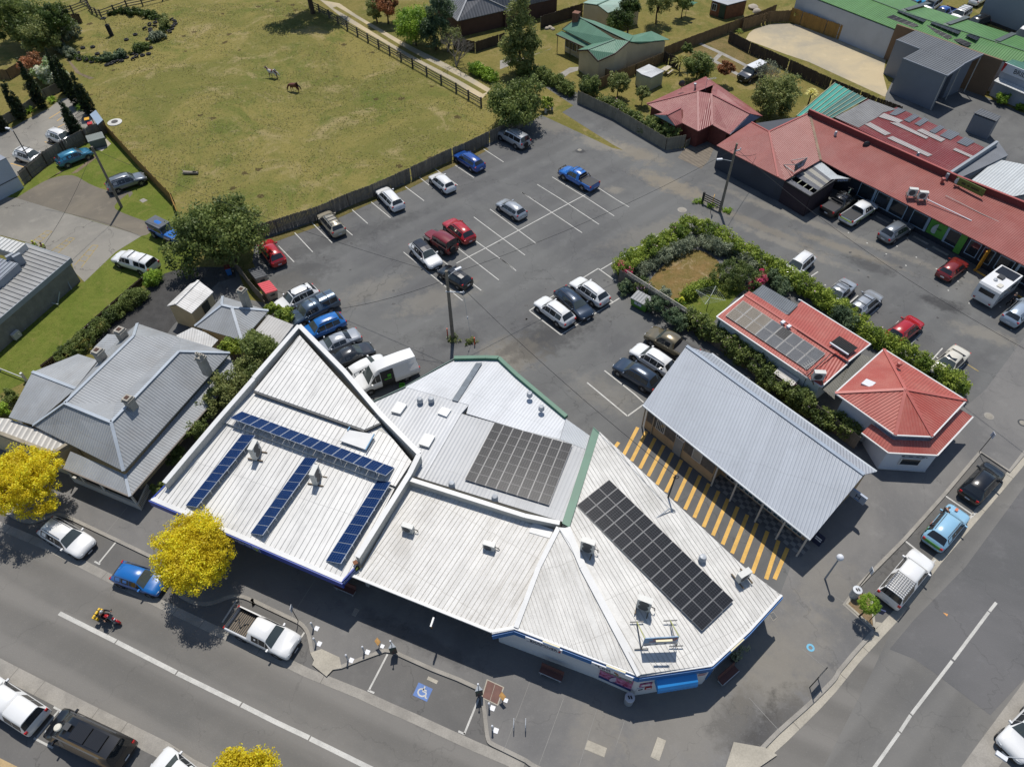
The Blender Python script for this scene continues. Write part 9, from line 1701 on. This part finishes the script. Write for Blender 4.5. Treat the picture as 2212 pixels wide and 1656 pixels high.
# ================ animals and people
def skinned(name,verts,edges,m_,parent,sub=2,root=0):
 """continuous body grown round a skeleton: verts (x,y,z,rx,ry)"""
 me=bpy.data.meshes.new(name);me.from_pydata([v[:3]for v in verts],edges,[]);o=bpy.data.objects.new(name,me);COL.objects.link(o)
 md=o.modifiers.new('skin','SKIN');md.use_smooth_shade=True
 for i,v in enumerate(verts):s=me.skin_vertices[0].data[i];s.radius=(v[3],v[4]if len(v)>4 else v[3]);s.use_root=i==root
 sb=o.modifiers.new('sub','SUBSURF');sb.levels=sub;sb.render_levels=sub
 dg=bpy.context.evaluated_depsgraph_get();dg.update();nm=bpy.data.meshes.new_from_object(o.evaluated_get(dg));bpy.data.objects.remove(o)
 nm.materials.clear();nm.materials.append(m_);r=bpy.data.objects.new(name,nm);COL.objects.link(r);r.parent=parent;return r
def horse(label,loc,rz,coat,mane,grazing,step):
 t=thing('horse',label,'horse',loc,rz);s=step
 v=[(-.62,0,1.20,.32,.34),(-.25,0,1.12,.36,.38),(.20,0,1.11,.36,.38),(.55,0,1.18,.30,.34)];e=[(0,1),(1,2),(2,3)]
 def add(p,par):v.append(p);e.append((par,len(v)-1));return len(v)-1
 if grazing:n=[(.86,.05,1.10,.16,.19),(1.12,.10,.74,.11,.14),(1.26,.14,.46,.105,.13),(1.34,.17,.24,.075,.09),(1.37,.18,.09,.055,.06)]
 else:n=[(.82,0,1.40,.18,.22),(1.0,0,1.62,.13,.17),(1.10,0,1.76,.12,.14),(1.30,0,1.64,.095,.11),(1.46,0,1.50,.07,.08)]
 k=3
 for p in n:k=add(p,k)
 hd=n[2]
 for sy,st_ in((.15,s),(-.15,-s)):
  k=add((.50,sy,.98,.17),3);k=add((.50+.10*st_,sy,.55,.085),k);k=add((.50+.20*st_,sy,.30 if st_<.5 else .33,.048),k);k=add((.50+.22*st_,sy,.06,.055),k)
  k=add((-.66,sy,.95,.22),0);k=add((-.60-.05*st_,sy,.74,.14),k);k=add((-.82-.12*st_,sy,.50,.085),k);k=add((-.78-.22*st_,sy,.25,.062),k);k=add((-.74-.24*st_,sy,.06,.055),k)
 skinned('body',v,e,coat,t,2,1)
 skinned('tail',[(-.88,0,1.28,.08),(-1.06,.02,1.14,.10),(-1.26,.04,.88,.11),(-1.40,.06,.60,.05)],[(0,1),(1,2),(2,3)],mane,t,1)
 m_=[(n[0][0]-.12,n[0][1],n[0][2]+.16,.05,.03),(n[1][0]-.12,n[1][1],n[1][2]+.10,.05,.03),(hd[0]-.06,hd[1],hd[2]+.13,.045,.03)];skinned('mane',m_,[(0,1),(1,2)],mane,t,1)
 for sy in(.055,-.055):skinned('ear',[(hd[0]-.02,hd[1]+sy,hd[2]+.10,.035),(hd[0]-.02,hd[1]+sy*1.3,hd[2]+.23,.012)],[(0,1)],coat,t,1)
 t.scale=(.86,)*3;return t
b=NB('pinto_coat');co=b.pos(True);mk=b.rng(b.noise(b.mapped(co,(.35,.1,.2)),1.5,2,.4),.485,.515);col=b.mix(mk,C(206,200,192),C(104,60,40));b.l(col,b.p.inputs['Base Color']);b.p.inputs['Roughness'].default_value=.6;PINTO=b.m
BAY=mat('bay_coat',C(112,58,40),.5,var=.35,sc=1.2,c2=C(70,36,28),local=True);DARKM=mat('dark_mane',C(40,30,28),.8,local=True);PALEM=mat('pale_mane',C(190,182,170),.8,local=True)
a_,b_=q(10,215,600,1.0),q(10,150,578,1.2);horse('brown and white pinto horse walking with its head up in the paddock',q(10,190,628,0),math.atan2(.35,-.94),PINTO,PALEM,False,.8);horse('dark bay horse grazing with its tail swinging in the paddock',q(10,362,738,0),math.atan2(.34,-.94),BAY,DARKM,True,.45)
SKIN=mat('skin',C(196,148,122),.6,local=True)
def cloth(n,c):return mat('cloth_'+n,C(*c),.85,var=.15,sc=6,local=True)
def person(label,loc,rz,top,legs,hair,pose=None,helmet=None,vest=None,scale=1.0,shorts=False):
 t=thing('person',label,'person',loc,rz);J=dict(pel=(0,0,.95),spn=(0,0,1.14),che=(0,0,1.36),nek=(0,0,1.49),hed=(.02,0,1.62),top_=(.015,0,1.72),shl=(0,.18,1.42),ell=(.0,.24,1.14),wrl=(.07,.25,.90),shr=(0,-.18,1.42),elr=(.0,-.24,1.14),wrr=(.07,-.25,.90),hpl=(0,.09,.91),knl=(.03,.1,.50),anl=(-.01,.1,.09),tol=(.15,.11,.04),hpr=(0,-.09,.91),knr=(.03,-.1,.50),anr=(-.01,-.1,.09),tor=(.15,-.11,.04))
 J.update(pose or{});g=lambda k:V(*J[k])
 v,e=[],[]
 def add(p,r,par=None,r2=None):v.append((p[0],p[1],p[2],r,r2 or r));i=len(v)-1;(e.append((par,i))if par is not None else None);return i
 P=add(J['pel'],.125,None,.10);S_=add(J['spn'],.12,P,.095);Cc=add(J['che'],.145,S_,.11);N=add(J['nek'],.055,Cc);H_=add(J['hed'],.085,N,.10);add(J['top_'],.07,H_,.08);nz=g('hed')+(g('hed')-g('nek')).cross(V(0,-1,0)).normalized()*.0+V(.10,0,-.01);add(tuple(nz),.018,H_)
 for s in 'lr':
  a=add(J['sh'+s],.062,Cc);b1=add(J['el'+s],.045,a);c1=add(J['wr'+s],.030,b1);d=(g('wr'+s)-g('el'+s)).normalized();sd=d.cross(V(0,0,1));sd=sd.normalized()if sd.length>.1 else V(1,0,0);pm=g('wr'+s)+d*.06;h1=add(tuple(pm),.032,c1,.022)
  for k,f in enumerate((-.03,-.01,.01,.03)):add(tuple(pm+d*(.085-.012*abs(k-1.4))+sd*f+V(0,0,-.012)),.009,h1)
  add(tuple(pm+sd*.045+d*.03),.010,h1)
  a=add(J['hp'+s],.085,P);b1=add(J['kn'+s],.058,a);c1=add(J['an'+s],.042,b1);add(J['to'+s],.035,c1)
 skinned('body',v,e,SKIN,t,1,0)
 def wrap(name,ch,m_,extra):
  vv,ee,idx=[],[],{}
  for a,b1 in ch:
   for k in(a,b1):
    if k[0]not in idx:idx[k[0]]=len(vv);p=J[k[0]]if isinstance(k[0],str)else k[0];vv.append((p[0],p[1],p[2],k[1]+extra,(k[2]if len(k)>2 else k[1])+extra))
   ee.append((idx[a[0]],idx[b1[0]]))
  return skinned(name,vv,ee,m_,t,1,0)
 wrap('jacket',[(('che',.15,.115),('spn',.13,.105)),(('spn',.13),('pel',.135,.11)),(('che',.15),('shl',.068)),(('shl',.068),('ell',.052)),(('ell',.052),('wrl',.038)),(('che',.15),('shr',.068)),(('shr',.068),('elr',.052)),(('elr',.052),('wrr',.038))],top,.012)
 wrap('trousers',[(('pel',.13,.105),('hpl',.09)),(('hpl',.09),('knl',.062)),(('knl',.062),('anl',.05)),(('pel',.13),('hpr',.09)),(('hpr',.09),('knr',.062)),(('knr',.062),('anr',.05))],legs,.012)
 for s in 'lr':wrap('shoe',[(('an'+s,.045),('to'+s,.04))],TRIM,.012)
 if vest:wrap('vest',[(('che',.158,.125),('spn',.14,.115)),(('spn',.14),('pel',.13,.11))],vest,.016)
 hh=g('hed')+(g('top_')-g('hed'))*.35+V(-.012,0,0)
 mb=MB();k=1.0 if not helmet else 1.22;r_=.098*k;pr_=[(r_*math.cos(x),r_*1.12*math.sin(x))for x in(-.15,.2,.6,1.0,1.3,1.57)]if not helmet else[(r_*math.cos(x),r_*1.1*math.sin(x))for x in(-1.2,-.7,-.2,.3,.8,1.2,1.57)];mb.lathe(hh,pr_,14);mb.build('hair' if not helmet else 'helmet',helmet or hair,t,60,world=False)
 if not helmet:
  for sy in(.035,-.035):MB().box(tuple(g('hed')+V(.095,sy,.01)),(.02,.022,.014)).build('eye',TRIM,t,world=False)
 t.scale=(scale,)*3;return t
BLK=cloth('black',(36,36,40));GRYH=cloth('grey_hair',(130,124,118));HIV=cloth('hi_vis',(190,210,60))
lean=dict(che=(.22,0,1.30),nek=(.34,0,1.40),hed=(.42,0,1.50),top_=(.46,0,1.59),spn=(.08,0,1.13),shl=(.24,.18,1.34),shr=(.24,-.18,1.34),ell=(.42,.22,1.16),wrl=(.62,.14,1.12),elr=(.14,-.30,1.08),wrr=(.05,-.42,.92),knl=(-.05,.1,.5),anl=(-.22,.1,.10),tol=(-.06,.11,.04))
b_=q(32,1515,1165,RZ);person('person in dark clothes with a white top leaning in at the light blue van door',b_,math.atan2((q(32,1580,1120)-q(32,1490,1185)).y,(q(32,1580,1120)-q(32,1490,1185)).x),BLK,BLK,GRYH,lean)
b_=q(31,2085,950,0);person('person in dark clothes walking beside the caravan',b_,-1.2,cloth('navy',(44,48,60)),BLK,GRYH,dict(knl=(.14,.1,.52),anl=(.12,.1,.10),tol=(.28,.11,.05),anr=(-.22,-.1,.12),knr=(-.04,-.1,.5),tor=(-.07,-.11,.05)))
b_=q(1,385,545,0);person('person in a hi-vis vest behind the block building',b_,2.6,HIV,cloth('green_work',(70,84,62)),cloth('brown_hair',(60,42,34)),dict(ell=(.15,.26,1.18),wrl=(.34,.2,1.12)),None,cloth('hi_vis_silver',(206,214,120)));b_=q(1,318,530,0);person('person in a yellow helmet behind the block building',b_,-.4,HIV,cloth('green_work',(70,84,62)),GRYH,None,mat('yellow_helmet',C(206,206,70),.4,local=True))
# motorcycle and rider
r0,f0=q(3,800,395,RZ+.3),q(3,938,440,RZ+.3);d_=f0-r0;mb_=thing('motorcycle','red touring motorcycle with yellow panniers riding along the street','motorcycle',V((r0.x+f0.x)/2,(r0.y+f0.y)/2,RZ+.012),math.atan2(d_.y,d_.x));REDB=PT['red'];YB=mat('yellow_bag',C(236,192,40),.6,var=.1,local=True)
for x_ in(.74,-.74):
 w_=MB();w_.lathe((x_,0,.32),[(.20,-.05),(.29,-.06),(.32,-.03),(.32,.03),(.29,.06),(.20,.05)],20,0,1);wo_=w_.build('wheel',TYRE,mb_,50,world=False);h_=MB();h_.lathe((x_,0,.32),[(0,-.03),(.06,-.04),(.21,-.03),(.21,.03),(.06,.04),(0,.03)],10,0,1);h_.build('rim',RIM,wo_,world=False)
MB().tube((.74,.10,.32),(.42,.10,.92),.028,.028).build('fork',STEEL,mb_,world=False);MB().tube((.74,-.10,.32),(.42,-.10,.92),.028,.028).build('fork',STEEL,mb_,world=False);MB().box((.0,0,.45),(.55,.34,.38)).build('engine',STEELD,mb_,world=False);skinned('frame',[(.42,0,.88,.06),(.0,0,.62,.08),(-.4,0,.62,.07),(-.74,0,.34,.06)],[(0,1),(1,2),(2,3)],STEELD,mb_,1);skinned('fuel_tank',[(.36,0,.88,.10,.12),(.14,0,.92,.15,.17),(-.06,0,.84,.10,.10)],[(0,1),(1,2)],REDB,mb_,2,1);skinned('fairing',[(.56,0,.86,.13,.15),(.68,0,.80,.10,.11),(.78,0,.72,.05,.05)],[(0,1),(1,2)],REDB,mb_,2);MB().ob(V(.58,0,1.08),V(-.08,0,.10),V(0,.17,0),V(.008,0,.006)).build('screen',CGLASS,mb_,world=False);MB().box((.80,0,.78),(.05,.14,.10)).build('headlight',LAMP,mb_,world=False);MB().lathe((.74,0,.32),[(.34,-.07),(.36,0),(.34,.07)],12,0,1).build('mudguard',REDB,mb_,world=False)
MB().path([V(.30,.38,1.02),V(.42,.12,1.0),V(.42,-.12,1.0),V(.30,-.38,1.02)],.018).build('handlebar',TRIM,mb_,world=False);skinned('seat',[(-.08,0,.82,.12,.06),(-.34,0,.82,.15,.06),(-.62,0,.88,.11,.05)],[(0,1),(1,2)],TRIM,mb_,1)
for s in(1,-1):MB().ob(V(-.62,s*.32,.66),V(.20,0,0),V(0,.08,0),V(0,0,.15)).build('pannier',YB,mb_,world=False);MB().lathe((.34,s*.44,1.10),[(0,-.01),(.06,-.01),(.06,.01),(0,.01)],10,0,0).build('mirror',TRIM,mb_,world=False)
ride=dict(pel=(-.28,0,.92),spn=(-.20,0,1.10),che=(-.05,0,1.30),nek=(.03,0,1.43),hed=(.09,0,1.55),top_=(.12,0,1.66),shl=(-.04,.19,1.36),shr=(-.04,-.19,1.36),ell=(.08,.32,1.14),elr=(.08,-.32,1.14),wrl=(.29,.36,1.03),wrr=(.29,-.36,1.03),hpl=(-.26,.11,.90),hpr=(-.26,-.11,.90),knl=(.12,.22,.74),knr=(.12,-.22,.74),anl=(-.08,.22,.38),anr=(-.08,-.22,.38),tol=(.10,.22,.33),tor=(.10,-.22,.33))
person('person in black riding gear and a silver helmet riding the red motorcycle',mb_.location,mb_.rotation_euler[2],BLK,BLK,GRYH,ride,mat('silver_helmet',C(186,190,194),.25,.2,local=True));rp_=thing('luggage_roll','bright yellow luggage roll strapped behind the motorcycle rider','bag',mb_.location,mb_.rotation_euler[2]);mb=MB();mb.lathe((-.60,0,.98),[(0,-.36),(.09,-.34),(.10,0),(.09,.34),(0,.36)],14,0,1);mb.build('roll',YB,rp_,50,world=False);MB().box((-.60,.15,.98),(.22,.04,.22)).build('strap',TRIM,rp_,world=False);MB().box((-.60,-.15,.98),(.22,.04,.22)).build('strap',TRIM,rp_,world=False)
# bicycles on the black truck
for k,(x,y,lab)in enumerate(((745,105,'nearer bicycle standing in the tray of the black truck'),(790,75,'further bicycle with a pale green bar on the black truck'))):
 bt=thing('bicycle',lab,'bicycle',q(31,x,y,1.1),math.atan2((q(31,830,70)-q(31,620,205)).y,(q(31,830,70)-q(31,620,205)).x)+.25*k)
 for x_ in(.52,-.52):w_=MB();w_.lathe((x_,0,.34),[(.29,-.02),(.34,-.02),(.34,.02),(.29,.02),(.29,-.02)],18,0,1);w_.build('wheel',TYRE,bt,world=False)
 MB().path([V(-.52,0,.34),V(-.05,0,.32),V(.38,0,.80),V(-.15,0,.78),V(-.05,0,.32)],.022).path([V(-.15,0,.78),V(-.52,0,.34)],.018).path([V(.52,0,.34),V(.38,0,.86)],.022).build('frame',PT['silver']if k==0 else mat('pale_green_line',C(170,200,180),.6,local=True),bt,world=False);MB().tube((.38,-.32,.95),(.38,.32,.95),.018,.018).build('handlebar',TRIM,bt,world=False);MB().box((-.18,0,.92),(.24,.14,.06)).build('saddle',TRIM,bt,world=False)
